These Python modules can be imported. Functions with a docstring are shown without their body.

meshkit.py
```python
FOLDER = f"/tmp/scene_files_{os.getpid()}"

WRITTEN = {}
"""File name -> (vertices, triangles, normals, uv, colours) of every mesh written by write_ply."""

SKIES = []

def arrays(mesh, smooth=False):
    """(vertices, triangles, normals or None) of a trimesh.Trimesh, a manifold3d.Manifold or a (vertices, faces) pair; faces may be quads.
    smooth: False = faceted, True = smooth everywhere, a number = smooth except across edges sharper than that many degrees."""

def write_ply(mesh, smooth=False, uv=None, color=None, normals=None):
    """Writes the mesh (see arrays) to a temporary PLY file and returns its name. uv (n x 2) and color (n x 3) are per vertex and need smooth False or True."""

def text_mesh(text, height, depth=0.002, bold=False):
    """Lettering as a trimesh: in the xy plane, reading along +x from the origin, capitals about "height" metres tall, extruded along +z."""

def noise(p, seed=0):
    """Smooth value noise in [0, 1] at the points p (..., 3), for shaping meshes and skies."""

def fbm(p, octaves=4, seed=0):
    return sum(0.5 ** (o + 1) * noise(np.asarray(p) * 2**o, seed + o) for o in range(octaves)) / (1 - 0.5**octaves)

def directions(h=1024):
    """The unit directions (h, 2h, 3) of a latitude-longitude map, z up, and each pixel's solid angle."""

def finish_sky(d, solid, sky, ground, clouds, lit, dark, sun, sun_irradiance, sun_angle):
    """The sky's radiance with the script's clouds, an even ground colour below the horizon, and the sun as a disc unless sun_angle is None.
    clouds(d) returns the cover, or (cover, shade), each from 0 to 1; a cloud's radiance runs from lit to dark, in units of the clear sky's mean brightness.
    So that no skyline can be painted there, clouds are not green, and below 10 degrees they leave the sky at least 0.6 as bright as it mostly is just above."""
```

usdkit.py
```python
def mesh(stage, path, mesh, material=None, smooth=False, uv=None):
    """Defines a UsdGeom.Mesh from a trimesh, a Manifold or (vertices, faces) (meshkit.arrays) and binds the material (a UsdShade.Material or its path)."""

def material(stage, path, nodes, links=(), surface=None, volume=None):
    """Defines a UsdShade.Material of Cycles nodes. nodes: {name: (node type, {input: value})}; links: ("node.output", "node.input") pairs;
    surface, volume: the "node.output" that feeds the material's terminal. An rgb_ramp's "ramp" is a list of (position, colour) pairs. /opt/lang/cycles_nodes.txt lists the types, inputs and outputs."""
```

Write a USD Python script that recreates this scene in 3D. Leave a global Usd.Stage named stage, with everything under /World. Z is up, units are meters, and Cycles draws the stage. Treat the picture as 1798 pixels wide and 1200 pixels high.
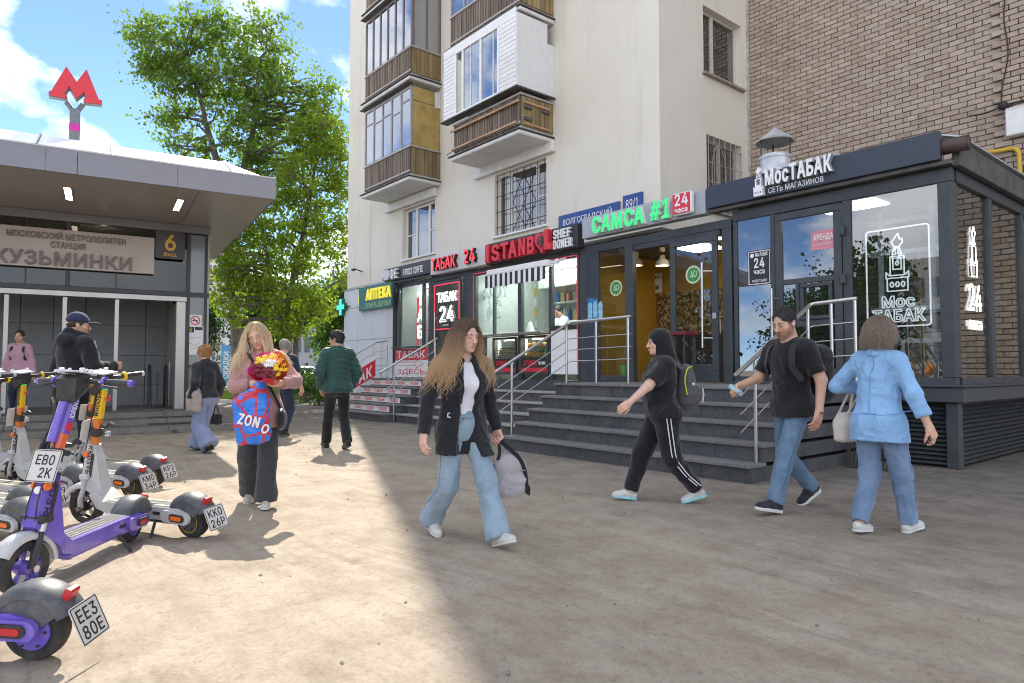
import math, random
import numpy as np, trimesh, shapely
from shapely import affinity
from shapely.geometry import Polygon, LineString, Point, box as sbox
from shapely.ops import unary_union
from pxr import Usd, UsdGeom, UsdLux, UsdShade, Gf, Sdf, Vt
import usdkit, meshkit

stage = Usd.Stage.CreateInMemory()
UsdGeom.SetStageUpAxis(stage, 'Z'); UsdGeom.SetStageMetersPerUnit(stage, 1.0)
UsdGeom.Xform.Define(stage, '/World'); UsdGeom.Scope.Define(stage, '/World/Looks')
rng = np.random.default_rng(7); random.seed(7)
# ------------------------------------------------------------------ camera, sky, sun, exposure
FOC, EYE, PITCH = 1187.0, 1.25, math.atan(50 / 1187.0)        # in pixels of the 1798 px photograph
TH = math.atan(979 / FOC)                                     # the shop row runs this far left of straight ahead; world x runs along it
FWD = np.array([-math.cos(TH), math.sin(TH)]); RGT = np.array([math.sin(TH), math.cos(TH)])
SUN_ELEV = math.radians(43); SUN_AZ = -15                     # degrees right of straight ahead
EXPOSURE = 1.56; SUN_I = 0.66; SKY_I = 0.145
cam = UsdGeom.Camera.Define(stage, '/World/camera')
cam.CreateHorizontalApertureAttr(36.0); cam.CreateFocalLengthAttr(36.0 * FOC / 1798)
cam.CreateClippingRangeAttr(Gf.Vec2f(0.05, 5000)); cam.CreateExposureAttr(EXPOSURE)
_f = np.array([*FWD * math.cos(PITCH), math.sin(PITCH)]); _r = np.array([*RGT, 0.]); _u = np.cross(_r, _f)
M4 = Gf.Matrix4d(*[float(v) for row in ((*_r, 0), (*_u, 0), (*-_f, 0), (0, 0, EYE, 1)) for v in row])
UsdGeom.Xformable(cam).AddTransformOp().Set(M4)
_sa = math.radians(SUN_AZ)
SUN2 = FWD * math.cos(_sa) + RGT * math.sin(_sa)
SUN = np.array([*SUN2 * math.cos(SUN_ELEV), math.sin(SUN_ELEV)])
sun = UsdLux.DistantLight.Define(stage, '/World/sun')
sun.CreateIntensityAttr(SUN_I); sun.CreateAngleAttr(0.53); sun.CreateNormalizeAttr(True); sun.CreateColorAttr(Gf.Vec3f(1.0, 0.93, 0.82))
_z = SUN; _x = np.cross([0, 0, 1.], _z); _x /= np.linalg.norm(_x); _y = np.cross(_z, _x)
UsdGeom.Xformable(sun).AddTransformOp().Set(Gf.Matrix4d(*[float(v) for row in ((*_x, 0), (*_y, 0), (*_z, 0), (0, 0, 30, 1)) for v in row]))
sky = UsdLux.DomeLight.Define(stage, '/World/sky')
skymat = usdkit.material(stage, '/World/Looks/sky_air', {
    'tc': ('texture_coordinate', {}),
    'sky': ('sky_texture', {'sky_type': 'single_scattering', 'sun_disc': False, 'sun_elevation': SUN_ELEV, 'sun_rotation': math.atan2(SUN[0], SUN[1]), 'aerosol_density': 0.05, 'ozone_density': 3.0, 'air_density': 0.5, 'altitude': 2000.0}),
    'map': ('mapping', {'scale': (1.0, 1.0, 1.55), 'location': (0.35, 0.1, 0.22)}),
    'n': ('noise_texture', {'scale': 3.1, 'detail': 9.0, 'roughness': 0.55, 'distortion': 0.15}),
    'big': ('noise_texture', {'scale': 1.3, 'detail': 2.0}),
    'sum': ('math', {'math_type': 'multiply_add', 'value2': 0.55}),
    'cov': ('rgb_ramp', {'ramp': [(0.0, (0, 0, 0)), (0.700, (0, 0, 0)), (0.755, (.65, .65, .65)), (0.83, (1, 1, 1)), (1.0, (1, 1, 1))]}),
    'map2': ('mapping', {'scale': (1.0, 1.0, 1.55), 'location': (0.33, 0.12, 0.30)}),
    'n2': ('noise_texture', {'scale': 3.1, 'detail': 6.0, 'roughness': 0.5, 'distortion': 0.15}),
    'lit': ('rgb_ramp', {'ramp': [(0.0, (5.2, 5.25, 5.4)), (0.44, (5.2, 5.25, 5.4)), (0.60, (3.2, 3.4, 3.8)), (0.72, (2.3, 2.5, 3.0)), (1.0, (2.0, 2.2, 2.7))]}),
    'mix': ('mix', {}), 'bg': ('background_shader', {'strength': SKY_I})},
    [('tc.generated', 'map.vector'), ('map.vector', 'n.vector'), ('map.vector', 'big.vector'), ('big.fac', 'sum.value1'), ('n.fac', 'sum.value3'), ('sum.value', 'cov.fac'),
     ('tc.generated', 'map2.vector'), ('map2.vector', 'n2.vector'), ('n2.fac', 'lit.fac'), ('cov.color', 'mix.fac'), ('sky.color', 'mix.color1'), ('lit.color', 'mix.color2'), ('mix.color', 'bg.color')], surface='bg.background')
UsdShade.MaterialBindingAPI.Apply(sky.GetPrim()).Bind(skymat)
for _p, _k in ((sky.GetPrim(), 'structure'),):
    _p.SetCustomDataByKey('kind', _k)
# ------------------------------------------------------------------ helpers
def ray(px, py):
    r, u = (px - 899.) / FOC, (600. - py) / FOC
    f = math.cos(PITCH) - u * math.sin(PITCH)
    d = f * FWD + r * RGT
    return np.array([d[0], d[1], math.sin(PITCH) + u * math.cos(PITCH)])
def aty(px, py, y): d = ray(px, py); return np.array([0, 0, EYE]) + d * y / d[1]      # the point of a facade plane
def atx(px, py, x): d = ray(px, py); return np.array([0, 0, EYE]) + d * x / d[0]
def W(r, f, z=0.0): p = f * FWD + r * RGT; return np.array([p[0], p[1], z])             # metres right of and ahead of the viewpoint
def gr(px, py, z=0.0): d = ray(px, py); return np.array([0, 0, EYE]) + d * (z - EYE) / d[2]
def ang(r, f): p = f * FWD + r * RGT; return math.atan2(p[1], p[0])

_names = {}
def numbered(parent, name):
    k = _names.get((parent, name), 0); _names[(parent, name)] = k + 1
    return f'{parent}/{name}' if k == 0 else f'{parent}/{name}_{k:03d}'
def tag(prim, label=None, cat=None, group=None, kind=None):
    if not isinstance(prim, Usd.Prim): prim = prim.GetPrim()
    for k, v in (('label', label), ('category', cat), ('group', group), ('kind', kind)):
        if v: prim.SetCustomDataByKey(k, v)
    return prim
def place(x, loc=(0, 0, 0), rz=0.0):
    x.AddTranslateOp().Set(Gf.Vec3d(*[float(v) for v in loc]))
    if rz: x.AddRotateZOp().Set(float(math.degrees(rz)))
def thing(name, label, cat, loc=(0, 0, 0), rz=0.0, group=None):
    x = UsdGeom.Xform.Define(stage, numbered('/World', name)); place(x, loc, rz)
    tag(x, label, cat, group); return str(x.GetPath())
def sub(parent, name, loc=(0, 0, 0), rz=0.0):
    x = UsdGeom.Xform.Define(stage, numbered(parent, name)); place(x, loc, rz); return str(x.GetPath())
def part(parent, name, mesh, mat, smooth=False, label=None, kind=None):
    p = usdkit.mesh(stage, numbered(parent, name), mesh, mat, smooth=smooth)
    tag(p, label, kind=kind); return str(p.GetPath())
def obj(name, mesh, mat, label, cat, smooth=False, group=None, kind=None):
    p = usdkit.mesh(stage, numbered('/World', name), mesh, mat, smooth=smooth)
    tag(p, label, cat, group, kind); return str(p.GetPath())
def struct(name, mesh, mat, smooth=False, kind='structure'):
    p = usdkit.mesh(stage, numbered('/World', name), mesh, mat, smooth=smooth); tag(p, kind=kind); return str(p.GetPath())
def copy_of(src, name, label, cat, loc, rz=0.0, group=None, scale=None, instance=True):
    x = UsdGeom.Xform.Define(stage, numbered('/World', name))
    x.GetPrim().GetReferences().AddInternalReference(src)
    x.ClearXformOpOrder()
    t = x.GetPrim().GetAttribute('xformOp:translate')
    ops = [UsdGeom.XformOp(t) if t else x.AddTranslateOp()]
    ops[0].Set(Gf.Vec3d(*[float(v) for v in loc]))
    r = x.GetPrim().GetAttribute('xformOp:rotateZ')
    ro = UsdGeom.XformOp(r) if r else x.AddRotateZOp(); ro.Set(float(math.degrees(rz))); ops.append(ro)
    if scale is not None: so = x.AddScaleOp(); so.Set(Gf.Vec3f(*([float(scale)] * 3 if np.ndim(scale) == 0 else map(float, scale)))); ops.append(so)
    x.SetXformOpOrder(ops)
    if instance: x.GetPrim().SetInstanceable(True)
    tag(x, label, cat, group); return str(x.GetPath())

# ---- meshes as (vertices, triangles)
_BQ = np.array([[0, 1, 3, 2], [4, 6, 7, 5], [0, 4, 5, 1], [2, 3, 7, 6], [0, 2, 6, 4], [1, 5, 7, 3]])
def join(*ms):
    ms = [m for m in ms if m is not None and len(m[0])]
    vs, fs, n = [], [], 0
    for v, f in ms: vs.append(np.asarray(v, float)); fs.append(np.asarray(f) + n); n += len(v)
    return np.vstack(vs), np.vstack(fs)
def box(x0, x1, y0, y1, z0, z1):
    v = np.array([[x, y, z] for x in (x0, x1) for y in (y0, y1) for z in (z0, z1)], float)
    q = _BQ; return v, np.vstack([q[:, [0, 1, 2]], q[:, [0, 2, 3]]])
def _ctopo():
    c = .1; pts = np.array([[sx * (1 - c * (k != 0)), sy * (1 - c * (k != 1)), sz * (1 - c * (k != 2))] for sx in (-1, 1) for sy in (-1, 1) for sz in (-1, 1) for k in range(3)])
    h = trimesh.convex.convex_hull(pts); idx = np.array([np.argmin(np.linalg.norm(pts - v, axis=1)) for v in h.vertices])
    return idx[h.faces]
_CF = _ctopo()
def cbox(x0, x1, y0, y1, z0, z1, c=.006):
    a, b, d = (x1 - x0) / 2, (y1 - y0) / 2, (z1 - z0) / 2; c = min(c, .45 * abs(a), .45 * abs(b), .45 * abs(d))
    v = np.array([[sx * (a - c * (k != 0)), sy * (b - c * (k != 1)), sz * (d - c * (k != 2))] for sx in (-1, 1) for sy in (-1, 1) for sz in (-1, 1) for k in range(3)])
    return v + [(x0 + x1) / 2, (y0 + y1) / 2, (z0 + z1) / 2], _CF.copy()
def rotz(m, a): c, s = math.cos(a), math.sin(a); return np.asarray(m[0]) @ np.array([[c, s, 0], [-s, c, 0], [0, 0, 1]]), m[1]
def rotx(m, a): c, s = math.cos(a), math.sin(a); return np.asarray(m[0]) @ np.array([[1, 0, 0], [0, c, s], [0, -s, c]]), m[1]
def roty(m, a): c, s = math.cos(a), math.sin(a); return np.asarray(m[0]) @ np.array([[c, 0, -s], [0, 1, 0], [s, 0, c]]), m[1]
def mv(m, x=0, y=0, z=0): return np.asarray(m[0]) + [x, y, z], m[1]
def scl(m, x=1, y=1, z=1):
    v, f = np.asarray(m[0]) * [x, y, z], np.asarray(m[1])
    return (v, f[:, ::-1]) if x * y * z < 0 else (v, f)
def tri(m): return np.asarray(m.vertices), np.asarray(m.faces)
def frames(P):
    P = np.asarray(P, float); T = np.gradient(P, axis=0); T /= np.maximum(np.linalg.norm(T, axis=1, keepdims=True), 1e-9)
    up = np.array([0, 0, 1.]) if abs(T[0, 2]) < .9 else np.array([1., 0, 0])
    N = []; n = np.cross(T[0], up); n /= np.linalg.norm(n)
    for t in T:
        n = n - t * (n @ t); n /= max(np.linalg.norm(n), 1e-9); N.append(n)
    N = np.array(N); return T, N, np.cross(T, N)
def tube(P, r, n=8, cap=True):
    P = np.asarray(P, float); r = np.broadcast_to(np.asarray(r, float), (len(P),)); T, N, B = frames(P)
    a = np.arange(n) * 2 * math.pi / n
    V = (P[:, None] + r[:, None, None] * (np.cos(a)[None, :, None] * N[:, None] + np.sin(a)[None, :, None] * B[:, None])).reshape(-1, 3)
    i, j = np.meshgrid(np.arange(len(P) - 1), np.arange(n), indexing='ij'); i, j = i.ravel(), j.ravel(); k = (j + 1) % n
    a0, a1, b0, b1 = i * n + j, i * n + k, (i + 1) * n + j, (i + 1) * n + k
    F = np.vstack([np.stack([a0, b1, a1], 1), np.stack([a0, b0, b1], 1)])
    if cap:
        m = len(V); V = np.vstack([V, P[:1], P[-1:]]); jj = np.arange(n); kk = (jj + 1) % n; e = (len(P) - 1) * n
        F = np.vstack([F, np.stack([np.full(n, m), jj, kk], 1), np.stack([np.full(n, m + 1), e + kk, e + jj], 1)])
    return V, F
def seg(a, b, r, n=8, r2=None): return tube([a, b], [r, r if r2 is None else r2], n)
def bend(P, rad=.05, n=5):
    P = [np.asarray(p, float) for p in P]; out = [P[0]]
    for a, b, c in zip(P[:-2], P[1:-1], P[2:]):
        u, v = a - b, c - b; lu, lv = np.linalg.norm(u), np.linalg.norm(v); q = min(rad, .45 * lu, .45 * lv); s, e = b + u / lu * q, b + v / lv * q
        out += [(1 - t) ** 2 * s + 2 * t * (1 - t) * b + t * t * e for t in np.linspace(0, 1, n)]
    return np.array(out + [P[-1]])
def lathe(prof, n=24, axis='z', ang0=0, ang1=2 * math.pi):
    prof = np.asarray(prof, float); full = abs(ang1 - ang0 - 2 * math.pi) < 1e-6; m = n if full else n + 1
    a = ang0 + (ang1 - ang0) * np.arange(m) / n
    V = np.stack([prof[None, :, 0] * np.cos(a)[:, None], prof[None, :, 0] * np.sin(a)[:, None], np.broadcast_to(prof[None, :, 1], (m, len(prof)))], -1).reshape(-1, 3)
    F = []; p = len(prof)
    for i in range(n):
        k = (i + 1) % m
        for j in range(p - 1): F += [[i * p + j, k * p + j, k * p + j + 1], [i * p + j, k * p + j + 1, i * p + j + 1]]
    V = {'z': V, 'x': V[:, [2, 0, 1]], 'y': V[:, [1, 2, 0]]}[axis]
    return V, np.array(F)
def disc_lathe(prof, **k): return lathe(prof, **k)
def extr(shape, depth):
    gs = [g for g in getattr(shape, 'geoms', [shape]) if g.geom_type == 'Polygon' and g.area > 1e-9]
    return join(*[tri(trimesh.creation.extrude_polygon(g, depth, engine='earcut')) for g in gs]) if gs else None
def hull(pts): h = trimesh.convex.convex_hull(np.asarray(pts, float)); return tri(h)
def ball(c, r, n=2): s = trimesh.creation.icosphere(subdivisions=n); return np.asarray(s.vertices) * r + c, np.asarray(s.faces)
def xz(m): v = np.asarray(m[0]); return np.stack([v[:, 0], -v[:, 2], v[:, 1]], 1), m[1]       # drawing plane -> wall that faces -y
def yz(m): v = np.asarray(m[0]); return np.stack([v[:, 2], v[:, 0], v[:, 1]], 1), m[1]        # drawing plane -> wall that faces +x

# ---- lettering
import glob
from PIL import Image, ImageDraw, ImageFont
_font = ImageFont.truetype(glob.glob('/opt/blender-*/*/datafiles/fonts/Inter.woff2')[0], 96)
_glyph = {}
def glyph(ch):
    if ch in _glyph: return _glyph[ch]
    x0, y0, x1, y1 = _font.getbbox(ch, anchor='ls')
    if x1 <= x0: _glyph[ch] = None; return None
    im = Image.new('L', (x1 - x0 + 8, y1 - y0 + 8)); ImageDraw.Draw(im).text((4 - x0, 4 - y0), ch, 255, _font, anchor='ls')
    on = np.pad(np.asarray(im) > 127, ((0, 0), (1, 1))).astype(np.int8)
    rows, starts = np.nonzero(np.diff(on, axis=1) == 1); ends = np.nonzero(np.diff(on, axis=1) == -1)[1]
    g = shapely.union_all(shapely.box(starts, -rows - 1, ends, -rows)).buffer(.6).buffer(-.6).simplify(.7)
    _glyph[ch] = affinity.affine_transform(g, [1 / 70, 0, 0, 1 / 70, (x0 - 4) / 70, (4 - y0) / 70])
    if g.is_empty or g.area < 1: _glyph[ch] = None
    return _glyph[ch]
def letters(text, height, wide=1.0, bold=0.0, track=0.0, slant=0.0):
    """one shape per letter (capital height = height) and the width of the line"""
    out, x = [], 0.0
    for ch in text:
        adv = _font.getlength(ch) / 70 * wide + bold * 2 + track
        g = glyph(ch)
        if g is not None:
            g = affinity.affine_transform(g, [wide, 0, 0, 1, x + bold, 0])
            if bold: g = g.buffer(bold, join_style=2, mitre_limit=2)
            g = affinity.affine_transform(g, [height, slant * height, 0, height, 0, 0]); out.append(g.simplify(height * .006))
        x += adv
    return out, x * height
def fit(text, width, height, bold=0.0, track=0.0, slant=0.0):
    """letters scaled to a line of that width"""
    base = sum(_font.getlength(c) / 70 for c in text)
    return letters(text, height, max(.2, (width / height - len(text) * (2 * bold + track)) / base), bold, track, slant)[0]
def outline(g, w): return g.buffer(w).difference(g.buffer(-w * .8))

# ---- looks
def mat(name, nodes, links, surface='p.BSDF', volume=None): return usdkit.material(stage, '/World/Looks/' + name, nodes, links, surface=surface, volume=volume)
def pm(name, col, rough=.6, metal=0., var=.12, scale=6., bump=0., bscale=60., bdist=.004, rnd=0., spec=.5, coat=0., sheen=0., emit=None, estr=0., stretch=(1, 1, 1), dirt=None, dirt_amt=.5, dirt_scale=3.):
    col = np.array(col, float); lo, hi = np.clip(col * (1 - var), 0, 1), np.clip(col * (1 + var), 0, 1)
    N = {'tc': ('texture_coordinate', {}), 'mp': ('mapping', {'scale': stretch}), 'n': ('noise_texture', {'scale': scale, 'detail': 6., 'roughness': .6}),
         'r': ('rgb_ramp', {'ramp': [(0, lo), (.32, lo), (.68, hi), (1, hi)]}),
         'p': ('principled_bsdf', {'roughness': rough, 'metallic': metal, 'specular_ior_level': spec, 'coat_weight': coat, 'sheen_weight': sheen})}
    L = [('tc.object', 'mp.vector'), ('mp.vector', 'n.vector'), ('n.fac', 'r.fac')]
    c = 'r.color'
    if rnd:
        N['oi'] = ('object_info', {}); N['rr'] = ('map_range', {'from_min': 0., 'from_max': 1., 'to_min': 1 - rnd, 'to_max': 1 + rnd}); N['rm'] = ('mix', {'mix_type': 'multiply', 'fac': 1.})
        N['rc'] = ('combine_xyz', {}); L += [('oi.random', 'rr.value'), ('rr.result', 'rc.x'), ('rr.result', 'rc.y'), ('rr.result', 'rc.z'), (c, 'rm.color1'), ('rc.vector', 'rm.color2')]; c = 'rm.color'
    if dirt is not None:
        N['dn'] = ('noise_texture', {'scale': dirt_scale, 'detail': 8., 'roughness': .7}); N['dr'] = ('rgb_ramp', {'ramp': [(0, (0, 0, 0)), (.45, (0, 0, 0)), (.75, (dirt_amt,) * 3), (1, (dirt_amt,) * 3)]})
        N['dm'] = ('mix', {'color2': tuple(dirt)}); L += [('mp.vector', 'dn.vector'), ('dn.fac', 'dr.fac'), ('dr.color', 'dm.fac'), (c, 'dm.color1')]; c = 'dm.color'
    L.append((c, 'p.base_color'))
    if bump:
        N['bn'] = ('noise_texture', {'scale': bscale, 'detail': 5., 'roughness': .6}); N['b'] = ('bump', {'strength': bump, 'distance': bdist})
        L += [('mp.vector', 'bn.vector'), ('bn.fac', 'b.height'), ('b.normal', 'p.normal')]
    if emit is not None: N['p'][1].update({'emission_color': tuple(emit), 'emission_strength': estr})
    return mat(name, N, L)
def emis(name, col, s): return mat(name, {'e': ('emission', {'color': tuple(col), 'strength': s})}, [], surface='e.emission')
def glass(name, tint=(.9, .95, .95), boost=.04, rough=0.0, ior=1.5):
    return mat(name, {'t': ('transparent_bsdf', {'color': tint}), 'g': ('glossy_bsdf', {'color': (1, 1, 1), 'roughness': rough}), 'f': ('layer_weight', {'blend': .5}), 'pw': ('math', {'math_type': 'power', 'value2': 4.5}),
                      'a': ('math', {'math_type': 'multiply_add', 'value2': .8, 'value3': boost * .6 + .02, 'use_clamp': True}), 'm': ('mix_closure', {})},
               [('f.facing', 'pw.value1'), ('pw.value', 'a.value1'), ('a.value', 'm.fac'), ('t.BSDF', 'm.closure1'), ('g.BSDF', 'm.closure2')], surface='m.closure')
# ------------------------------------------------------------------ ground
ground_mat = mat('dusty_asphalt', {
    'geo': ('geometry', {}), 'sx': ('separate_xyz', {}),
    'edge': ('noise_texture', {'scale': .55, 'detail': 5.}), 'fine': ('noise_texture', {'scale': 46., 'detail': 8., 'roughness': .8}), 'mid': ('noise_texture', {'scale': 2.6, 'detail': 7., 'roughness': .65}),
    'ym': ('math', {'math_type': 'multiply_add', 'value2': 3.2}),                     # y + 3.2 * noise
    'dust': ('map_range', {'from_min': 5.4, 'from_max': 9.6, 'to_min': 1., 'to_max': 0.}),
    'dcol': ('rgb_ramp', {'ramp': [(0, (.27, .215, .16)), (.36, (.36, .295, .225)), (.56, (.44, .37, .29)), (1, (.50, .43, .345))]}),
    'acol': ('rgb_ramp', {'ramp': [(0, (.12, .105, .09)), (.40, (.17, .15, .13)), (.55, (.225, .20, .175)), (1, (.29, .26, .225))]}),
    'mixc': ('mix', {}), 'cl': ('clamp', {}),
    'tmap': ('mapping', {'scale': (.10, 1.7, 1.), 'rotation': (0, 0, .05)}), 'track': ('noise_texture', {'scale': 1.5, 'detail': 2.5, 'roughness': .5, 'distortion': .1}),
    'tr': ('rgb_ramp', {'ramp': [(0, (1, 1, 1)), (.40, (1, 1, 1)), (.425, (.66, .64, .62)), (.445, (.95, .95, .95)), (.47, (.66, .64, .62)), (.50, (1, 1, 1)), (.56, (1, 1, 1)), (.58, (.72, .70, .68)), (.60, (1, 1, 1)), (1, (1, 1, 1))]}), 'tm': ('mix', {'mix_type': 'multiply'}), 'tmask': ('math', {'math_type': 'multiply', 'value2': .50, 'use_clamp': True}), 'tmr': ('map_range', {'from_min': .40, 'from_max': .62, 'to_min': .05, 'to_max': 1., 'clamp': True}), 'tbr': ('noise_texture', {'scale': .7, 'detail': 4.}),
    'crv': ('voronoi_texture', {'scale': .55, 'feature': 'distance_to_edge'}), 'cw': ('mapping', {}), 'cr': ('rgb_ramp', {'ramp': [(0, (.72, .71, .70)), (.004, (.85, .85, .85)), (.009, (1, 1, 1)), (1, (1, 1, 1))]}),
    'cfac': ('math', {'math_type': 'subtract', 'value1': 1.}), 'cm': ('mix', {'mix_type': 'multiply'}),
    'wv2': ('noise_texture', {'scale': .20, 'detail': 2.}), 'wadd2': ('mix', {'mix_type': 'add', 'fac': 1.}), 'wv': ('noise_texture', {'scale': 1.3, 'detail': 4.}), 'wadd': ('mix', {'mix_type': 'add', 'fac': .35}),
    'peb': ('voronoi_texture', {'scale': 26.}), 'pr': ('rgb_ramp', {'ramp': [(0, (.35, .33, .32)), (.045, (.4, .38, .36)), (.06, (1, 1, 1)), (1, (1, 1, 1))]}), 'pbm': ('mix', {'mix_type': 'multiply', 'fac': .55}),
    'fr': ('rgb_ramp', {'ramp': [(0, (.45, .44, .43)), (.36, (.70, .69, .68)), (.5, (1, 1, 1)), (.64, (1.0, 1.0, 1.0)), (1, (1, 1, 1))]}), 'fm': ('mix', {'mix_type': 'multiply', 'fac': .85}), 'g2': ('noise_texture', {'scale': 13., 'detail': 9., 'roughness': .78}), 'g2r': ('rgb_ramp', {'ramp': [(0, (.55, .54, .52)), (.38, (.80, .79, .77)), (.5, (1, 1, 1)), (.66, (1, 1, 1)), (1, (1, 1, 1))]}), 'g2m': ('mix', {'mix_type': 'multiply', 'fac': .8}), 'st': ('noise_texture', {'scale': .9, 'detail': 6., 'roughness': .65}), 'str': ('rgb_ramp', {'ramp': [(0, (.62, .60, .58)), (.33, (.72, .70, .68)), (.43, (1, 1, 1)), (1, (1, 1, 1))]}), 'stm': ('mix', {'mix_type': 'multiply', 'fac': .7}),
    'bsum': ('math', {'math_type': 'multiply_add', 'value2': .35}), 'bs2': ('math', {'math_type': 'multiply_add', 'value2': .7}),
    'bump': ('bump', {'strength': 1.0, 'distance': .018}),
    'p': ('principled_bsdf', {'roughness': .93, 'specular_ior_level': .25})},
    [('geo.position', 'sx.vector'), ('geo.position', 'edge.vector'), ('geo.position', 'fine.vector'), ('geo.position', 'mid.vector'), ('geo.position', 'wv2.vector'), ('geo.position', 'wadd2.color1'), ('wv2.color', 'wadd2.color2'), ('wadd2.color', 'tmap.vector'), ('tmap.vector', 'track.vector'),
     ('edge.fac', 'ym.value1'), ('sx.y', 'ym.value3'), ('ym.value', 'dust.value'), ('dust.result', 'cl.value'), ('mid.fac', 'dcol.fac'), ('mid.fac', 'acol.fac'), ('cl.result', 'mixc.fac'),
     ('acol.color', 'mixc.color1'), ('dcol.color', 'mixc.color2'), ('track.fac', 'tr.fac'), ('geo.position', 'tbr.vector'), ('tbr.fac', 'tmr.value'), ('tmr.result', 'tmask.value1'), ('tmask.value', 'tm.fac'), ('mixc.color', 'tm.color1'), ('tr.color', 'tm.color2'),
     ('geo.position', 'wv.vector'), ('geo.position', 'wadd.color1'), ('wv.color', 'wadd.color2'), ('wadd.color', 'crv.vector'), ('crv.distance', 'cr.fac'), ('cl.result', 'cfac.value2'), ('cfac.value', 'cm.fac'),
     ('tm.color', 'fm.color1'), ('fine.fac', 'fr.fac'), ('fr.color', 'fm.color2'), ('fm.color', 'g2m.color1'), ('geo.position', 'g2.vector'), ('g2.fac', 'g2r.fac'), ('g2r.color', 'g2m.color2'), ('geo.position', 'st.vector'), ('st.fac', 'str.fac'), ('str.color', 'stm.color2'), ('g2m.color', 'stm.color1'), ('stm.color', 'cm.color1'), ('cr.color', 'cm.color2'), ('geo.position', 'peb.vector'), ('peb.distance', 'pr.fac'), ('cm.color', 'pbm.color1'), ('pr.color', 'pbm.color2'), ('pbm.color', 'p.base_color'),
     ('fine.fac', 'bsum.value1'), ('mid.fac', 'bsum.value3'), ('track.fac', 'bs2.value1'), ('bsum.value', 'bs2.value3'), ('bs2.value', 'bump.height'), ('bump.normal', 'p.normal')])
def ground_sheet():
    """one sheet, fine near the viewpoint with shallow wheel ruts, coarse to the horizon"""
    xs = np.unique(np.concatenate([[-900, -400, -200, -100, -60, -40], np.arange(-30, 6.01, .12), [8, 12, 20, 40, 100, 300, 900]]))
    ys = np.unique(np.concatenate([[-900, -300, -100, -40, -20, -10, -5], np.arange(-3, 11, .05), [12, 14, 20, 30, 60, 120, 300, 900]]))
    X, Y = np.meshgrid(xs, ys, indexing='ij')
    near = np.clip((7.2 - Y) / 1.5, 0, 1) * np.clip((Y + 3) / 2, 0, 1) * np.clip((X + 30) / 4, 0, 1) * np.clip((6 - X) / 2, 0, 1)
    w = .25 * np.sin(X * .35) + .12 * np.sin(X * .9 + 1)
    Z = np.zeros_like(X)
    for c, d, a in ((1.15, .055, .010), (1.42, .05, .009), (2.05, .06, .012), (2.35, .05, .010), (3.2, .06, .009), (3.47, .05, .010), (4.1, .06, .008), (4.4, .05, .009), (5.0, .06, .007)):
        Z -= 1.7 * a * np.exp(-((Y - c - w * (.6 + .2 * c)) / d) ** 2) * (.35 + .65 * meshkit.noise(np.stack([X * .8, Y * .5, X * 0 + c], -1)))
        Z += .5 * a * np.exp(-((Y - c - .12 - w * (.6 + .2 * c)) / d) ** 2)
    Z += .010 * (meshkit.fbm(np.stack([X * 1.3, Y * 1.3, X * 0], -1), 4) - .5)
    Z *= near
    V = np.stack([X, Y, Z], -1).reshape(-1, 3); n = len(ys)
    i, j = np.meshgrid(np.arange(len(xs) - 1), np.arange(n - 1), indexing='ij'); a = (i * n + j).ravel()
    return V, np.vstack([np.stack([a, a + n, a + n + 1], 1), np.stack([a, a + n + 1, a + 1], 1)])
struct('ground', ground_sheet(), ground_mat, smooth=True)

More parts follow.
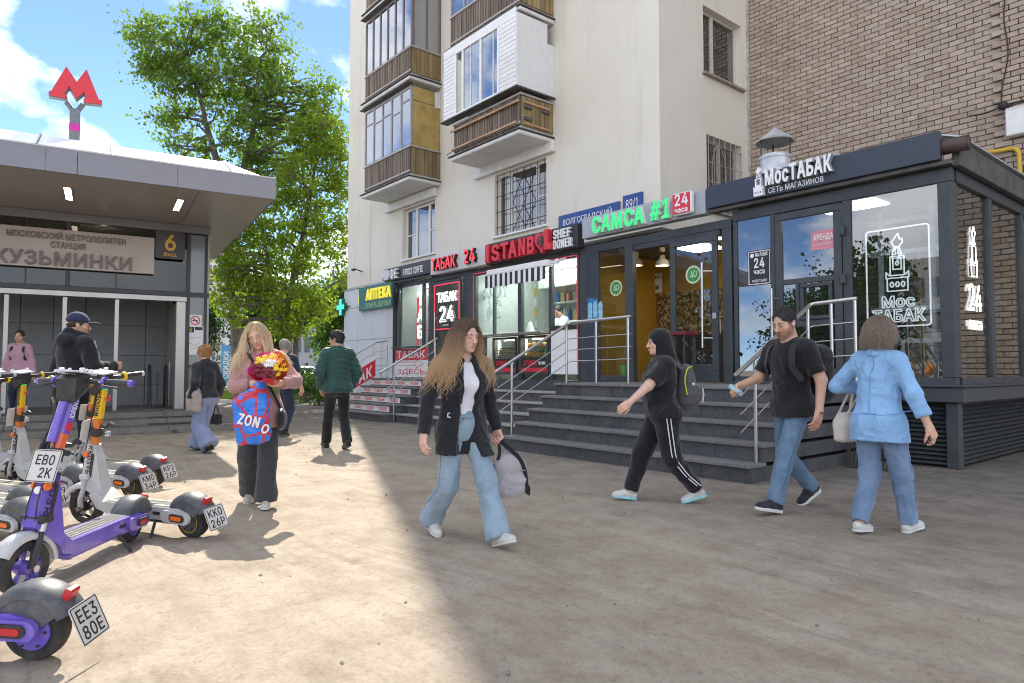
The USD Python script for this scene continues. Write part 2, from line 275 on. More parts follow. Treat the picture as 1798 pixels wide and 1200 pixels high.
# ------------------------------------------------------------------ apartment building
YP, XS, YB = 10.5, -8.2, 13.7            # plaster front, the corner where it turns back, brick wall
plaster = mat('plaster', {
    'geo': ('geometry', {}), 'n': ('noise_texture', {'scale': .55, 'detail': 6.}), 'f': ('noise_texture', {'scale': 45., 'detail': 4.}),
    'c': ('rgb_ramp', {'ramp': [(0, (.62, .57, .475)), (.4, (.68, .635, .545)), (.62, (.71, .675, .595)), (1, (.73, .70, .63))]}),
    'smap': ('mapping', {'scale': (2.2, 2.2, .22)}), 'st': ('noise_texture', {'scale': 1.4, 'detail': 7., 'roughness': .7}), 'sr': ('rgb_ramp', {'ramp': [(0, (.62, .58, .50)), (.34, (.86, .83, .77)), (.46, (1, 1, 1)), (1, (1, 1, 1))]}), 'sm': ('mix', {'mix_type': 'multiply', 'fac': .45}),
    'b': ('bump', {'strength': .25, 'distance': .006}), 'p': ('principled_bsdf', {'roughness': .9, 'specular_ior_level': .2})},
    [('geo.position', 'n.vector'), ('geo.position', 'f.vector'), ('n.fac', 'c.fac'), ('geo.position', 'smap.vector'), ('smap.vector', 'st.vector'), ('st.fac', 'sr.fac'), ('c.color', 'sm.color1'), ('sr.color', 'sm.color2'), ('sm.color', 'p.base_color'), ('f.fac', 'b.height'), ('b.normal', 'p.normal')])
mortar = pm('mortar', (.17, .14, .115), .95, var=.25, scale=20, bump=.4)
brickm = [pm(f'brick_tone_{i}', c, .9, var=.13, scale=7, bump=.5, bscale=70, bdist=.004, rnd=.07, dirt=(.20, .165, .14), dirt_amt=.28, dirt_scale=1.2) for i, c in enumerate([(.40, .315, .245), (.43, .35, .28), (.37, .285, .22), (.41, .335, .27)])]
whiteframe = pm('white_frame', (.76, .75, .73), .45, var=.05)
greyframe = pm('old_painted_frame', (.38, .35, .32), .6, var=.2, scale=10)
concrete = pm('balcony_concrete', (.56, .54, .51), .9, var=.15, scale=5, bump=.4, dirt=(.25, .22, .2), dirt_amt=.5, dirt_scale=4)
slabwhite = pm('slab_underside', (.70, .69, .67), .9, var=.08, scale=4, dirt=(.4, .36, .33), dirt_amt=.25)
slatm = pm('weathered_brown_slat', (.17, .13, .098), .85, var=.3, scale=9, stretch=(1, 1, .12), rnd=.28, bump=.3)
slaty = pm('varnished_yellow_slat', (.23, .165, .075), .7, var=.3, scale=9, stretch=(1, 1, .12), rnd=.25, bump=.3)
yellowm = pm('ochre_board', (.40, .28, .085), .55, var=.25, scale=2.5)
woodrail = pm('fresh_timber_rail', (.44, .27, .15), .75, var=.25, scale=12, stretch=(.15, 1, 1))
tinm = pm('dark_tin', (.10, .095, .09), .6, metal=.3, var=.3)
sidingm = pm('white_siding', (.72, .71, .69), .5, var=.05, rnd=.05)
panelgrey = pm('pale_balcony_side', (.66, .66, .65), .6, var=.05)
winglass = glass('window_pane', (.42, .46, .50), .30)
winglass2 = glass('balcony_pane', (.35, .38, .42), .62)
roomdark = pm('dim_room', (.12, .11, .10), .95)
curtain = pm('curtain', (.55, .53, .50), .9, var=.15, scale=6, stretch=(6, 6, .5))
ironm = pm('black_iron', (.035, .033, .032), .55, metal=.4)
bld = thing('apartment_building', 'tall cream plastered apartment block with balconies and a buff brick side wing', 'building')
TOP = 27.0
# the front: pieces round the openings (each piece butts its neighbours)
def hole_wall(x0, x1, z0, z1, holes, y, th=.3):
    g = sbox(x0, z0, x1, z1).difference(unary_union([sbox(*h) for h in holes])) if holes else sbox(x0, z0, x1, z1)
    return mv(xz(extr(g, th)), y=y + th)                     # its face lies at y
def hole_wall_x(y0, y1, z0, z1, holes, x, th=.3):
    g = sbox(y0, z0, y1, z1).difference(unary_union([sbox(*h) for h in holes]))
    return mv(yz(extr(g, th)), x=x - th)
XL = -21.75
WA = (-13.42, 4.62, -11.48, 6.2)      # barred window  (x0, z0, x1, z1)
WB = (-18.0, 4.6, -16.2, 6.15)        # plain window
bal_doors = [(-13.4, 7.0, -11.9, 9.0), (-18.6, 7.0, -16.6, 9.0), (-18.6, 9.8, -16.6, 11.8), (-13.4, 9.9, -11.9, 11.9)]
front = hole_wall(XL, XS, 4.02, TOP, [WA, WB], YP)
leftwall = box(XL, XL + .3, YP + .3, 22, 0, TOP)
part(bld, 'wall', front, plaster); part(bld, 'wall', leftwall, plaster)
W1 = (11.98, 7.5, 13.42, 8.95); W2 = (12.05, 4.6, 13.35, 6.2)
part(bld, 'wall', hole_wall_x(YP + .3, YB, 4.02, TOP, [(*W1,), (*W2,)], XS), plaster)
part(bld, 'wall', box(XL + .3, XL + .33, YP + .3, 22, 0, TOP), plaster)
part(bld, 'lower_wall', box(XL, -18.05, YP, YP + .3, 0, 4.0), plaster)
part(bld, 'roof', box(XL, 6.0, YP + .0, 22.0, TOP + .004, TOP + .4), concrete)
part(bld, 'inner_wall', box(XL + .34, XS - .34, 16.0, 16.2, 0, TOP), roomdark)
part(bld, 'expansion_joint', box(XS + .003, XS + .05, YB - .07, YB - .003, 4.5, TOP), pm('joint_filler', (.42, .38, .34), .95, var=.3, scale=12, bump=.6))

def window(parent, x0, z0, x1, z1, y, mull, frame, trans=None, room=True, sill=True):
    """a framed window set back in a wall that faces -y; mull: fractions where uprights stand; trans: {pane index: height fraction}"""
    w = sub(parent, 'window')
    d, t = .06, .055; yy = y + .14
    f = join(cbox(x0, x1, yy, yy + d, z0, z0 + t), cbox(x0, x1, yy, yy + d, z1 - t, z1), cbox(x0, x0 + t, yy + .001, yy + d - .001, z0 + t, z1 - t), cbox(x1 - t, x1, yy + .001, yy + d - .001, z0 + t, z1 - t),
             *[cbox(x0 + m * (x1 - x0) - .04, x0 + m * (x1 - x0) + .04, yy - .004, yy + d - .004, z0 + t, z1 - t) for m in mull])
    part(w, 'frame', f, frame)
    e = [0, *mull, 1]
    for i, (a, b) in enumerate(zip(e[:-1], e[1:])):
        xa, xb = x0 + a * (x1 - x0) + .05, x0 + b * (x1 - x0) - .05
        part(w, 'pane', box(xa, xb, yy + .03, yy + .036, z0 + .05, z1 - .05), winglass)
        if trans and i in trans: zt = z0 + trans[i] * (z1 - z0); part(w, 'rail', cbox(xa, xb, yy + .006, yy + .05, zt - .02, zt + .02), frame)
    if sill: part(w, 'sill', cbox(x0 - .06, x1 + .06, y - .07, y + .1, z0 - .05, z0 - .002, .004), whiteframe)
    if room:
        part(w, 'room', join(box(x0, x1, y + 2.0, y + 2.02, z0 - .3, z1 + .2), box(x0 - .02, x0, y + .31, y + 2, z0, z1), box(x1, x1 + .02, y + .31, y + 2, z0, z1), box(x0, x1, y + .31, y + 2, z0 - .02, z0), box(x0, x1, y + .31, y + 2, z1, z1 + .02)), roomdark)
        part(w, 'curtain', box(x0 + .25 * (x1 - x0), x0 + .62 * (x1 - x0), y + .35, y + .36, z0, z1), curtain)
    return w
wA = window(bld, *WA, YP, [.24, .76], whiteframe, {2: .48})
wB = window(bld, *WB, YP, [.33, .72], whiteframe, {0: .48, 2: .48})
# the iron grille with its star of diagonals
def grille():
    x0, z0, x1, z1 = WA; y = YP + .03; ms = []; r = .009
    for k in range(8): x = x0 + .08 + k * (x1 - x0 - .16) / 7; ms.append(seg((x, y, z0 + .03), (x, y, z1 - .03), r, 6))
    for k in range(4): z = z0 + .22 + k * (z1 - z0 - .4) / 3; ms.append(seg((x0 + .02, y - .012, z), (x1 - .02, y - .012, z), r, 6))
    cx = x0 + .5 * (x1 - x0); hw = .24
    for a, b in (((cx - hw, z0 + .05), (cx + hw, z0 + .75)), ((cx + hw, z0 + .05), (cx - hw, z0 + .75)), ((cx - hw, z0 + .75), (cx + hw, z1 - .05)), ((cx + hw, z0 + .75), (cx - hw, z1 - .05))):
        ms.append(seg((a[0], y - .024, a[1]), (b[0], y - .024, b[1]), r, 6))
    return join(*ms)
part(wA, 'grille', grille(), ironm)
# two windows of the return wall that faces +x
def window_x(parent, y0, z0, y1, z1, x, mull, frame, bars=False):
    w = sub(parent, 'window'); xx = x - .20; t = .06
    f = join(cbox(xx, xx + .06, y0, y1, z0, z0 + t), cbox(xx, xx + .06, y0, y1, z1 - t, z1), cbox(xx + .001, xx + .059, y0, y0 + t, z0 + t, z1 - t), cbox(xx + .001, xx + .059, y1 - t, y1, z0 + t, z1 - t),
             *[cbox(xx + .004, xx + .064, y0 + m * (y1 - y0) - .045, y0 + m * (y1 - y0) + .045, z0 + t, z1 - t) for m in mull])
    part(w, 'frame', f, frame); e = [0, *mull, 1]
    for a, b in zip(e[:-1], e[1:]): part(w, 'pane', box(xx + .02, xx + .026, y0 + a * (y1 - y0) + .05, y0 + b * (y1 - y0) - .05, z0 + .05, z1 - .05), winglass)
    part(w, 'sill', cbox(x - .15, x + .09, y0 - .05, y1 + .05, z0 - .05, z0 - .002, .004), pm('rusty_sill', (.30, .26, .23), .7, var=.3, scale=9))
    part(w, 'room', box(x - 1.6, x - 1.55, y0 - .5, y1 + .3, z0 - .4, z1 + .4), roomdark)
    part(w, 'curtain', box(x - .42, x - .41, y0 + .55 * (y1 - y0), y1, z0, z1), curtain)
    if bars:
        ms = [seg((x + .02, y0 + .04 + k * (y1 - y0 - .08) / 6, z0), (x + .02, y0 + .04 + k * (y1 - y0 - .08) / 6, z1), .009, 6) for k in range(7)]
        ms += [seg((x + .034, y0, z0 + h * (z1 - z0)), (x + .034, y1, z0 + h * (z1 - z0)), .009, 6) for h in (.12, .38, .63, .88)]
        ms += [tube([(x + .04, y0 + (.3 + .2 * math.cos(t)) * (y1 - y0), z0 + (.5 + .38 * math.sin(t)) * (z1 - z0)) for t in np.linspace(0, 2 * math.pi, 24)], .008, 6)]
        part(w, 'grille', join(*ms), pm('pale_iron', (.36, .33, .29), .6))
window_x(bld, *W1, XS, [.36], pm('beige_frame', (.56, .52, .48), .5)); window_x(bld, *W2, XS, [.5], greyframe, True)
# panel joints of the plaster front and beams under the balconies
part(bld, 'balcony_beam', cbox(-14.2, -11.15, YP - .13, YP - .003, 6.24, 6.50, .01), slabwhite)
part(bld, 'balcony_beam', cbox(-18.9, -16.05, YP - .13, YP - .003, 6.20, 6.45, .01), slabwhite)
part(bld, 'wall_seam', join(box(-21.7, -18.1, YP - .006, YP - .002, 4.055, 4.075), box(-20.05, -20.04, YP - .006, YP - .002, 4.1, 7.4)), pm('seam_shadow', (.33, .31, .28), .9))

# balconies
def balcony(label_parts, x0, x1, z, zr, ztop, kind, y0=9.55):
    """slab at z, railing to zr, closed above to ztop"""
    b = sub(bld, 'balcony'); y1 = YP
    part(b, 'slab', join(cbox(x0 - .1, x1 + .06, y0 - .1, y1 - .002, z, z + .09, .02)), slabwhite)
    part(b, 'slab_lip', join(cbox(x0 - .14, x1 + .1, y0 - .14, y0 - .06, z + .092, z + .112, .004), cbox(x1 + .02, x1 + .1, y0 - .058, y1 - .004, z + .092, z + .112, .004)), tinm)
    part(b, 'kerb', join(box(x0, x1, y0, y0 + .08, z + .114, z + .20), box(x1 - .08, x1, y0 + .081, y1 - .004, z + .114, z + .2)), concrete)
    n = int((x1 - x0) / .098); w = (x1 - x0) / n
    for i in range(n):
        j = float(rng.normal(0, .004)); dz = float(rng.normal(0, .008))
        part(b, 'slat', box(x0 + i * w + .012, x0 + (i + 1) * w - .012, y0 - .034 + j, y0 - .006 + j, z + .2 + dz, zr + dz * .3), slatm)
    m = 7; wy = (y1 - y0) / m
    for i in range(m):
        part(b, 'slat', box(x1 + .008, x1 + .03, y0 + i * wy + .006, y0 + (i + 1) * wy - .006, z + .2, zr + float(rng.normal(0, .004))), slaty)
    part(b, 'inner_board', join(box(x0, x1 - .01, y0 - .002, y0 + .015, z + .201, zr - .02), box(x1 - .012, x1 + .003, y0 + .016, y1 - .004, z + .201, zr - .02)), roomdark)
    part(b, 'hand_rail', join(cbox(x0 - .03, x1 + .06, y0 - .06, y0 + .04, zr + .012, zr + .06, .008), cbox(x1 - .03, x1 + .06, y0 + .042, y1 - .004, zr + .012, zr + .06, .008)), greyframe)
    part(b, 'lower_rail', cbox(x0, x1 + .035, y0 - .052, y0 - .034, z + .24, z + .285, .004), greyframe)
    zb = zr + .062
    if kind in ('glazed', 'dark'):
        fr = pm('dark_balcony_frame', (.15, .13, .135), .5, var=.15) if kind == 'dark' else pm('grey_balcony_frame', (.30, .28, .29), .55, var=.15)
        k = 6 if kind == 'dark' else 5; e = np.linspace(x0, x1, k + 1); ms = [cbox(x0, x1, y0 - .02, y0 + .03, zb, zb + .05), cbox(x0, x1, y0 - .02, y0 + .03, ztop - .06, ztop)]
        hs = [.74, .7, .72, .66, .78]
        for i, x in enumerate(e): ms.append(cbox(x - .028, x + .028, y0 - .026, y0 + .036, zb + .05, ztop - .06))
        for i in range(k):
            part(b, 'pane', box(e[i] + .028, e[i + 1] - .028, y0, y0 + .006, zb + .05, ztop - .06), winglass2)
            if kind == 'glazed': zt = zb + hs[i] * (ztop - zb); ms.append(cbox(e[i] + .028, e[i + 1] - .028, y0 - .018, y0 + .026, zt - .02, zt + .02))
        part(b, 'glazing_frame', join(*ms), fr)
        if kind == 'dark':
            ms = []; f2 = np.linspace(y0 + .06, y1 - .03, 3)
            for y in f2: ms.append(cbox(x1 - .03, x1 + .03, y - .028, y + .028, zb, ztop))
            for a, c in zip(f2[:-1], f2[1:]): part(b, 'pane', box(x1 - .003, x1 + .003, a + .028, c - .028, zb, ztop), winglass2)
            ms.append(cbox(x1 - .03, x1 + .03, y0 + .04, y1 - .003, ztop + .001, ztop + .05)); part(b, 'side_frame', join(*ms), fr)
        else:
            zt = zb + .76 * (ztop - zb)
            part(b, 'side_board', cbox(x1 - .01, x1 + .016, y0 + .04, y1 - .02, zb, zt - .012), yellowm); part(b, 'side_board', cbox(x1 - .01, x1 + .016, y0 + .04, y1 - .2, zt + .012, ztop), yellowm)
            part(b, 'vent_duct', cbox(x1 - .0, x1 + .05, y1 - .19, y1 - .01, zt - .05, ztop, .006), panelgrey)
        part(b, 'curtain', box(x0 + .35 * (x1 - x0), x0 + .52 * (x1 - x0), y0 + .12, y0 + .13, zb, ztop), curtain)
    part(b, 'visor', join(cbox(x0 - .12, x1 + .08, y0 - .16, y0 + .02, ztop + .052, ztop + .075, .004)), tinm)
    return b
BX = (-13.95, -11.22); AX = (-18.62, -15.95)
balcony('', AX[0], AX[1], 6.47, 7.38, 9.12, 'glazed')
balcony('', AX[0], AX[1], 9.28, 10.18, 11.95, 'dark')
balcony('', AX[0], AX[1], 12.08, 12.98, 14.7, 'dark')
b2 = balcony('', BX[0] + .12, BX[1] - .05, 6.47, 7.34, 7.42, 'open')
part(b2, 'timber_rail', cbox(BX[0] + .05, BX[1] - .02, 9.44, 9.475, 7.18, 7.235, .006), woodrail); part(b2, 'timber_rail', cbox(BX[0] + .1, BX[1] - .1, 9.44, 9.475, 6.72, 6.77, .006), woodrail)
part(b2, 'timber_rail', cbox(BX[1] - .018, BX[1] + .014, 9.6, 10.4, 7.18, 7.23, .006), woodrail); part(b2, 'timber_rail', cbox(BX[1] - .018, BX[1] + .014, 9.6, 10.4, 6.7, 6.74, .006), woodrail)
for yy, zz in ((9.72, 7.10), (9.72, 6.84), (10.25, 7.12)): part(b2, 'bracket', cbox(BX[1] - .016, BX[1] + .03, yy - .11, yy + .11, zz - .035, zz + .035, .004), tinm)
part(b2, 'cable', tube([(x, 9.40 + .02 * math.sin(x * 7), 6.66 + .03 * math.sin(x * 2.3)) for x in np.linspace(BX[0] - .05, BX[1] - .1, 26)], .009, 6), ironm)
# white clad loggia box standing on that balcony
lg = sub(bld, 'loggia'); y0 = 9.36; zb, zt = 7.52, 9.16
part(lg, 'base_apron', join(cbox(BX[0] - .2, BX[1] + .07, y0 - .05, 9.55, zb - .06, zb - .035, .003), cbox(BX[1] + .02, BX[1] + .08, 9.552, YP - .004, zb - .06, zb - .035, .003)), tinm)
wl, wr = BX[0] + .42, BX[1] - .62
for k in range(16):
    za, zc = zb + k * (zt - zb) / 16, zb + (k + 1) * (zt - zb) / 16
    part(lg, 'siding_board', cbox(BX[0] - .12, wl, y0, y0 + .02, za + .003, zc - .003, .006), sidingm); part(lg, 'siding_board', cbox(wr, BX[1], y0, y0 + .02, za + .003, zc - .003, .006), sidingm)
part(lg, 'side_panel', box(BX[1] + .002, BX[1] + .03, y0, YP - .22, zb, zt), panelgrey); part(lg, 'side_panel', box(BX[1] + .002, BX[1] + .03, YP - .218, YP - .004, zb, zt - .45), panelgrey)
part(lg, 'back_fill', box(BX[0] - .1, BX[1] - .01, y0 + .75, y0 + .77, zb, zt), roomdark)
wz = sub(bld, 'loggia_window'); ms = []
for x in (wl, wl + .30, wl + .30 + (wr - wl - .3) * .52, wr): ms.append(cbox(x - .03, x + .03, y0 - .02, y0 + .04, zb + .03, zt - .12))
ms += [cbox(wl - .03, wr + .03, y0 - .024, y0 + .044, zb - .02, zb + .03), cbox(wl - .03, wr + .03, y0 - .024, y0 + .044, zt - .12, zt - .07)]
part(wz, 'frame', join(*ms), whiteframe)
for a, c in ((wl + .33, wl + .27 + (wr - wl - .3) * .52), (wl + .33 + (wr - wl - .3) * .52, wr - .03)): part(wz, 'pane', box(a, c, y0 + .01, y0 + .016, zb + .03, zt - .12), winglass2)
part(wz, 'glazing_bar', join(cbox(wl + .62, wl + .645, y0 - .006, y0 + .008, zb + .03, zt - .12), cbox(wr - .2, wr - .175, y0 - .006, y0 + .008, zb + .03, zt - .12)), whiteframe)
part(lg, 'top_fill', box(BX[0] - .12, BX[1], y0 + .001, y0 + .02, zt - .068, zt + .12), sidingm)
balcony('', BX[0] - .05, BX[1] - .02, 9.24, 10.15, 11.9, 'glazed')
balcony('', BX[0] - .05, BX[1] - .02, 12.05, 12.95, 14.7, 'dark')

# brick wing: every brick is a block on a mortar bed
XB1 = 6.0
part(bld, 'brick_wing', box(XS - .28, XB1, YB, YB + 8.2, 0, TOP), mortar)
BL, BH, JT = .250, .084, .0125
def brick_grid():
    out = []
    for r in range(int(12.2 / (BH + JT))):
        z = .02 + r * (BH + JT); x = XS + .055 + (0 if r % 2 else -BL / 2 - JT / 2)
        while x < 2.0:
            a, b = max(x, XS + .055), min(x + BL, 2.0)
            if b - a > .05: out.append((a, b, z, z + BH))
            x += BL + JT
    return out
PILX = -3.62                                              # a shallow pilaster starts here
def brick_mesh(a, b, z0, z1, rg):
    o = -.05 if a > PILX else 0.0
    j = rg.normal(0, .0025, 4)
    return cbox(a + .002 * rg.random(), b - .002 * rg.random(), YB - .022 + o + j[0], YB + .0 , z0 + j[1] * .5, z1 + j[2] * .5, .006)
bg_ = brick_grid(); brg = np.random.default_rng(5)
def seen(b):
    c = np.array([(b[0] + b[1]) / 2, YB, (b[2] + b[3]) / 2]) - [0, 0, EYE]; f = c[:2] @ FWD; r = c[:2] @ RGT
    px = 899 + FOC * r / f; py = 600 - FOC * (c[2] - f * math.tan(PITCH)) / f
    return 1310 < px < 1820 and -30 < py < 330, f
vis = sorted([(seen(b)[1], i) for i, b in enumerate(bg_) if seen(b)[0] and b[2] > 4.2]); pick = {i for _, i in vis[:300]}
rest = [[], [], [], []]
for i, b in enumerate(bg_):
    m = brick_mesh(*b, brg); t = int(brg.integers(0, 4))
    if i in pick: part(bld, 'brick', m, brickm[t])
    elif b[2] < 11.5: rest[t].append(m)
for t in range(4): part(bld, 'brickwork', join(*rest[t]), brickm[t], kind='stuff')
# cables, pipe and box on the brick wall
obj('wall_cable', join(tube([(-3.42 + .03 * math.sin(z * 5) + .09 * math.sin(z * 1.1), YB - .09, z) for z in np.linspace(5.75, 9.5, 40)], .010, 6)), ironm, 'thin dark cable running down the brick wall beside the pilaster', 'cable')
cb = thing('cable_junction', 'black cable knot with a horizontal feed running to the white wall box', 'cable')
part(cb, 'knot', ball((-3.4, YB - .13, 5.72), .075, 2), ironm, True); part(cb, 'feed_cable', tube([(x, YB - .12, 5.70 + .05 * (x + 3.4) + .02 * math.sin(9 * x)) for x in np.linspace(-3.9, -2.2, 24)], .014, 6), ironm)
part(cb, 'loop', tube([(-3.15 + .18 * math.cos(t), YB - .12, 5.66 + .07 * math.sin(t)) for t in np.linspace(0, 6.28, 20)], .008, 6), ironm)
wbx = thing('meter_cabinet', 'white metal box fixed high on the brick wall at the right edge', 'wall box')
part(wbx, 'case', cbox(-3.35, -2.6, YB - .24, YB - .075, 5.15, 5.62, .015), whiteframe); part(wbx, 'cover_seam', box(-3.34, -2.61, YB - .243, YB - .2405, 5.585, 5.59), greyframe)
gp = thing('gas_pipe', 'yellow gas pipe bending along the brick wall beside the glass pavilion', 'gas pipe')
_ga, _gb = aty(1700, 274, YB - .13), aty(1789, 259, YB - .13)
ypm = pm('gas_yellow', (.62, .40, .035), .45, var=.12)
part(gp, 'pipe', tube(bend([_ga, _gb, (_gb[0], YB - .13, 2.2)], .12), .035, 10), ypm, True)
part(gp, 'clamp', lathe([(.05, -.03), (.055, -.03), (.055, .03), (.05, .03)], 12), greyframe)
UsdGeom.Xformable(stage.GetPrimAtPath(gp + '/clamp')).AddTranslateOp().Set(Gf.Vec3d(float(_gb[0]), YB - .13, 4.2))
gp2 = obj('gas_pipe', tube(bend([(-4.75, YB - .14, 3.9), (-4.75, YB - .14, 1.35), (-4.35, YB - .14, 1.35), (-4.35, YB - .14, 3.9)], .12), .035, 10), ypm, 'yellow gas pipe loop seen through the side glazing of the pavilion', 'gas pipe', smooth=True)
# ------------------------------------------------------------------ the row of shops
YG, YS = 9.8, 9.60                        # glass line, face of the sign boards
FL = 1.03                                 # floor level of the shops
frame_dk = pm('graphite_frame', (.040, .047, .052), .45, var=.12, dirt=(.09, .09, .088), dirt_amt=.3)
navy_dk = pm('navy_panel', (.030, .038, .055), .5, var=.12)
shopglass = glass('shop_glass', (.84, .90, .90), .07)
pavglass = glass('pavilion_glass', (.52, .56, .58), .26)
boardgrey = pm('silver_sign_board', (.36, .38, .39), .4, metal=.3, var=.05)
boardnavy = pm('dark_blue_sign_board', (.026, .034, .050), .35, var=.08)
boardwhite = pm('white_sign_board', (.60, .60, .60), .45, var=.05)
boardblack = pm('black_sign_board', (.018, .018, .020), .4, var=.1)
white = pm('white_plastic', (.78, .78, .78), .4, var=.03)
red = pm('red_plastic', (.62, .03, .045), .4, var=.05); redlit = pm('red_lit_plastic', (.66, .045, .06), .4, var=.05, emit=(.9, .06, .08), estr=.25)
green = pm('green_plastic', (.05, .66, .20), .4, var=.05, emit=(.05, .8, .25), estr=.15)
chrome = pm('brushed_steel', (.58, .57, .55), .28, metal=1., var=.1, scale=30, stretch=(1, 1, .1))
galv = pm('galvanised_steel', (.52, .54, .56), .42, metal=.35, var=.2, scale=6, bump=.15, bscale=14)
stone = pm('grey_granite_tread', (.155, .155, .150), .8, var=.22, scale=30, bump=.2, rnd=.08, dirt=(.22, .20, .175), dirt_amt=.6, dirt_scale=1.7)
stoned = pm('dark_granite_riser', (.060, .063, .066), .62, var=.3, scale=24, bump=.2, rnd=.14, dirt=(.15, .14, .13), dirt_amt=.6, dirt_scale=4)
stonel = pm('worn_step_nose', (.30, .295, .28), .8, var=.2, scale=20)
neonw = emis('white_neon', (1, 1, 1), .95); neonr = emis('red_neon', (1., .08, .14), .42); lampw = emis('cool_lamp', (.95, 1., .93), 7.); tubelamp = emis('tube_lamp', (.93, 1., .92), 16.); lampwarm = emis('warm_lamp', (1, .84, .55), 2.5)
mustard = pm('mustard_wall', (.50, .285, .03), .8, var=.06); interiorw = pm('pale_interior', (.42, .43, .41), .8, var=.08); interiord = pm('dark_interior', (.075, .078, .078), .8, var=.2); floort = pm('shop_floor', (.2, .19, .18), .6, var=.15)

def X(px, py=500, y=YG): return float(aty(px, py, y)[0])
def frame_rect(x0, x1, z0, z1, y, t=.06, d=.07):
    return join(cbox(x0, x1, y, y + d, z0, z0 + t, .005), cbox(x0, x1, y, y + d, z1 - t, z1, .005), cbox(x0, x0 + t, y + .002, y + d - .002, z0 + t, z1 - t, .005), cbox(x1 - t, x1, y + .002, y + d - .002, z0 + t, z1 - t, .005))
def pane(parent, x0, x1, z0, z1, y=YG + .03, m=None): return part(parent, 'pane', box(x0, x1, y, y + .008, z0, z1), m or shopglass)
def sign_letters(parent, shapes, x, z, y, depth, face, name='letter', side=None):
    """letters standing proud of a wall that faces -y, each a part (its sides a sub-colour slab just behind the face)"""
    for g in shapes:
        if side is None: part(parent, name, mv(xz(extr(g, depth)), x=x, y=y, z=z), face)
        else:
            p = part(parent, name, mv(xz(extr(g, .012)), x=x, y=y - depth + .012, z=z), face)
            part(p, 'return', mv(xz(extr(g, depth - .013)), x=x, y=y, z=z), side)
def flat_text(parent, shapes, x, z, y, m, name='lettering'):
    return part(parent, name, mv(xz(extr(unary_union(shapes), .003)), x=x, y=y, z=z), m)

# ---- rooms behind the fronts (floor, ceiling, party walls), joined with the shop each belongs to
def room(parent, x0, x1, wall, yb=12.9, zc=3.78, side=None, ceil=None):
    part(parent, 'back_wall', box(x0, x1, yb, yb + .05, FL, zc), wall)
    part(parent, 'party_wall', box(x0, x0 + .06, YG + .09, yb - .002, FL, zc), side or wall); part(parent, 'party_wall', box(x1 - .06, x1, YG + .09, yb - .002, FL, zc), side or wall)
    part(parent, 'floor_slab', box(x0, x1, YG + .0, yb, FL - .2, FL - .004), floort); part(parent, 'ceiling', box(x0, x1, YG + .09, yb, zc + .004, zc + .05), ceil or interiorw)

xE = [X(697), X(757), X(832), X(1018), X(1288), -3.03]     # limits between the shops
# ======== coffee kiosk
cf = thing('coffee_kiosk', 'narrow dark framed coffee kiosk at the far left end of the shop row', 'shop')
x0, x1 = xE[0], xE[1] - .02
part(cf, 'front_frame', join(frame_rect(x0, x1, FL + .02, 3.72, YG, .12, .08), cbox(X(741), X(741) + .09, YG + .004, YG + .076, FL + .14, 3.6, .004)), frame_dk)
part(cf, 'lower_panel', box(x0 + .12, x1 - .12, YG + .02, YG + .06, FL + .14, 1.85), frame_dk)
part(cf, 'sill', cbox(x0 - .02, X(741), YG - .16, YG - .002, 1.86, 1.90, .005), frame_dk)
pane(cf, x0 + .13, X(741) - .005, 1.92, 3.59); pane(cf, X(741) + .1, x1 - .125, 1.92, 3.59)
part(cf, 'side_wall', box(x0, x0 + .08, YG + .085, YP - .005, FL - .2, 3.72), frame_dk)
room(cf, x0 + .1, x1, interiorw, 12.0)
g = unary_union([outline(s, .012) for k, c in enumerate('ТАБ') for s in [affinity.translate(letters(c, .34)[0][0], 0, -.46 * k)]])
part(cf, 'neon_lettering', mv(xz(extr(g, .012)), x=X(728), y=YG + .10, z=3.05), neonw)
part(cf, 'cup_display', box(X(716), X(719), YG + .3, YG + .32, 1.95, 3.3), redlit)
obj('tube_light', cbox(x0 + .3, x1 - .1, 10.6, 10.7, 3.66, 3.7, .004), tubelamp, 'white tube light on the ceiling of the coffee kiosk', 'ceiling light')
cs = thing('coffee_sign', 'black sign board reading КОФЕ above the coffee kiosk', 'sign')
sx0, sx1 = X(675, 480, YS), X(755, 460, YS)
part(cs, 'board', cbox(sx0, sx1, YS, YS + .19, 3.80, 4.17, .006), boardblack); part(cs, 'fascia', cbox(sx0 + .4, sx1, YS + .06, YG + .03, 3.73, 3.797, .004), frame_dk)
lw = X(697, 480, YS) - sx0
sign_letters(cs, fit('КОФЕ', lw + .16, .26, .02), sx0 - .02, 3.84, YS - .004, .08, white, side=boardwhite)
flat_text(cs, fit('PRICE COFFEE', X(743, 470, YS) - X(711, 470, YS) , .17, .03), X(711, 470, YS), 3.88, YS - .0035, white); flat_text(cs, [affinity.rotate(s, 90, origin=(0, 0)) for s in fit('ONE', .19, .07, .03)], X(710, 470, YS), 3.88, YS - .0035, white)
part(cs, 'cup_badge', mv(xz(extr(Point(0, 0).buffer(.15), .02)), x=sx0 + lw * .42, y=YS - .09, z=3.97), boardwhite)
dp = obj('drain_pipe', tube(bend([(sx0 + .42, YS + .12, 3.74), (sx0 + .42, YS + .12, 3.50), (xE[0] - .12, YG + .02, 3.1), (xE[0] - .12, YG + .02, .35)], .15), .07, 12), boardblack, 'black drain pipe with a double bend below the coffee sign', 'drain pipe', smooth=True)
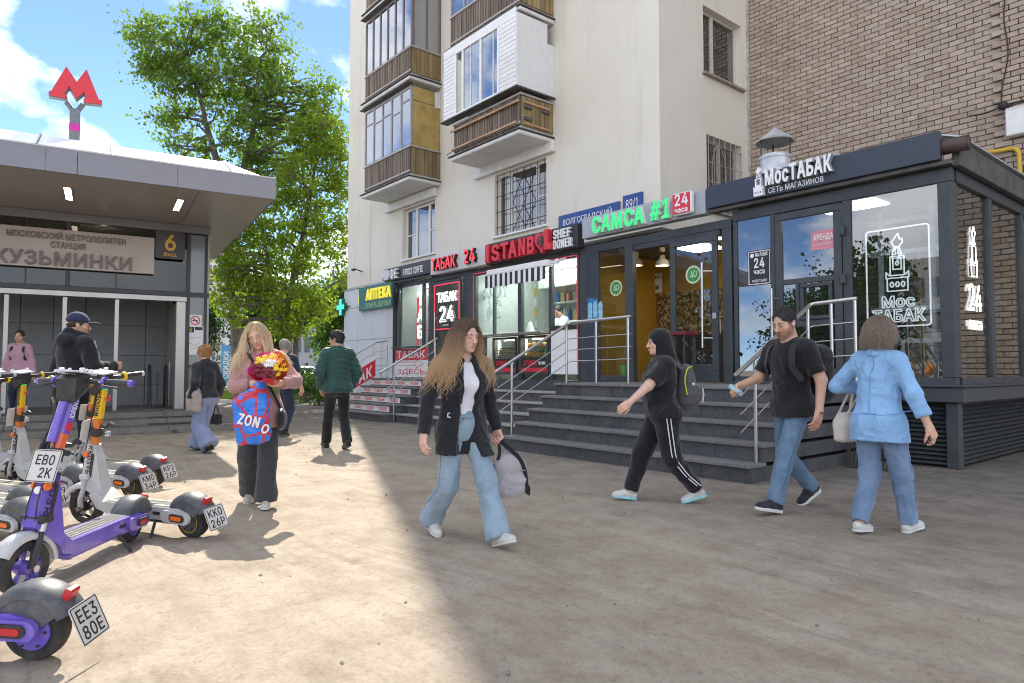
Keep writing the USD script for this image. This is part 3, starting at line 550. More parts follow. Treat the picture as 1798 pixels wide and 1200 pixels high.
# ======== tobacco shop with its open door
tb = thing('tobacco_shop', 'tobacco shop front with a glazed door and neon window lettering', 'shop')
x0, x1 = xE[1], xE[2] - .02
dA, dB = X(764), X(812)
part(tb, 'front_frame', join(cbox(x0, x1, YG, YG + .1, 3.60, 3.74, .005), cbox(x0, x0 + .08, YG + .002, YG + .098, FL, 3.598, .005), cbox(dB + .02, x1, YG + .002, YG + .098, FL, 3.598, .005)), frame_dk)
room(tb, x0, x1, interiord, 12.0)
dr = sub(tb, 'door')
part(dr, 'leaf_frame', frame_rect(dA, dB, FL + .03, 3.56, YG - .05, .10, .05), frame_dk); pane(dr, dA + .1, dB - .1, FL + .13, 3.46, YG - .03)
part(dr, 'handle', join(seg((dA + .16, YG - .12, 1.75), (dA + .16, YG - .12, 2.75), .02), seg((dA + .16, YG - .12, 1.9), (dA + .16, YG - .05, 1.9), .012), seg((dA + .16, YG - .12, 2.6), (dA + .16, YG - .05, 2.6), .012)), chrome, True)
g = unary_union([outline(s, .007) for s in fit('ТАБАК', dB - dA - .34, .24, .0)] + [affinity.translate(outline(s, .007), .1, -.52) for s in fit('24', dB - dA - .55, .40, .0)])
part(dr, 'neon_lettering', mv(xz(extr(g, .012)), x=dA + .17, y=YG - .052, z=3.02), neonw)
fr = sbox(0, 0, dB - dA - .16, 1.12).buffer(.02).exterior.buffer(.013)
part(dr, 'neon_border', mv(xz(extr(fr, .012)), x=dA + .08, y=YG - .052, z=2.33), neonr)
part(dr, 'notice', mv(xz(extr(sbox(0, 0, .34, .2), .003)), x=dA + .42, y=YG - .053, z=2.26), boardblack)
flat_text(dr, fit('МАГАЗИН', .27, .05), dA + .455, 2.38, YG - .0565, white, 'notice_lettering')
ws = sub(tb, 'side_light'); pane(ws, x0 + .08, dA - .01, FL + .1, 3.58)
part(ws, 'neon_border', mv(xz(extr(sbox(0, 0, .5, 1.1).buffer(.02).exterior.buffer(.012), .012)), x=x0 - .42, y=YG + .12, z=2.35), neonr)
part(ws, 'neon_lettering', mv(xz(extr(unary_union([outline(s, .012) for s in fit('ТА', .4, .26)] + [affinity.translate(outline(s, .012), .1, -.5) for s in fit('2', .24, .38)]), .012)), x=x0 - .33, y=YG + .12, z=3.05), neonw)
obj('tube_light', cbox(x0 + .2, x1 - .2, 10.8, 10.9, 3.66, 3.7, .004), lampw, 'white tube light on the ceiling of the tobacco shop', 'ceiling light')
sf = thing('cigarette_shelf', 'shelf wall of small coloured packs inside the tobacco shop', 'shelf')
pk = [pm('pack_' + n_, c_, .5) for n_, c_ in (('red', (.5, .03, .04)), ('white', (.6, .6, .6)), ('blue', (.04, .12, .4)), ('gold', (.5, .35, .08)))]
part(sf, 'back', box(x0 + .1, x1 - .1, 11.9, 11.95, FL, 3.6), interiorw)
for j_ in range(7):
    part(sf, 'board', box(x0 + .1, x1 - .1, 11.7, 11.9, 1.5 + .28 * j_, 1.52 + .28 * j_), white)
    for i_ in range(10): part(sf, 'pack', box(x0 + .16 + i_ * .19, x0 + .31 + i_ * .19, 11.72, 11.8, 1.525 + .28 * j_, 1.71 + .28 * j_), pk[(i_ * 3 + j_ * 5 + i_ * j_) % 4])
ts = thing('tobacco_sign', 'pale grey sign board with red raised letters ТАБАК 24', 'sign')
sx0, sx1 = X(756, 465, YS), X(853, 440, YS)
part(ts, 'board', cbox(sx0, sx1, YS, YS + .19, 3.74, 4.21, .006), boardwhite)
tw = X(801, 460, YS) - sx0 - .25
sign_letters(ts, fit('ТАБАК', X(805, 460, YS) - sx0 - .16, .30, .015), sx0 + .16, 3.82, YS - .002, .10, redlit, side=boardblack); sign_letters(ts, fit('24', X(840, 450, YS) - X(818, 450, YS), .33, .015), X(818, 450, YS), 3.84, YS - .002, .10, redlit, side=boardblack)
# ======== doner shop
dn = thing('doner_shop', 'doner shop front with serving window, pastry cases and white lower panel', 'shop')
x0, x1 = xE[2], xE[3] - .02
c1, c2, c3, c4 = X(866), X(912), X(963), X(972)
room(dn, x0, x1, interiorw, 12.6, 3.72, interiorw, interiorw)
part(dn, 'front_frame', join(cbox(x0, x1, YG, YG + .1, 3.56, 3.72, .005), *[cbox(a, b, YG + .002, YG + .098, FL, 3.558, .005) for a, b in ((x0, x0 + .07), (c2 - .06, c2 + .06), (c3, c3 + .1), (x1 - .08, x1))], cbox(x0 + .07, c3, YG + .006, YG + .09, 2.02, 2.10), cbox(c1 - .025, c1 + .025, YG + .006, YG + .09, 2.1, 3.556)), frame_dk)
for a, b in ((x0 + .07, c1 - .03), (c1 + .03, c2 - .065), (c2 + .065, c3 - .005), (c3 + .11, x1 - .085)): pane(dn, a, b, 2.12, 3.55)
part(dn, 'serving_shelf', cbox(x0 + .45, c3 + .06, YG - .28, YG - .002, 2.03, 2.07, .006), chrome)
part(dn, 'white_panel', cbox(c3 + .105, x1 - .04, YG - .03, YG + .02, FL + .13, 2.08, .004), white); part(dn, 'ledge', cbox(c3 + .1, x1 - .03, YG - .05, YG + .06, 2.09, 2.18, .005), boardblack)
part(dn, 'base_panel', box(x0 + .07, x0 + .48, YG + .01, YG + .05, FL, 2.02), frame_dk)
# awning gear and the neon line
aw = thing('striped_awning', 'small black and white striped awning over the serving window', 'awning')
ax0, ax1 = X(848, 500, YG - .5), X(954, 470, YG - .5)
part(aw, 'roller_case', cbox(ax0, ax1, YG - .42, YG - .22, 3.40, 3.54, .03), white)
ns = 23; wv = (ax1 - ax0) / ns
for k in range(ns):
    part(aw, 'stripe', join(box(ax0 + k * wv, ax0 + (k + 1) * wv, YG - .44 + .006 * math.sin(k), YG - .432 + .006 * math.sin(k), 3.12 + .012 * math.sin(k * 2.1), 3.40)), boardblack if k % 2 == 0 else white)
part(aw, 'arm', join(seg((ax1 + .05, YG - .35, 3.46), (ax1 + .2, YG - .05, 3.56), .03), ball((ax1 + .12, YG - .22, 3.5), .055, 1)), white)
nl = obj('neon_trim', join(tube(bend([(x0 + .03, YG - .03, 1.2), (x0 + .03, YG - .03, 3.60), (x1 - .03, YG - .03, 3.60), (x1 - .03, YG - .03, 1.3)], .05), .006, 6)), neonr, 'thin red neon line framing the doner shop front', 'neon light')
gN = unary_union([outline(affinity.scale(s, -1, 1, origin=(.45, 0)), .010) for s in fit('ТАБАК', .9, .24, .01)] + [affinity.translate(affinity.scale(outline(s, .012), -1, 1, origin=(.3, 0)), .1, -.48) for s in fit('24', .62, .4, .01)])
part(dn, 'neon_lettering', mv(xz(extr(gN, .01)), x=X(834), y=YG + .3, z=3.0), pm('dim_neon_tube', (.6, .65, .66), .4))
for k, (a, b) in enumerate(((X(868), X(905)), (X(915), X(961)))):
    cse = thing('pastry_case', ['glass pastry case with stacked flatbreads under the doner serving shelf', 'glass pastry case with golden buns beside the white panel'][k], 'display case')
    part(cse, 'case_frame', frame_rect(a - .04, b + .04, FL + .12, 2.0, YG - .03, .045, .06), frame_dk)
    part(cse, 'case_back', box(a - .03, b + .03, YG + .55, YG + .57, FL + .13, 1.99), pm('case_lining', (.30, .27, .2), .7) if k == 0 else pm('green_lining', (.10, .24, .06), .7))
    part(cse, 'glass_front', box(a, b, YG - .005, YG, FL + .5, 1.95), shopglass)
    part(cse, 'case_lamp', join(cbox(a + .06, a + .1, YG + .06, YG + .1, 1.6, 1.94, .004), cbox(a + .3, b - .05, YG + .06, YG + .09, 1.92, 1.945, .004)), lampwarm)
    part(cse, 'base_band', cbox(a - .002, b + .002, YG - .012, YG + .1, FL + .17, FL + .485, .004), boardblack); part(cse, 'red_band', box(a, b, YG - .016, YG - .0135, FL + .18, FL + .27), red)
    flat_text(cse, fit('ISTANBUL', (b - a) * .52, .11, .04), a + .1, FL + .32, YG - .016, red); flat_text(cse, fit('SHEF DONER', (b - a) * .26, .06, .03), a + .68 * (b - a), FL + .34, YG - .016, white)
    for zz in (FL + .50, FL + .72): part(cse, 'shelf', box(a, b, YG + .03, YG + .5, zz, zz + .012), chrome)
    bread = pm('flatbread', (.52, .42, .27), .8, var=.2, scale=14) if k == 0 else pm('golden_bun', (.55, .27, .045), .5, var=.35, scale=9)
    for i in range(6 if k == 0 else 10):
        if k == 0:
            for q in range(5): part(cse, 'bread', scl(mv(ball((0, 0, 0), 1, 1), 0, 0, 0), 1, 1, 1) if False else (np.asarray(ball((0, 0, 0), 1, 2)[0]) * [(b - a) / 5.2, .12, .022] + [a + .16 * (b - a) + (i % 3) * (b - a) / 3, YG + .14 + .2 * (i // 3), FL + .535 + .036 * q], ball((0, 0, 0), 1, 2)[1]), bread, True)
        else:
            lx = a + (.5 + i % 5) * (b - a) / 5; up = i // 5
            v = np.asarray(ball((0, 0, 0), 1, 2)[0]) * [.088, .09, .05 + .02 * float(rng.random())]; part(cse, 'bun', (v + [lx, YG + .15 + .04 * (i % 2), FL + (.56 if up == 0 else .78)], ball((0, 0, 0), 1, 2)[1]), bread, True)
# the kitchen seen through the windows
kt = thing('kitchen_counter', 'steel kitchen counter and equipment inside the doner shop', 'counter')
part(kt, 'counter_top', cbox(x0 + .3, x1 - .1, YG + .62, YG + 1.2, 1.93, 1.98, .006), chrome); part(kt, 'counter_front', box(x0 + .32, x1 - .12, YG + .64, YG + .66, FL, 1.92), interiorw)
part(kt, 'oven', join(cbox(c2 + .15, c2 + .75, 11.5, 12.1, 2.0, 3.3, .02)), interiord); part(kt, 'oven_window', box(c2 + .22, c2 + .68, 11.485, 11.497, 2.3, 3.1), pm('blue_screen', (.03, .06, .16), .2))
part(kt, 'tile_panel', box(c2 + .9, c3 + .2, 12.55, 12.59, FL, 3.1), interiorw); part(kt, 'hood', cbox(c1, c3 - .2, 11.2, 12.3, 3.25, 3.6, .02), chrome)
for k, px in enumerate((888, 985)):
    xx = X(px); m = join(lathe([(.0, 0), (.085, 0), (.11, .08), (.105, .2), (.06, .33), (.045, .4), (.0, .42)], 16)); obj('paper_roll', mv(m, xx, YG + .75, 1.985), white, ['white wrapped roll standing behind the left serving window pane', 'white wrapped roll on the counter beside the cook'][k], 'roll', smooth=True)
ds = thing('drink_shelf', 'shelf of bottles and boxes at the rear of the doner shop', 'shelf')
for j_ in range(4):
    part(ds, 'board', box(x0 + .2, c2 - .1, 12.2, 12.5, 1.5 + .5 * j_, 1.53 + .5 * j_), white)
    for i_ in range(9): part(ds, 'bottle', mv(lathe([(0, 0), (.05, 0), (.05, .22), (.02, .30), (.02, .34), (0, .34)], 10), x0 + .35 + i_ * .22, 12.32, 1.532 + .5 * j_), pk[(i_ + 2 * j_) % 4], True)
tl = obj('tube_light', join(cbox(x0 + .4, x1 - .2, 10.5, 10.6, 3.58, 3.62, .004), cbox(x0 + .4, x1 - .2, 11.1, 11.2, 3.58, 3.62, .004)), tubelamp, 'white tube lights on the ceiling of the doner shop', 'ceiling light')
obj('lit_menu_box', rotx(cbox(-.28, .28, -.03, .03, -.07, .07, .01), 0.5) and mv(rotx(cbox(-.28, .28, -.03, .03, -.07, .07, .01), .5), X(992, 480, 10.2), 10.2, 3.32), lampw, 'small tilted lamp panel behind the doner shop pane', 'lamp')
obj('shop_lamp', mv(lathe([(0, .0), (.1, .0), (.1, .03), (0, .03)], 16), X(850), YG + .45, 3.5), lampw, 'round white spot lamp at the upper left of the doner shop window', 'lamp')
isn = thing('doner_sign', 'red ISTANBUL sign of thick raised letters with a tulip heart', 'sign')
sx0, sx1 = X(853, 450, YS), X(1014, 405, YS)
part(isn, 'board', cbox(sx0, sx1, YS, YS + .19, 3.72, 4.20, .006), boardblack)
pL = [(854, 872), (871, 890), (886, 907), (905, 925), (922, 942)]
for (a, b), ch in zip([(854, 863), (864, 880), (880, 895), (894, 910), (911, 926), (926, 941)], 'ISTANB'):
    xa, xb = X(a, 440, YS - .1), X(b, 440, YS - .1); zz = 3.74
    s = fit(ch, xb - xa - .01, .34, .055)[0] if ch != 'I' else sbox(.0, -.02, .14, .38)
    p = part(isn, 'letter', mv(xz(extr(s, .02)), x=xa, y=YS - .12, z=zz + .02), red); part(p, 'return', mv(xz(extr(s, .115)), x=xa, y=YS - .002, z=zz + .02), pm('deep_red_return', (.36, .015, .025), .5) if ch == 'I' else '/World/Looks/deep_red_return')
t = np.linspace(0, 2 * math.pi, 60); heart = Polygon(np.stack([16 * np.sin(t) ** 3, 13 * np.cos(t) - 5 * np.cos(2 * t) - 2 * np.cos(3 * t) - np.cos(4 * t)], 1) * .0150)
xa, xb = X(941, 430, YS - .1), X(960, 425, YS - .1)
heart = affinity.scale(heart, (xb - xa + .06) / .48, 1.0, origin=(0, 0))
tulip = unary_union([Polygon([(-.075, .10), (-.10, -.06), (0, -.17), (.10, -.06), (.075, .10), (.035, .03), (0, .13), (-.035, .03)])])
hp = part(isn, 'heart', mv(xz(extr(heart, .12)), x=(xa + xb) / 2, y=YS - .002, z=3.97), red); part(hp, 'tulip', mv(xz(extr(tulip, .012)), x=(xa + xb) / 2, y=YS - .123, z=3.98), boardblack)
part(hp, 'tulip_line', mv(xz(extr(unary_union([LineString([(0, -.16), (0, .02), (-.05, .09)]).buffer(.008), LineString([(0, .0), (.05, .07)]).buffer(.008)]), .004)), x=(xa + xb) / 2, y=YS - .136, z=3.98), red)
xa = X(958.2, 430, YS - .1); lo = sbox(0, 0, .08, .40).union(sbox(0, 0, .16, .10)).buffer(.015); p = part(isn, 'letter', mv(xz(extr(lo, .13)), x=xa, y=YS - .002, z=3.78), red)
sign_letters(isn, fit('SHEF', X(1005, 415, YS) - X(974, 415, YS), .17, .04), X(974, 415, YS), 3.97, YS - .002, .06, white, side=boardwhite); sign_letters(isn, fit('DONER', X(1007, 430, YS) - X(974, 430, YS), .17, .04), X(974, 430, YS), 3.76, YS - .002, .06, white, side=boardwhite)
# ======== samsa shop
sm = thing('samsa_shop', 'samsa bakery front with open doorway, mustard wall and mosaic counter inside', 'shop')
x0, x1 = xE[3], xE[4] - .03
px = {k: X(v) for k, v in dict(a=1029, b=1051, c=1098, d=1112, e=1181, f=1264, g=1285).items()}
room(sm, x0, x1, mustard, 12.2, 3.72, mustard, pm('dim_ceiling', (.22, .21, .19), .8))
part(sm, 'navy_panel', box(px['a'], px['b'], YG + .0, YG + .05, FL, 3.6), navy_dk)
part(sm, 'front_frame', join(cbox(x0, x1, YG - .002, YG + .1, 3.60, 3.74, .005), cbox(x0 + .0, px['a'] - .003, YG, YG + .098, FL, 3.598, .004), cbox(px['c'], px['d'], YG - .02, YG + .098, FL, 3.598, .006), cbox(px['b'] + .002, px['c'] - .002, YG + .01, YG + .08, FL, FL + .12, .005), cbox(px['f'] + .05, px['g'], YG - .01, YG + .098, FL, 3.598, .006), cbox(px['d'] + .002, px['f'], YG + .004, YG + .09, 3.50, 3.598, .004)), frame_dk)
pane(sm, px['b'] + .004, px['c'] - .004, FL + .12, 3.59)
mosaic = mat('mosaic_tiles', {'tc': ('texture_coordinate', {}), 'mp': ('mapping', {'scale': (22, 22, 22)}), 'fl': ('vector_math', {'math_type': 'floor'}), 'wn': ('white_noise_texture', {}), 'r': ('rgb_ramp', {'interpolate': False, 'ramp': [(0, (.10, .055, .03)), (.3, (.30, .18, .09)), (.55, (.50, .38, .22)), (.8, (.20, .11, .05)), (1, (.2, .1, .05))]}), 'p': ('principled_bsdf', {'roughness': .35})},
             [('tc.object', 'mp.vector'), ('mp.vector', 'fl.vector1'), ('fl.vector', 'wn.vector'), ('wn.value', 'r.fac'), ('r.color', 'p.base_color')])
part(sm, 'mosaic_wall', box(x0 + .1, x1 - .1, 12.14, 12.196, 1.95, 2.95), mosaic)
part(sm, 'counter', cbox(px['b'] + .3, x1 - .2, 11.3, 11.9, FL, 1.95, .01), pm('dark_counter', (.035, .022, .018), .5))
part(sm, 'counter_tap', join(seg((X(1163), 11.6, 1.95), (X(1163), 11.6, 2.25), .018)), chrome); 
dr = sub(sm, 'door')
part(dr, 'leaf_frame', frame_rect(px['e'], px['f'], FL + .02, 3.52, YG - .08, .11, .055), frame_dk); part(dr, 'kick_plate', cbox(px['e'] + .11, px['f'] - .11, YG - .075, YG - .03, FL + .13, FL + .32, .004), frame_dk); pane(dr, px['e'] + .11, px['f'] - .11, FL + .32, 3.41, YG - .055)
hx = X(1244); part(dr, 'handle', join(seg((hx, YG - .19, 1.62), (hx, YG - .19, 3.05), .021), seg((hx, YG - .19, 2.9), (hx + .12, YG - .07, 2.9), .013), seg((hx, YG - .19, 1.78), (hx + .12, YG - .07, 1.78), .013)), chrome, True)
part(dr, 'lock', cbox(hx + .13, hx + .19, YG - .1, YG - .082, 2.1, 2.2, .004), chrome)
hal_g = pm('halal_green', (.04, .24, .07), .5); hal_c = pm('sticker_cream', (.55, .60, .40), .5)
def halal(parent, x, z, y, r=.155):
    s = sub(parent, 'round_sticker'); part(s, 'rim', mv(xz(extr(Point(0, 0).buffer(r).difference(Point(0, 0).buffer(r * .8)), .002)), x=x, y=y, z=z), hal_c); part(s, 'field', mv(xz(extr(Point(0, 0).buffer(r * .8), .002)), x=x, y=y, z=z), hal_g)
    sq = unary_union([LineString([(-.06, -.02), (-.02, -.045), (.0, .0), (.03, -.045), (.065, -.02), (.065, .05)]), LineString([(-.03, .0), (-.03, .06)]), LineString([(.0, .02), (.03, .06)])]).buffer(.009)
    part(s, 'script', mv(xz(extr(affinity.scale(sq, r / .155, r / .155, origin=(0, 0)), .002)), x=x, y=y - .0025, z=z), hal_c)
halal(sm, X(1080), float(aty(1080, 506, YG)[2]), YG + .027); halal(dr, X(1221), float(aty(1221, 483, YG)[2]), YG - .058)
for k, (pa, nm) in enumerate(((1117, 1), (1163, 2))):
    c = aty(pa, 462, 10.9); pl = thing('pendant_lamp', ['white pendant lamp hanging at the left edge of the samsa doorway', 'white pendant lamp hanging in the middle of the samsa doorway'][k], 'lamp', c)
    part(pl, 'shade', lathe([(.03, .16), (.05, .15), (.06, .08), (.13, .03), (.145, -.06), (.138, -.06), (.12, .02), (.03, .1)], 20), white, True); part(pl, 'bulb', mv(lathe([(0, -.055), (.11, -.055), (.11, -.04), (0, -.04)], 16), 0, 0, 0), lampwarm); part(pl, 'cord', seg((0, 0, .16), (0, 0, 3.7 - c[2]), .008, 6), boardblack); part(pl, 'ceiling_cup', lathe([(0, 3.62 - c[2]), (.05, 3.62 - c[2]), (.06, 3.7 - c[2]), (0, 3.7 - c[2])], 12), white)
for k, (a, z) in enumerate(((1226, 3.32), (1230, 3.14))):
    c = aty(a, 420 if k == 0 else 436, 10.6); obj('ceiling_light', mv(cbox(-.3, .3, -.3, .3, -.02, .02, .02), c[0], c[1], c[2]), lampwarm, ['upper warm ceiling panel seen through the samsa door glass', 'lower warm ceiling panel seen through the samsa door glass'][k], 'ceiling light')
mn = thing('price_notice', 'white paper price notice on the mustard wall inside the doorway', 'notice'); c = aty(1151, 484, 12.15)
part(mn, 'sheet', box(c[0] - .2, c[0] + .2, 12.13, 12.134, 2.98, 3.42), white); flat_text(mn, fit('САМСА', .3, .06, .03), c[0] - .15, 3.3, 12.128, boardblack); flat_text(mn, fit('100₽', .22, .1, .04), c[0] - .11, 3.05, 12.128, boardblack)
po = thing('water_poster', 'blue poster of water bottles on the dark panel left of the samsa window', 'poster')
part(po, 'sheet', box(px['a'] + .03, px['b'] - .02, YG - .004, YG - .001, float(aty(1040, 567, YG)[2]), float(aty(1040, 524, YG)[2])), pm('poster_blue', (.03, .16, .36), .5, var=.3, scale=9))
bo = Polygon([(0, 0), (.11, 0), (.11, .27), (.08, .33), (.04, .33), (0, .27)])
for k in range(3): part(po, 'printed_bottle', mv(xz(extr(bo, .002)), x=px['a'] + .06 + .14 * k, y=YG - .0045, z=float(aty(1040, 560, YG)[2]) + .02 * (k % 2)), pm('bottle_blue', (.28, .52, .70), .4, var=.3, scale=14) if k == 0 else '/World/Looks/bottle_blue')
tb2 = thing('bar_stand', 'small dark standing table with a maroon top in front of the samsa door', 'table')
xa, xb = X(1181), X(1236); zz = float(aty(1208, 585, YG - .5)[2])
part(tb2, 'top', cbox(xa, xb, YG - .55, YG - .2, zz - .03, zz + .03, .01), pm('maroon_top', (.12, .012, .02), .4));
for a in (xa + .05, xb - .05): part(tb2, 'leg', join(seg((a, YG - .5, FL), (a, YG - .5, zz - .03), .018), seg((a, YG - .25, FL), (a, YG - .25, zz - .03), .018)), boardblack)
bk = aty(1094, 640, 10.05); bn = thing('green_bin', 'small lime green bucket behind the samsa window', 'bucket', (bk[0], 10.15, FL))
part(bn, 'shell', lathe([(0, 0), (.10, 0), (.13, .30), (.138, .30), (.138, .315), (.12, .315), (.095, .02), (0, .02)], 20), pm('lime', (.22, .62, .03), .5), True)
ss = thing('samsa_sign', 'silver sign board with raised green letters САМСА #1', 'sign')
sx0, sx1 = X(1022, 400, YS), X(1238, 355, YS)
part(ss, 'board', cbox(sx0, sx1, YS, YS + .19, 3.86, 4.27, .006), boardgrey)
sign_letters(ss, fit('САМСА', X(1130, 385, YS - .1) - X(1037, 395, YS - .1), .29, .05), X(1037, 395, YS - .1), 3.91, YS - .002, .09, green, side=white); sign_letters(ss, fit('#1', X(1176, 385, YS - .1) - X(1139, 385, YS - .1), .33, .03, slant=.1), X(1139, 385, YS - .1), 3.91, YS - .002, .09, green, side=white)
p24 = sub(ss, 'hours_box'); xa, xb = X(1180, 370, YS - .1), X(1199, 370, YS - .1); xb = xa + .40
part(p24, 'case', cbox(xa, xb, YS - .11, YS - .002, 3.90, 4.28, .03), white); part(p24, 'face', mv(xz(extr(sbox(.02, .02, xb - xa - .02, .36), .004)), x=xa, y=YS - .111, z=3.9), red)
flat_text(p24, fit('24', .30, .19, .03), xa + .05, 4.06, YS - .1155, white); flat_text(p24, fit('часа', .28, .085, .03), xa + .06, 3.94, YS - .1155, white)
sp = thing('street_plate', 'blue street name plate half hidden behind the samsa sign', 'sign')
a, b = X(983, 380, YP), X(1090, 370, YP); part(sp, 'plate', cbox(a, b, YP - .05, YP - .004, 4.33, 4.72, .008), pm('street_blue', (.02, .06, .24), .4)); flat_text(sp, fit('ВОЛГОГРАДСКИЙ', (b - a) * .82, .13), a + (b - a) * .08, 4.48, YP - .0525, white)
sp = thing('house_number_plate', 'small blue house number plate right of the street name plate', 'sign')
a, b = X(1096, 360, YP), X(1130, 355, YP); part(sp, 'plate', cbox(a, b, YP - .05, YP - .004, 4.38, 4.80, .008), '/World/Looks/street_blue'); flat_text(sp, fit('89/1', (b - a) * .7, .2), a + (b - a) * .15, 4.50, YP - .0525, white)
# ======== glazed pavilion at the right
pv = thing('tobacco_pavilion', 'graphite framed glass tobacco pavilion at the right end of the row', 'shop')
x0, x1 = xE[4], xE[5]
px = {k: X(v) for k, v in dict(w0=1294, w1=1354, d0=1362, d1=1481, v0=1495, v1=1650, p=1684).items()}
part(pv, 'front_frame', join(cbox(x0, x1, YG - .004, YG + .12, 3.68, 3.86, .006), cbox(x0, x1, YG - .02, YG + .12, FL, 1.15, .006), cbox(x0, px['w0'], YG, YG + .1, 1.152, 3.678, .005), cbox(px['w1'], px['d0'], YG - .01, YG + .1, 1.152, 3.678, .005), cbox(px['d1'], px['v0'], YG - .01, YG + .1, 1.152, 3.678, .005), cbox(px['v1'], x1, YG - .01, YG + .2, 1.152, 3.678, .008)), frame_dk)
pane(pv, px['w0'], px['w1'], 1.15, 3.68, m=pavglass); pane(pv, px['v0'], px['v1'], 1.15, 3.68, m=pavglass)
dr = sub(pv, 'door'); a, b = px['d0'] + .01, px['d1'] - .01; zs = [float(aty(1420, p, YG)[2]) for p in (545, 515, 450, 442, 380)]
part(dr, 'leaf_frame', join(frame_rect(a, b, 1.153, 3.66, YG - .03, .11, .07), cbox(a + .11, b - .11, YG - .025, YG + .035, 2.55, 2.63, .004), cbox(a + .11, b - .11, YG - .025, YG + .035, 1.90, 1.99, .004), cbox(a + .32, a + .38, YG - .024, YG + .034, 1.99, 2.55, .004)), frame_dk)
part(dr, 'hatch_frame', frame_rect(a + .40, b - .14, 2.0, 2.53, YG - .05, .05, .04), frame_dk)
for q in ((a + .11, b - .11, 2.63, 3.55), (a + .11, a + .32, 1.99, 2.55), (a + .39, b - .12, 1.99, 2.55), (a + .11, b - .11, 1.264, 1.9)): pane(dr, *q, y=YG + .0, m=pavglass)
part(dr, 'handle', join(seg((a + .0, YG - .15, 1.45), (a + .0, YG - .15, 2.5), .02), seg((a, YG - .15, 1.6), (a + .05, YG - .03, 1.6), .012), seg((a, YG - .15, 2.35), (a + .05, YG - .03, 2.35), .012)), chrome, True)
for z in (3.25, 2.55): part(dr, 'hinge', cbox(b - .02, b + .06, YG - .06, YG - .031, z - .07, z + .07, .01), frame_dk)
nt = thing('rent_notice', 'pink АРЕНДА notice stuck inside the pavilion door glass', 'notice'); c = aty(1447, 422, YG)
part(nt, 'sheet', box(c[0] - .19, c[0] + .17, YG - .003, YG - .0005, c[2] - .13, c[2] + .15), pm('notice_pink', (.62, .22, .26), .5)); flat_text(nt, fit('АРЕНДА', .30, .085, .02), c[0] - .16, c[2] + .01, YG - .0065, white); flat_text(nt, fit('+7 925 132 60 60', .28, .035), c[0] - .15, c[2] - .07, YG - .0065, white)
hs = thing('hours_poster', 'black 24 часа poster on the narrow pavilion window', 'poster'); c = aty(1333, 470, YG + .025)
part(hs, 'sheet', box(c[0] - .2, c[0] + .2, YG + .024, YG + .027, c[2] - .28, c[2] + .28), boardblack); part(hs, 'border', mv(xz(extr(sbox(-.18, -.26, .18, .26).exterior.buffer(.006), .002)), x=c[0], y=YG + .0235, z=c[2]), white)
flat_text(hs, fit('24', .2, .15, .03), c[0] - .1, c[2] - .0, YG + .0235, white); flat_text(hs, fit('часа', .2, .08, .02), c[0] - .1, c[2] - .1, YG + .0235, white); flat_text(hs, fit('МосТАБАК', .22, .06, .02), c[0] - .07, c[2] + .18, YG + .0235, white); part(hs, 'badge', mv(xz(extr(Point(0, 0).buffer(.035), .002)), x=c[0] - .12, y=YG + .0235, z=c[2] + .2), white); flat_text(hs, fit('РАБОТАЕМ', .26, .04, .01), c[0] - .13, c[2] - .23, YG + .0235, white)
# side glazing, roof, base
part(pv, 'side_frame', join(cbox(x1 - .1, x1 + .004, YG + .202, YB - .06, 3.70, 3.86, .006), cbox(x1 - .1, x1 + .01, YG + .202, YB - .06, FL, 1.15, .006), *[cbox(x1 - .1, x1, y, y + w, 1.152, 3.698, .006) for y, w in ((11.28, .14), (12.85, .12))]), frame_dk)
for a, b in ((YG + .21, 11.27), (11.43, 12.84), (12.98, YB - .07)): part(pv, 'pane', box(x1 - .05, x1 - .042, a, b, 1.15, 3.70), glass('side_pane', (.80, .80, .78), .05) if a < 10.5 else '/World/Looks/side_pane')
part(pv, 'roof', join(box(x0, x1 + .03, YG + .13, YB - .08, 3.90, 4.0)), tinm); part(pv, 'side_fascia', cbox(x1 + .005, x1 + .10, YG + .02, YB - .06, 3.86, 4.18, .008), tinm); part(pv, 'roof_edge', mv(roty(cbox(-.28, .16, YG + .05, YB - .07, -.01, .01, .003), .35), x=x1 - .02, z=4.28), galv)
part(pv, 'gutter', tube([(x1 - .35, YG - .06, 4.13), (x1 + .22, YG - .06, 4.10)], .10, 12), pm('brown_gutter', (.06, .035, .032), .4), True)
part(pv, 'floor', box(x0, x1 - .11, YG + .13, YB - .03, FL - .05, FL + .09), floort); part(pv, 'ceiling', box(x0, x1 - .12, YG + .13, YB - .05, 3.86, 3.895), interiord)
part(pv, 'party_wall', box(x0, x0 + .05, YG + .13, YB - .03, FL + .1, 3.85), interiord); 
part(pv, 'lamp_panel', box(px['d0'] + .2, px['d1'] + .1, 10.6, 11.2, 3.83, 3.858), lampw)
part(pv, 'sill_beam', join(cbox(x0, x1 + .12, YG - .14, YG - .022, .84, 1.03, .01), cbox(x1 + .012, x1 + .12, YG - .02, YB - .06, .84, 1.03, .01), cbox(x0, x1 + .14, YG - .16, YG - .022, 1.032, 1.06, .005), cbox(x1 + .012, x1 + .14, YG - .02, YB - .06, 1.032, 1.06, .005)), frame_dk)
part(pv, 'corner_post', cbox(x1 - .12, x1 + .03, YG - .06, YG + .09, 0, .838, .01), frame_dk)
part(pv, 'dark_backing', join(box(x0, x1 - .13, YG + .1, YG + .12, 0, .83), box(x1 - .13, x1 - .11, YG + .122, YB - .1, 0, .83)), boardblack)
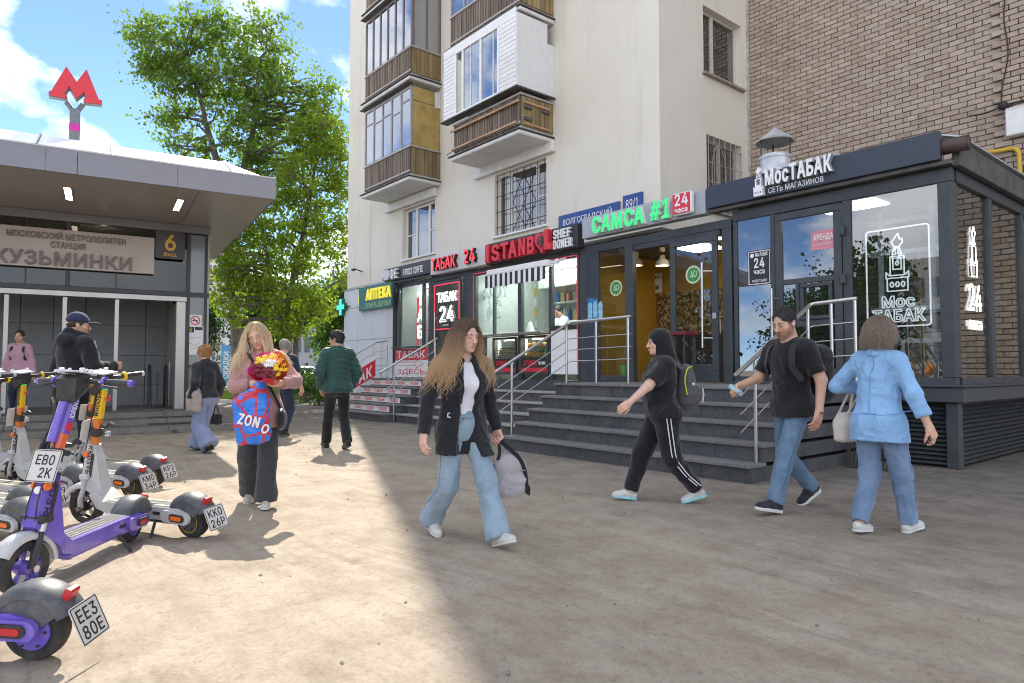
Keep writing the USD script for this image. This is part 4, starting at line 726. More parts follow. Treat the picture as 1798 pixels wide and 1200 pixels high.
for k in range(13):
    z = .06 + k * .058
    part(pv, 'louver', mv(rotx(box(XS + 4.2 - .0, x1 - .13, -.028, .028, -.004, .004), .75), y=YG + .02, z=z), frame_dk); part(pv, 'louver', mv(roty(box(-.028, .028, YG + .1, YB - .1, -.004, .004), .75), x=x1 - .03, z=z), frame_dk)
    part(pv, 'louver', mv(rotx(box(XS + 2.6, XS + 4.1, -.028, .028, -.004, .004), .75), y=YG + .02, z=z), frame_dk)
part(pv, 'base_post', join(cbox(XS + 4.1, XS + 4.2, YG - .03, YG + .07, 0, .838, .006)), frame_dk)
# display racks inside
rk = thing('display_rack', 'white display rack standing behind the large pavilion window', 'rack')
for a in (px['v0'] + .25, px['v1'] - .2): part(rk, 'upright', cbox(a - .03, a + .03, YG + .35, YG + .41, FL + .1, 3.5, .004), white)
for z in (1.65, 2.1, 2.9, 3.35): part(rk, 'crossbar', cbox(px['v0'] + .1, px['v1'] - .1, YG + .36, YG + .40, z - .03, z + .03, .004), white)
part(rk, 'rear_panel', box(px['v0'] + .25, px['v1'] - .6, YG + .6, YG + .64, FL + .1, 3.2), interiord)
def tower_shapes(s=1.0):
    """the little fortress tower with a flame: outlines of its parts"""
    P = [sbox(-.22, 0, .22, .30), sbox(-.15, .36, .15, .80), sbox(-.09, .50, .09, .76), Polygon([(-.24, .30), (-.24, .44), (-.17, .36), (.17, .36), (.24, .44), (.24, .30)]),
         *[affinity.scale(Point(x, .15).buffer(.035), 1, 1.6) for x in (-.12, 0, .12)], Polygon([(-.10, .84), (-.05, 1.02), (-.02, 1.02), (-.04, .84)]), Polygon([(.10, .84), (.05, 1.02), (.02, 1.02), (.04, .84)]),
         Polygon([(-.05, 1.03), (.05, 1.03), (.12, 1.12), (.11, 1.20), (.06, 1.16), (.03, 1.32), (-.03, 1.24), (-.07, 1.18), (-.11, 1.14)]).buffer(.025).buffer(-.02), affinity.scale(Point(0, .64).buffer(.03), 1, 1.5)]
    return [affinity.scale(p, s, s, origin=(0, 0)) for p in P]
nw = thing('neon_window_sign', 'white neon outline of a fortress tower over МосТАБАК in the large window', 'neon sign'); c0, c1 = aty(1525, 570, YG + .05), aty(1632, 395, YG + .05); bx0, bx1, bz0, bz1 = X(1522, 500, YG + .05), X(1633, 500, YG + .05), float(aty(1578, 573, YG + .05)[2]), float(aty(1578, 400, YG + .05)[2])
wN = bx1 - bx0; hN = bz1 - bz0; cx = (bx0 + bx1) / 2
part(nw, 'border', mv(xz(extr(sbox(bx0, bz0, bx1, bz1).buffer(-.04).buffer(.04).exterior.buffer(.009), .012)), y=YG + .06), neonw)
part(nw, 'tower', mv(xz(extr(unary_union([s.exterior.buffer(.008) for s in tower_shapes(hN * .44)]), .012)), x=cx, y=YG + .06, z=bz0 + hN * .36), neonw)
part(nw, 'lettering', mv(xz(extr(unary_union([outline(s, .008) for s in fit('Мос', wN * .54, .14, .03)]), .012)), x=cx - wN * .27, y=YG + .06, z=bz0 + hN * .20), neonw); part(nw, 'lettering', mv(xz(extr(unary_union([outline(s, .008) for s in fit('ТАБАК', wN * .84, .155, .03)]), .012)), x=cx - wN * .42, y=YG + .06, z=bz0 + hN * .05), neonw)
ns_ = thing('side_neon_sign', 'white neon tower and 24 часа on the side glass of the pavilion', 'neon sign')
ctr = atx(1710, 480, x1 - .03); yc = float(ctr[1])
part(ns_, 'tower', mv(yz(extr(unary_union([s.exterior.buffer(.0025) for q_, s in enumerate(tower_shapes(.52)) if q_ not in (2, 4, 5, 6, 10)]), .012)), x=x1 - .03, y=yc, z=2.52), neonw)
part(ns_, 'number', mv(yz(extr(unary_union(fit('24', .56, .36, .0)), .012)), x=x1 - .03, y=yc - .28, z=2.05), neonw); part(ns_, 'word', mv(yz(extr(unary_union(fit('часа', .52, .16, .0)), .012)), x=x1 - .03, y=yc - .26, z=1.80), neonw)
ps = thing('pavilion_sign', 'long dark blue sign board with white raised letters МосТАБАК', 'sign')
sx0, sx1 = X(1240, 355, YS), X(1649, 250, YS)
part(ps, 'board', cbox(sx0 + .005, sx1, YS, YS + .10, 3.93, 4.30, .006), boardnavy); part(ps, 'soffit', cbox(sx0 + .01, x1 + .04, YS + .06, YG + .02, 3.87, 3.927, .004), tinm)
xa, xb = X(1341, 330, YS - .1), X(1460, 305, YS - .1)
let = letters('МосТАБАК', .23, .95, .05)[0]; wl = max(g.bounds[2] for g in let); let = [affinity.scale(g, (xb - xa) / wl, 1, origin=(0, 0)) for g in let]
sign_letters(ps, let, xa, 4.08, YS - .002, .09, white, side=boardgrey); flat_text(ps, fit('СЕТЬ МАГАЗИНОВ', X(1447, 330, YS) - X(1349, 345, YS), .085, .015), X(1349, 345, YS), 3.965, YS - .0035, white)
tw = X(1331, 335, YS - .08); T = tower_shapes(.34); part(ps, 'tower_emblem', mv(xz(extr(unary_union([T[0], T[1].difference(T[2]), T[3], T[7], T[8], T[9]]).difference(unary_union(T[4:7])), .08)), x=tw, y=YS - .002, z=3.94), white)
vt = thing('roof_vent', 'galvanised vent pipe with a conical rain cap above the pavilion sign', 'vent'); c = aty(1361, 290, YS + .9); vx, vy = float(c[0]), float(c[1])
zc = lambda p: float(aty(1361, p, vy)[2])
part(vt, 'stack', lathe([(.24, zc(306) - .2), (.24, zc(281)), (.252, zc(281)), (.252, zc(276)), (.235, zc(276)), (.235, zc(274))], 28), galv, True)
part(vt, 'cap', lathe([(.0, zc(224)), (.32, zc(249)), (.31, zc(251)), (.0, zc(230))], 28), galv, 40)
for a in (.3, 2.2, 4.1): part(vt, 'strut', seg((.23 * math.cos(a), .23 * math.sin(a), zc(280)), (.25 * math.cos(a), .25 * math.sin(a), zc(246)), .016), tinm)
part(vt, 'elbow', tube(bend([(-.55, .1, 4.28), (-.2, .05, 4.32), (0, 0, zc(306) - .15)], .3), .2, 18), galv, True)
UsdGeom.Xformable(stage.GetPrimAtPath(vt)).GetOrderedXformOps()[0].Set(Gf.Vec3d(vx, vy, 0))
ac = thing('roof_unit', 'pale metal ventilation unit on the pavilion roof behind the sign', 'vent unit'); c = aty(1420, 290, YS + .6)
part(ac, 'case', cbox(c[0] - .38, c[0] + .38, c[1], c[1] + .5, 4.05, 4.50, .02), panelgrey); part(ac, 'lid', mv(rotx(cbox(-.42, .42, -.3, .3, -.02, .02, .006), .12), c[0], c[1] + .25, 4.54), galv)
# ======== pharmacy end of the building
apw = thing('pharmacy_cladding', 'white panelled wall of the pharmacy at the building\'s far left', 'wall cladding')
wpan = pm('white_cladding', (.62, .65, .68), .45, var=.04, rnd=.03)
xs = np.linspace(XL - .12, -17.72, 5)
zz = [.0, .45, 1.25, 2.25, 3.35, 4.0]
for i in range(4):
    for j in range(5): part(apw, 'panel', cbox(xs[i] + .006, xs[i + 1] - .006, YP - .06, YP - .03, zz[j] + .006, zz[j + 1] - .006, .004), wpan)
part(apw, 'backing', box(xs[0] + .01, xs[-1] - .01, YP - .029, YP - .003, 0, 3.99), frame_dk); part(apw, 'top_flashing', cbox(xs[0] - .03, xs[-1], YP - .09, YP - .004, 4.0, 4.03, .004), galv)
aps = thing('pharmacy_sign', 'green pharmacy sign with yellow letters АПТЕКА', 'sign'); a, b = X(629, 540, YP - .15), X(688, 525, YP - .15)
part(aps, 'board', cbox(a + .05, b, YP - .16, YP - .07, 3.20, 3.98, .01), pm('pharmacy_green', (.015, .13, .12), .4)); yl = pm('yellow_plastic', (.75, .62, .05), .4, emit=(.9, .75, .05), estr=.2)
sign_letters(aps, fit('АПТЕКА', (b - a) - .62, .34, .02), a + .62, 3.52, YP - .162, .05, yl); flat_text(aps, fit('ПЛАНЕТА ЗДОРОВЬЯ', (b - a) - .62, .15, .01), a + .56, 3.27, YP - .1635, pm('pale_lime', (.45, .65, .35), .5))
lgp = sub(aps, 'round_logo'); part(lgp, 'disc', mv(xz(extr(affinity.scale(Point(0, 0).buffer(.36), .8, 1.1), .04)), x=a + .26, y=YP - .10, z=3.6), yl); part(lgp, 'globe', mv(xz(extr(affinity.scale(Point(0, 0).buffer(.22), .8, 1.1), .01)), x=a + .26, y=YP - .141, z=3.6), pm('logo_blue', (.02, .22, .30), .4))
pc = thing('pharmacy_cross', 'lit green pharmacy cross on a bracket at the building corner', 'sign'); c = aty(601, 540, YP - .1)
cr = sbox(-.27, -.1, .27, .1).union(sbox(-.1, -.27, .1, .27)); part(pc, 'box', mv(xz(extr(cr.buffer(.03), .14)), x=c[0], y=c[1] + .07, z=c[2]), pm('dark_green_case', (.02, .16, .10), .5))
gm = emis('green_led', (.05, .75, .42), 1.0)
for i in range(-5, 6):
    for j in range(-5, 6):
        if abs(i) <= 1 or abs(j) <= 1: part(pc, 'led', box(c[0] + i * .05 - .02, c[0] + i * .05 + .02, c[1] - .078, c[1] - .072, c[2] + j * .05 - .02, c[2] + j * .05 + .02), gm)
part(pc, 'bracket', join(cbox(c[0] + .3, XL + .02, c[1] - .02, c[1] + .02, c[2] - .02, c[2] + .02, .004)) if XL > c[0] + .35 else cbox(c[0] + .3, c[0] + .55, c[1] - .02, c[1] + .02, c[2] - .02, c[2] + .02, .004), ironm)
obj('wall_bracket', join(seg((X(634, 485, YP - .05), YP - .005, 4.55), (X(634, 485, YP - .05), YP - .3, 4.62), .02), cbox(X(634, 485, YP - .05) - .1, X(634, 485, YP - .05) + .06, YP - .36, YP - .28, 4.55, 4.62, .01)), ironm, 'small dark bracket lamp on the plaster above the pharmacy', 'bracket')

# ------------------------------------------------------------------ stairs and handrails
def stair(name, label, x0, x1, y0, n, rise, tread, back, z0=0.0, nose=.03, tm=stone, rm=stoned, tile=.62, overhang=.03):
    s = thing(name, label, 'stairs')
    for k in range(n):
        za, zb = z0 + k * rise, z0 + (k + 1) * rise; y = y0 + k * tread; yb = y + tread if k < n - 1 else back
        m = max(1, round((x1 - x0) / tile)); e = np.linspace(x0, x1, m + 1)
        for i in range(m): part(s, 'riser_tile', box(e[i] + .002, e[i + 1] - .002, y, y + .03, za, zb - .042), rm)
        part(s, 'core', box(x0 + .02, x1 - .02, y + .031, back, za, zb - .042), rm)
        mt = max(1, round((x1 - x0) / 1.25)); e = np.linspace(x0 - .02, x1 + .02, mt + 1)
        for i in range(mt): part(s, 'tread', cbox(e[i] + .0015, e[i + 1] - .0015, y - overhang, yb + (.03 if k < n - 1 else 0), zb - .04, zb, .006), tm)
        part(s, 'side_tile', box(x1 - .019, x1, y + .031, back, za + .001, zb - .043), rm); part(s, 'side_tile', box(x0, x0 + .019, y + .031, back, za + .001, zb - .043), rm)
    return s
CX0, CX1 = -8.47, -4.10
stC = stair('front_stairs', 'broad dark granite stairs of five steps before the samsa shop', CX0, CX1, 6.75, 5, FL / 5, .30, YG - .03)
stB = stair('side_stairs', 'lower grey stairs between the two handrails below the doner shop', -14.35, CX0 - .03, 8.22, 4, .205, .30, YG - .06, tm=stonel)
part(stB, 'landing', box(-14.35, CX0 - .03, YG - .30, YG - .06, .821, FL), frame_dk)
AX0, AX1 = -17.3, -14.42
stA = stair('tobacco_stairs', 'stairs with ТАБАК stickers on their risers at the left of the row', AX0, AX1, 7.9, 5, FL / 5, .30, YG - .03)
for k in range(1, 5):
    z = k * FL / 5; y = 7.9 + k * .3; n = 4; w = (AX1 - AX0 - .25) / n
    part(stA, 'sticker_strip', box(AX0 + .02, AX1 - .22, y - .004, y - .001, z + .02, z + FL / 5 - .055), white)
    for i in range(n): part(stA, 'sticker_lettering', mv(xz(extr(unary_union(fit('ТАБАК', w * .66, .085, .03)), .002)), x=AX0 + .14 + i * w, y=y - .0045, z=z + .045), red)
def rail(name, label, x, y0, z0, y1, z1, xe=None, posts=(0.12, .95), flat=0.0, yb=None, side=1):
    """a steel handrail climbing from (y0, z0) to (y1, z1), the top rail z is about .9 above the steps; it may go on level along x to xe"""
    h = thing(name, label, 'handrail'); s = (z1 - z0) / (y1 - y0); P = [(x, y0 - .22, z0 + .9 - .22 * s), (x, y1, z1 + .9)]
    if xe is not None: P += [(xe, y1 + .02, z1 + .93)]
    part(h, 'top_rail', tube(bend(P, .06), .027, 12), chrome, True)
    for dz in (.28, .48, .68):
        Q = [(x, y0 - .12, z0 + .9 - dz - .12 * s), (x, y1, z1 + .9 - dz)]
        if xe is not None: Q += [(xe, y1 + .02, z1 + .93 - dz)]
        part(h, 'bar', tube(bend(Q, .05), .009, 8), chrome, True)
    for f in posts:
        y = y0 + f * (y1 - y0); zt = z0 + f * (z1 - z0); part(h, 'post', seg((x, y, max(0, zt - (.25 if f > .5 else .52))), (x, y, zt + .9), .021, 12), chrome, True)
    if xe is not None:
        for q in (.45, .96): xx = x + q * (xe - x); part(h, 'post', seg((xx, y1 + .015, FL), (xx, y1 + .015, z1 + .92), .021, 12), chrome, True)
    part(h, 'bracket', join(seg((x - .05, y0 + posts[0] * (y1 - y0), .06), (x + .02, y0 + posts[0] * (y1 - y0), .06), .03), seg((x - .05, y0 + posts[0] * (y1 - y0), .16), (x + .02, y0 + posts[0] * (y1 - y0), .16), .03)), chrome)
    return h
rail('stair_handrail', 'steel handrail climbing the left side of the broad dark stairs', CX0 - .06, 6.85, .40, 8.35, 1.18, xe=-7.15)
rail('stair_handrail', 'steel handrail climbing the right side of the broad dark stairs', CX1 - .08, 6.85, .40, 8.35, 1.18, xe=-3.62)
rail('stair_handrail', 'steel handrail on the right of the ТАБАК stairs', AX1 + .06, 8.0, .40, 9.4, 1.15)
rail('stair_handrail', 'steel handrail at the far left of the ТАБАК stairs', AX0 - .25, 8.0, .40, 9.4, 1.15, xe=AX0 + .35)
tp = thing('tobacco_poster', 'red and white ТАБАК ЗДЕСЬ poster with an arrow under the kiosk window', 'poster'); a, b = X(694, 620), X(752, 620); z0, z1 = FL + .02, 1.84
part(tp, 'sheet', box(a, b, YG - .012, YG - .004, z0, z1), white); part(tp, 'red_field', box(a, b, YG - .016, YG - .0125, z1 - .32, z1), red); flat_text(tp, fit('ТАБАК', (b - a) * .86, .19, .03), a + .07 * (b - a), z1 - .25, YG - .0195, white)
flat_text(tp, fit('ЗДЕСЬ', (b - a) * .86, .14, .01), a + .07 * (b - a), z0 + .09, YG - .0155, red)
ar = Polygon([(0, .04), (.45, .04), (.45, -.02), (.62, .09), (.45, .2), (.45, .14), (0, .14)]); part(tp, 'arrow', mv(xz(extr(affinity.scale(ar, (b - a) / .8, 1, origin=(0, 0)).exterior.buffer(.008), .002)), x=a + .1 * (b - a), y=YG - .0125, z=z0 + .28), red)
tp = thing('tobacco_banner', 'slanted red ТАБАК banner on the far left handrail', 'banner'); hx = AX0 - .22
sh = Polygon([(8.05, .25), (9.35, .95), (9.35, 1.65), (8.05, .95)]); part(tp, 'sheet', mv(yz(extr(sh, .01)), x=hx), white); part(tp, 'red_field', mv(yz(extr(Polygon([(8.05, .38), (9.35, 1.08), (9.35, 1.55), (8.05, .85)]), .003)), x=hx + .0105), red)
L = [affinity.affine_transform(g, [1, 0, .54, 1, 8.2, .52]) for g in fit('ТАБАК', 1.05, .30, .03)]; part(tp, 'lettering', mv(yz(extr(unary_union(L), .003)), x=hx + .014), white)
gr_ = thing('metal_grate', 'black metal grate leaning under the pavilion beside the stairs', 'grate'); c = gr(1497, 822)
for k in range(12): part(gr_, 'bar', mv(rotx(box(-.26 + k * .045, -.25 + k * .045, -.006, .006, .04, .80), -.12), c[0] + .22, c[1], 0), ironm)
part(gr_, 'frame', mv(rotx(join(cbox(-.30, -.262, -.012, .012, 0, .86), cbox(.262, .30, -.012, .012, 0, .86), cbox(-.262, .262, -.012, .012, 0, .04), cbox(-.262, .262, -.012, .012, .8, .86)), -.12), c[0] + .22, c[1], 0), pm('brown_black_iron', (.05, .04, .035), .6))
# ------------------------------------------------------------------ metro station pavilion
SA = math.radians(58.7); SD = np.array([math.sin(SA), math.cos(SA)])       # its front runs this way (right, ahead)
SO = W(-7.12, 15.73); SR = ang(*SD); _c, _s = math.cos(SR), math.sin(SR)
def st(px, py, y=0.0):
    """the point of the station's plane y (its own axes: x along the front, y inwards)"""
    d = ray(px, py); o = np.array([0, 0, EYE]) - SO
    dl = np.array([d[0] * _c + d[1] * _s, -d[0] * _s + d[1] * _c, d[2]]); ol = np.array([o[0] * _c + o[1] * _s, -o[0] * _s + o[1] * _c, o[2]])
    return ol + dl * (y - ol[1]) / dl[1]
def stz(px, py, z):
    p = gr(px, py, z) - SO; return np.array([p[0] * _c + p[1] * _s, -p[0] * _s + p[1] * _c, z])
steel = pm('stainless_cladding', (.42, .40, .37), .35, metal=.8, var=.08, scale=3, stretch=(1, 1, .2))
fasciam = pm('grey_fascia', (.22, .215, .235), .35, metal=.35, var=.04); soffitm = pm('soffit_panel', (.42, .38, .34), .38, var=.04, spec=.6); dkframe = pm('black_frame', (.035, .038, .043), .4, var=.1)
roofw = pm('white_skylight', (.72, .75, .76), .25, var=.03, spec=.7); roofb = pm('blue_skylight', (.28, .42, .50), .15, var=.06, spec=.8)
tilegrey = pm('grey_wall_panel', (.20, .215, .215), .5, var=.06, rnd=.06); platm = pm('station_paving', (.21, .19, .17), .85, var=.2, scale=8, bump=.3, dirt=(.3, .26, .2), dirt_amt=.5)
stglass = glass('station_glass', (.42, .46, .48), .05); greyglass = pm('grey_glass_panel', (.20, .225, .24), .12, var=.03, spec=.8)
stn = thing('metro_station', 'grey metro entrance pavilion with a deep canopy and white skylight', 'station', SO, SR)
ZF, ZS = .36, 4.6
cor = stz(485, 351, ZS); XR, YF = float(cor[0]), float(cor[1])
X0 = -9.0
def SX(px, y=0.0, py=500): return float(st(px, py, y)[0])
zb = float(st(160, 518)[2])                                   # portal beam
# canopy
n = 7; e = np.linspace(XR, X0, n + 1)
ex = [XR, XR - 1.75, XR - 3.3, XR - 3.75, XR - 5.6, X0]
for a, b in zip(ex[1:], ex[:-1]): part(stn, 'fascia_panel', cbox(a + .004, b - .004, YF, YF + .04, ZS, ZS + .42, .004), fasciam)
part(stn, 'fascia_panel', cbox(XR - .04, XR - .001, YF + .044, 5.0, ZS, ZS + .42, .004), fasciam)
part(stn, 'fascia_lip', join(box(X0, XR - .02, YF - .006, YF - .001, ZS + .41, ZS + .435)), steel)
part(stn, 'soffit', join(box(X0, XR - .045, YF + .045, 4.9, ZS - .0, ZS + .03)), soffitm)
part(stn, 'soffit_seam', join(*[box(x - .004, x + .004, YF + .05, -.2, ZS - .003, ZS - .001) for x in (SX(330, -1.5, 400), )]), dkframe)
for px, py in ((120, 341), (313, 361)):
    c = stz(px, py, ZS - .01); l = sub(stn, 'soffit_lamp'); part(l, 'housing', cbox(c[0] - .085, c[0] + .085, c[1] - .55, c[1] + .55, ZS - .012, ZS - .002, .003), steel); part(l, 'diffuser', box(c[0] - .055, c[0] + .055, c[1] - .52, c[1] + .52, ZS - .016, ZS - .0125), lampwarm)
# skylight: sloping panes up to a ridge, hipped at the right
zr = 5.5; yr = YF + 1.25; hx = float(stz(395, 285, zr)[0]); yr = float(stz(395, 285, zr)[1])
xs = [XR - .25, hx, hx - 2.0, hx - 3.1, hx - 4.4, X0]
part(stn, 'skylight_pane', hull([(XR - .2, YF + .08, ZS + .43), (hx + .01, YF + .08, ZS + .43), (hx + .01, yr, zr), (XR - .2, YF + .08, ZS + .40), (hx + .01, YF + .08, ZS + .40), (hx + .01, yr, zr - .03)]), roofw)
for i, (a, b) in enumerate(zip(xs[2:], xs[1:-1])):
    part(stn, 'skylight_pane', hull([(x, y, z - d) for x in (a + .012, b - .012) for y, z in ((YF + .08, ZS + .43), (yr, zr)) for d in (0, .03)]), roofb if i == 3 else roofw)
part(stn, 'skylight_top', hull([(x, y, z - d) for x in (X0, hx) for y, z in ((yr + .004, zr + .001), (yr + 3.2, zr + .05)) for d in (0, .03)]), roofw)
part(stn, 'skylight_end', hull([(XR - .2, YF + .09, ZS + .43), (hx + .02, yr, zr), (hx + .02, yr + 3.2, zr), (XR - .2, 4.5, ZS + .43), (XR - .25, 4.5, ZS + .40), (XR - .25, YF + .09, ZS + .40)]), roofw)
for x in xs[1:]: part(stn, 'skylight_rib', seg((x, YF + .07, ZS + .445), (x, yr, zr + .012), .018, 6), steel)
# front wall
jl, jr, pl, pr, cr_ = SX(308, 0, 600), SX(325, 0, 600), SX(332, 0, 600), SX(357, 0, 600), SX(366, 0, 600)
part(stn, 'top_band', cbox(X0, cr_, -.02, .12, float(st(200, 393)[2]) - .05, ZS - .002, .006), fasciam)
zt = float(st(200, 393)[2]) - .052
part(stn, 'beam', cbox(X0, jr + .02, -.03, .16, zb - .06, zb + .06, .01), steel); part(stn, 'beam_dark', cbox(X0, cr_, -.012, .1, zb + .062, zb + .17, .006), dkframe)
part(stn, 'jamb', cbox(jl, jr, -.03, 1.3, ZF, zb - .062, .01), steel)
for px in (5, 108, 200): xx = SX(px, .1, 600); part(stn, 'door_post', cbox(xx, xx + .085, .06, .16, ZF, zb - .062, .006), steel)
for px in (120,): xx = SX(px, 0, 440); part(stn, 'mullion', cbox(xx - .04, xx + .04, -.005, .08, zb + .172, zt, .005), dkframe)
for px in (46, 205): xx = SX(px, 0.02, 440); part(stn, 'thin_mullion', cbox(xx - .012, xx + .012, .01, .06, zb + .172, zt, .003), dkframe)
part(stn, 'mullion', cbox(jr - .0, pl, -.01, .1, ZF, zt, .005), dkframe); part(stn, 'mullion', cbox(pr, pr + .06, -.01, .1, ZF, zt, .005), dkframe)
part(stn, 'corner_post', cbox(pr + .062, cr_, -.004, .25, ZF, zt, .006), soffitm)
part(stn, 'upper_pane', box(X0, jr, .03, .04, zb + .172, zt), stglass)
for a, b in ((zb + .17, zt), (ZF + 1.0, zb + .16)): part(stn, 'side_panel', box(pl, pr, .02, .05, a, b - .03), greyglass)
part(stn, 'side_panel', cbox(pl, cr_ + .0, -.015, .04, ZF - .3, ZF + .95, .005), platm); part(stn, 'panel_rail', cbox(pl, pr, .0, .05, ZF + .953, ZF + .998, .003), dkframe)
part(stn, 'side_wall', box(cr_ - .1, cr_, .252, 8.0, 0, ZS), soffitm)
# inside
yb = 2.7
for i in range(9):
    for j in range(5):
        a = X0 + .6 + i * .98 if False else SX(5, yb, 600) - 1.0 + i * .66
        if a + .65 > cr_ - .12: continue
        part(stn, 'wall_panel', cbox(a + .008, a + .65, yb, yb + .03, .1 + j * .76 + .008, .1 + (j + 1) * .76, .005), tilegrey)
part(stn, 'back_wall', box(X0, cr_ - .1, yb + .031, yb + .2, -.2, ZS - .004), dkframe); part(stn, 'inner_ceiling', box(X0, cr_ - .1, .2, yb, zb + .6, zb + .62), soffitm)
for a, b in ((1.31, 1.95), (1.97, yb - .02)): part(stn, 'return_panel', cbox(jl - .0, jl + .03, a, b, ZF + 1.1, zb + .5, .004), steel)
part(stn, 'return_base', cbox(jl - .02, jl + .03, 1.31, yb - .02, ZF, ZF + 1.09, .004), steel)
part(stn, 'ceiling_tube', join(cbox(SX(178, 1, 385), SX(178, 1, 385) + .1, .6, 1.6, zt - .2, zt - .16, .004)), lampwarm)
ph = sub(stn, 'pram_rail'); xx = SX(262, 1.0, 680)
part(ph, 'rail', join(*[tube(bend([(xx + k, .5, ZF), (xx + k, .9, ZF + .95), (xx + k, 1.15, ZF + 1.02), (xx + k, 1.2, ZF)], .1), .03, 8) for k in (0, .34)]), dkframe); part(ph, 'glass', box(xx + .15, xx + .16, .6, 1.15, ZF + .02, ZF + .85), stglass)
# platform and steps before the portal
pt = thing('station_steps', 'low paved steps with pram ramps before the metro entrance', 'steps', SO, SR)
ys = -.35
for k in range(3):
    za = ZF - k * .12; y0 = ys - (k + 1) * .62 if k < 2 else ys - 1.86
    nn = 7; e = np.linspace(X0, cr_ + .4, nn + 1)
    for i in range(nn): part(pt, 'step_slab', cbox(e[i] + .003, e[i + 1] - .003, ys - (k + 1) * .55, (ys - k * .55) if k else 2.6, za - .12, za - .001, .008), platm)
for px in (277, 322):
    rx = SX(px, -1.2, 745); rp = sub(pt, 'pram_ramp')
    part(rp, 'bed', hull([(rx + s * .30, y, z) for s in (-1, 1) for y, z in ((ys + .0, ZF + .012), (ys - 1.85, .012), (ys, .0), (ys - 1.85, 0))]), platm)
    for q in range(6): part(rp, 'tread_plate', cbox(rx - .2, rx + .2, ys - .2 - q * .26, ys - .1 - q * .26, ZF + .01 - (.2 + q * .26) * .19 - .02, ZF + .01 - (.15 + q * .26) * .19 + .022, .004), dkframe)
# signs
sg = thing('station_sign', 'pale metal name board МОСКОВСКИЙ МЕТРОПОЛИТЕН СТАНЦИЯ КУЗЬМИНКИ', 'sign', SO, SR); ysg = -.14
bx1 = float(st(271, 450, ysg)[0]); zt1, zb1 = float(st(271, 418, ysg)[2]), float(st(271, 482, ysg)[2]); bm = pm('beige_metal_board', (.46, .40, .36), .45, metal=.3, var=.03); lm = pm('bronze_letter', (.16, .125, .105), .4, metal=.5)
part(sg, 'board', cbox(-8.0, bx1, ysg, ysg + .08, zb1, zt1, .006), bm)
def stn_text(t, pa, pb, py, h, bold, depth=.04):
    xa, xb = float(st(pa, py, ysg)[0]), float(st(pb, py, ysg)[0]); z = float(st((pa + pb) / 2, py, ysg)[2])
    for g in fit(t, xb - xa, h, bold): part(sg, 'letter', mv(xz(extr(g, depth)), x=xa, y=ysg - .003, z=z), lm)
stn_text('МОСКОВСКИЙ МЕТРОПОЛИТЕН', 10, 222, 422, .125, .012); stn_text('СТАНЦИЯ', 88, 151, 437, .125, .012); stn_text('КУЗЬМИНКИ', -14, 234, 467, .27, .03, .06)
s6 = thing('entrance_number_sign', 'dark square sign with a yellow 6 and the word Вход', 'sign', SO, SR); y6 = -.16; a, b = float(st(273, 430, y6)[0]), float(st(325, 430, y6)[0]); z0, z1 = float(st(299, 455, y6)[2]), float(st(299, 406, y6)[2])
yel = pm('sign_yellow', (.72, .42, .02), .4); part(s6, 'plate', mv(xz(extr(sbox(a + .05, z0 + .05, b - .05, z1 - .05).buffer(.05), .08)), y=y6 + .08), pm('sign_umber', (.040, .032, .036), .35))
for t, w, h, dz, bd in (('6', .30, .34, .20, .03), ('Вход', .26, .085, .06, .01)):
    part(s6, 'lettering', mv(xz(extr(unary_union(fit(t, w, h, bd)), .003)), x=(a + b) / 2 - w / 2, y=y6 - .0005, z=z0 + dz), yel)
no = thing('no_smoking_sign', 'no smoking sign with a station notice below it on the grey panel', 'notice', SO, SR); c = st(343, 563, 0.01)
part(no, 'sheet', box(c[0] - .135, c[0] + .135, .008, .014, c[2] - .13, c[2] + .13), white)
bar = LineString([(-.07, .07), (.07, -.07)]).buffer(.012); part(no, 'red_ring', mv(xz(extr(Point(0, 0).buffer(.105).difference(Point(0, 0).buffer(.083)).union(bar), .003)), x=c[0], y=.0075, z=c[2]), red)
part(no, 'cigarette', mv(xz(extr(sbox(-.06, -.015, .05, .012), .002)), x=c[0], y=.0076, z=c[2]), boardblack)
nb = sub(no, 'station_notice'); c2 = st(342, 598, .01); part(nb, 'sheet', box(c2[0] - .19, c2[0] + .19, .008, .013, c2[2] - .33, c2[2] + .33), white)
part(nb, 'pictogram', box(c2[0] - .16, c2[0] - .02, .004, .0072, c2[2] + .18, c2[2] + .31), boardblack); part(nb, 'pictogram', box(c2[0] + .0, c2[0] + .16, .004, .0072, c2[2] + .24, c2[2] + .31), boardblack)
part(nb, 'lettering', mv(xz(extr(unary_union(fit('6', .07, .09, .02)), .002)), x=c2[0] - .125, y=.0035, z=c2[2] + .2), yel)
part(nb, 'map_lines', mv(xz(extr(unary_union([LineString([(-.12, -.05), (.0, -.12), (.1, -.06)]).buffer(.006), LineString([(-.08, -.2), (.06, -.16), (.12, -.25)]).buffer(.006), LineString([(-.12, .06), (.12, .06)]).buffer(.005)]), .002)), x=c2[0], y=.0072, z=c2[2]), greyframe)
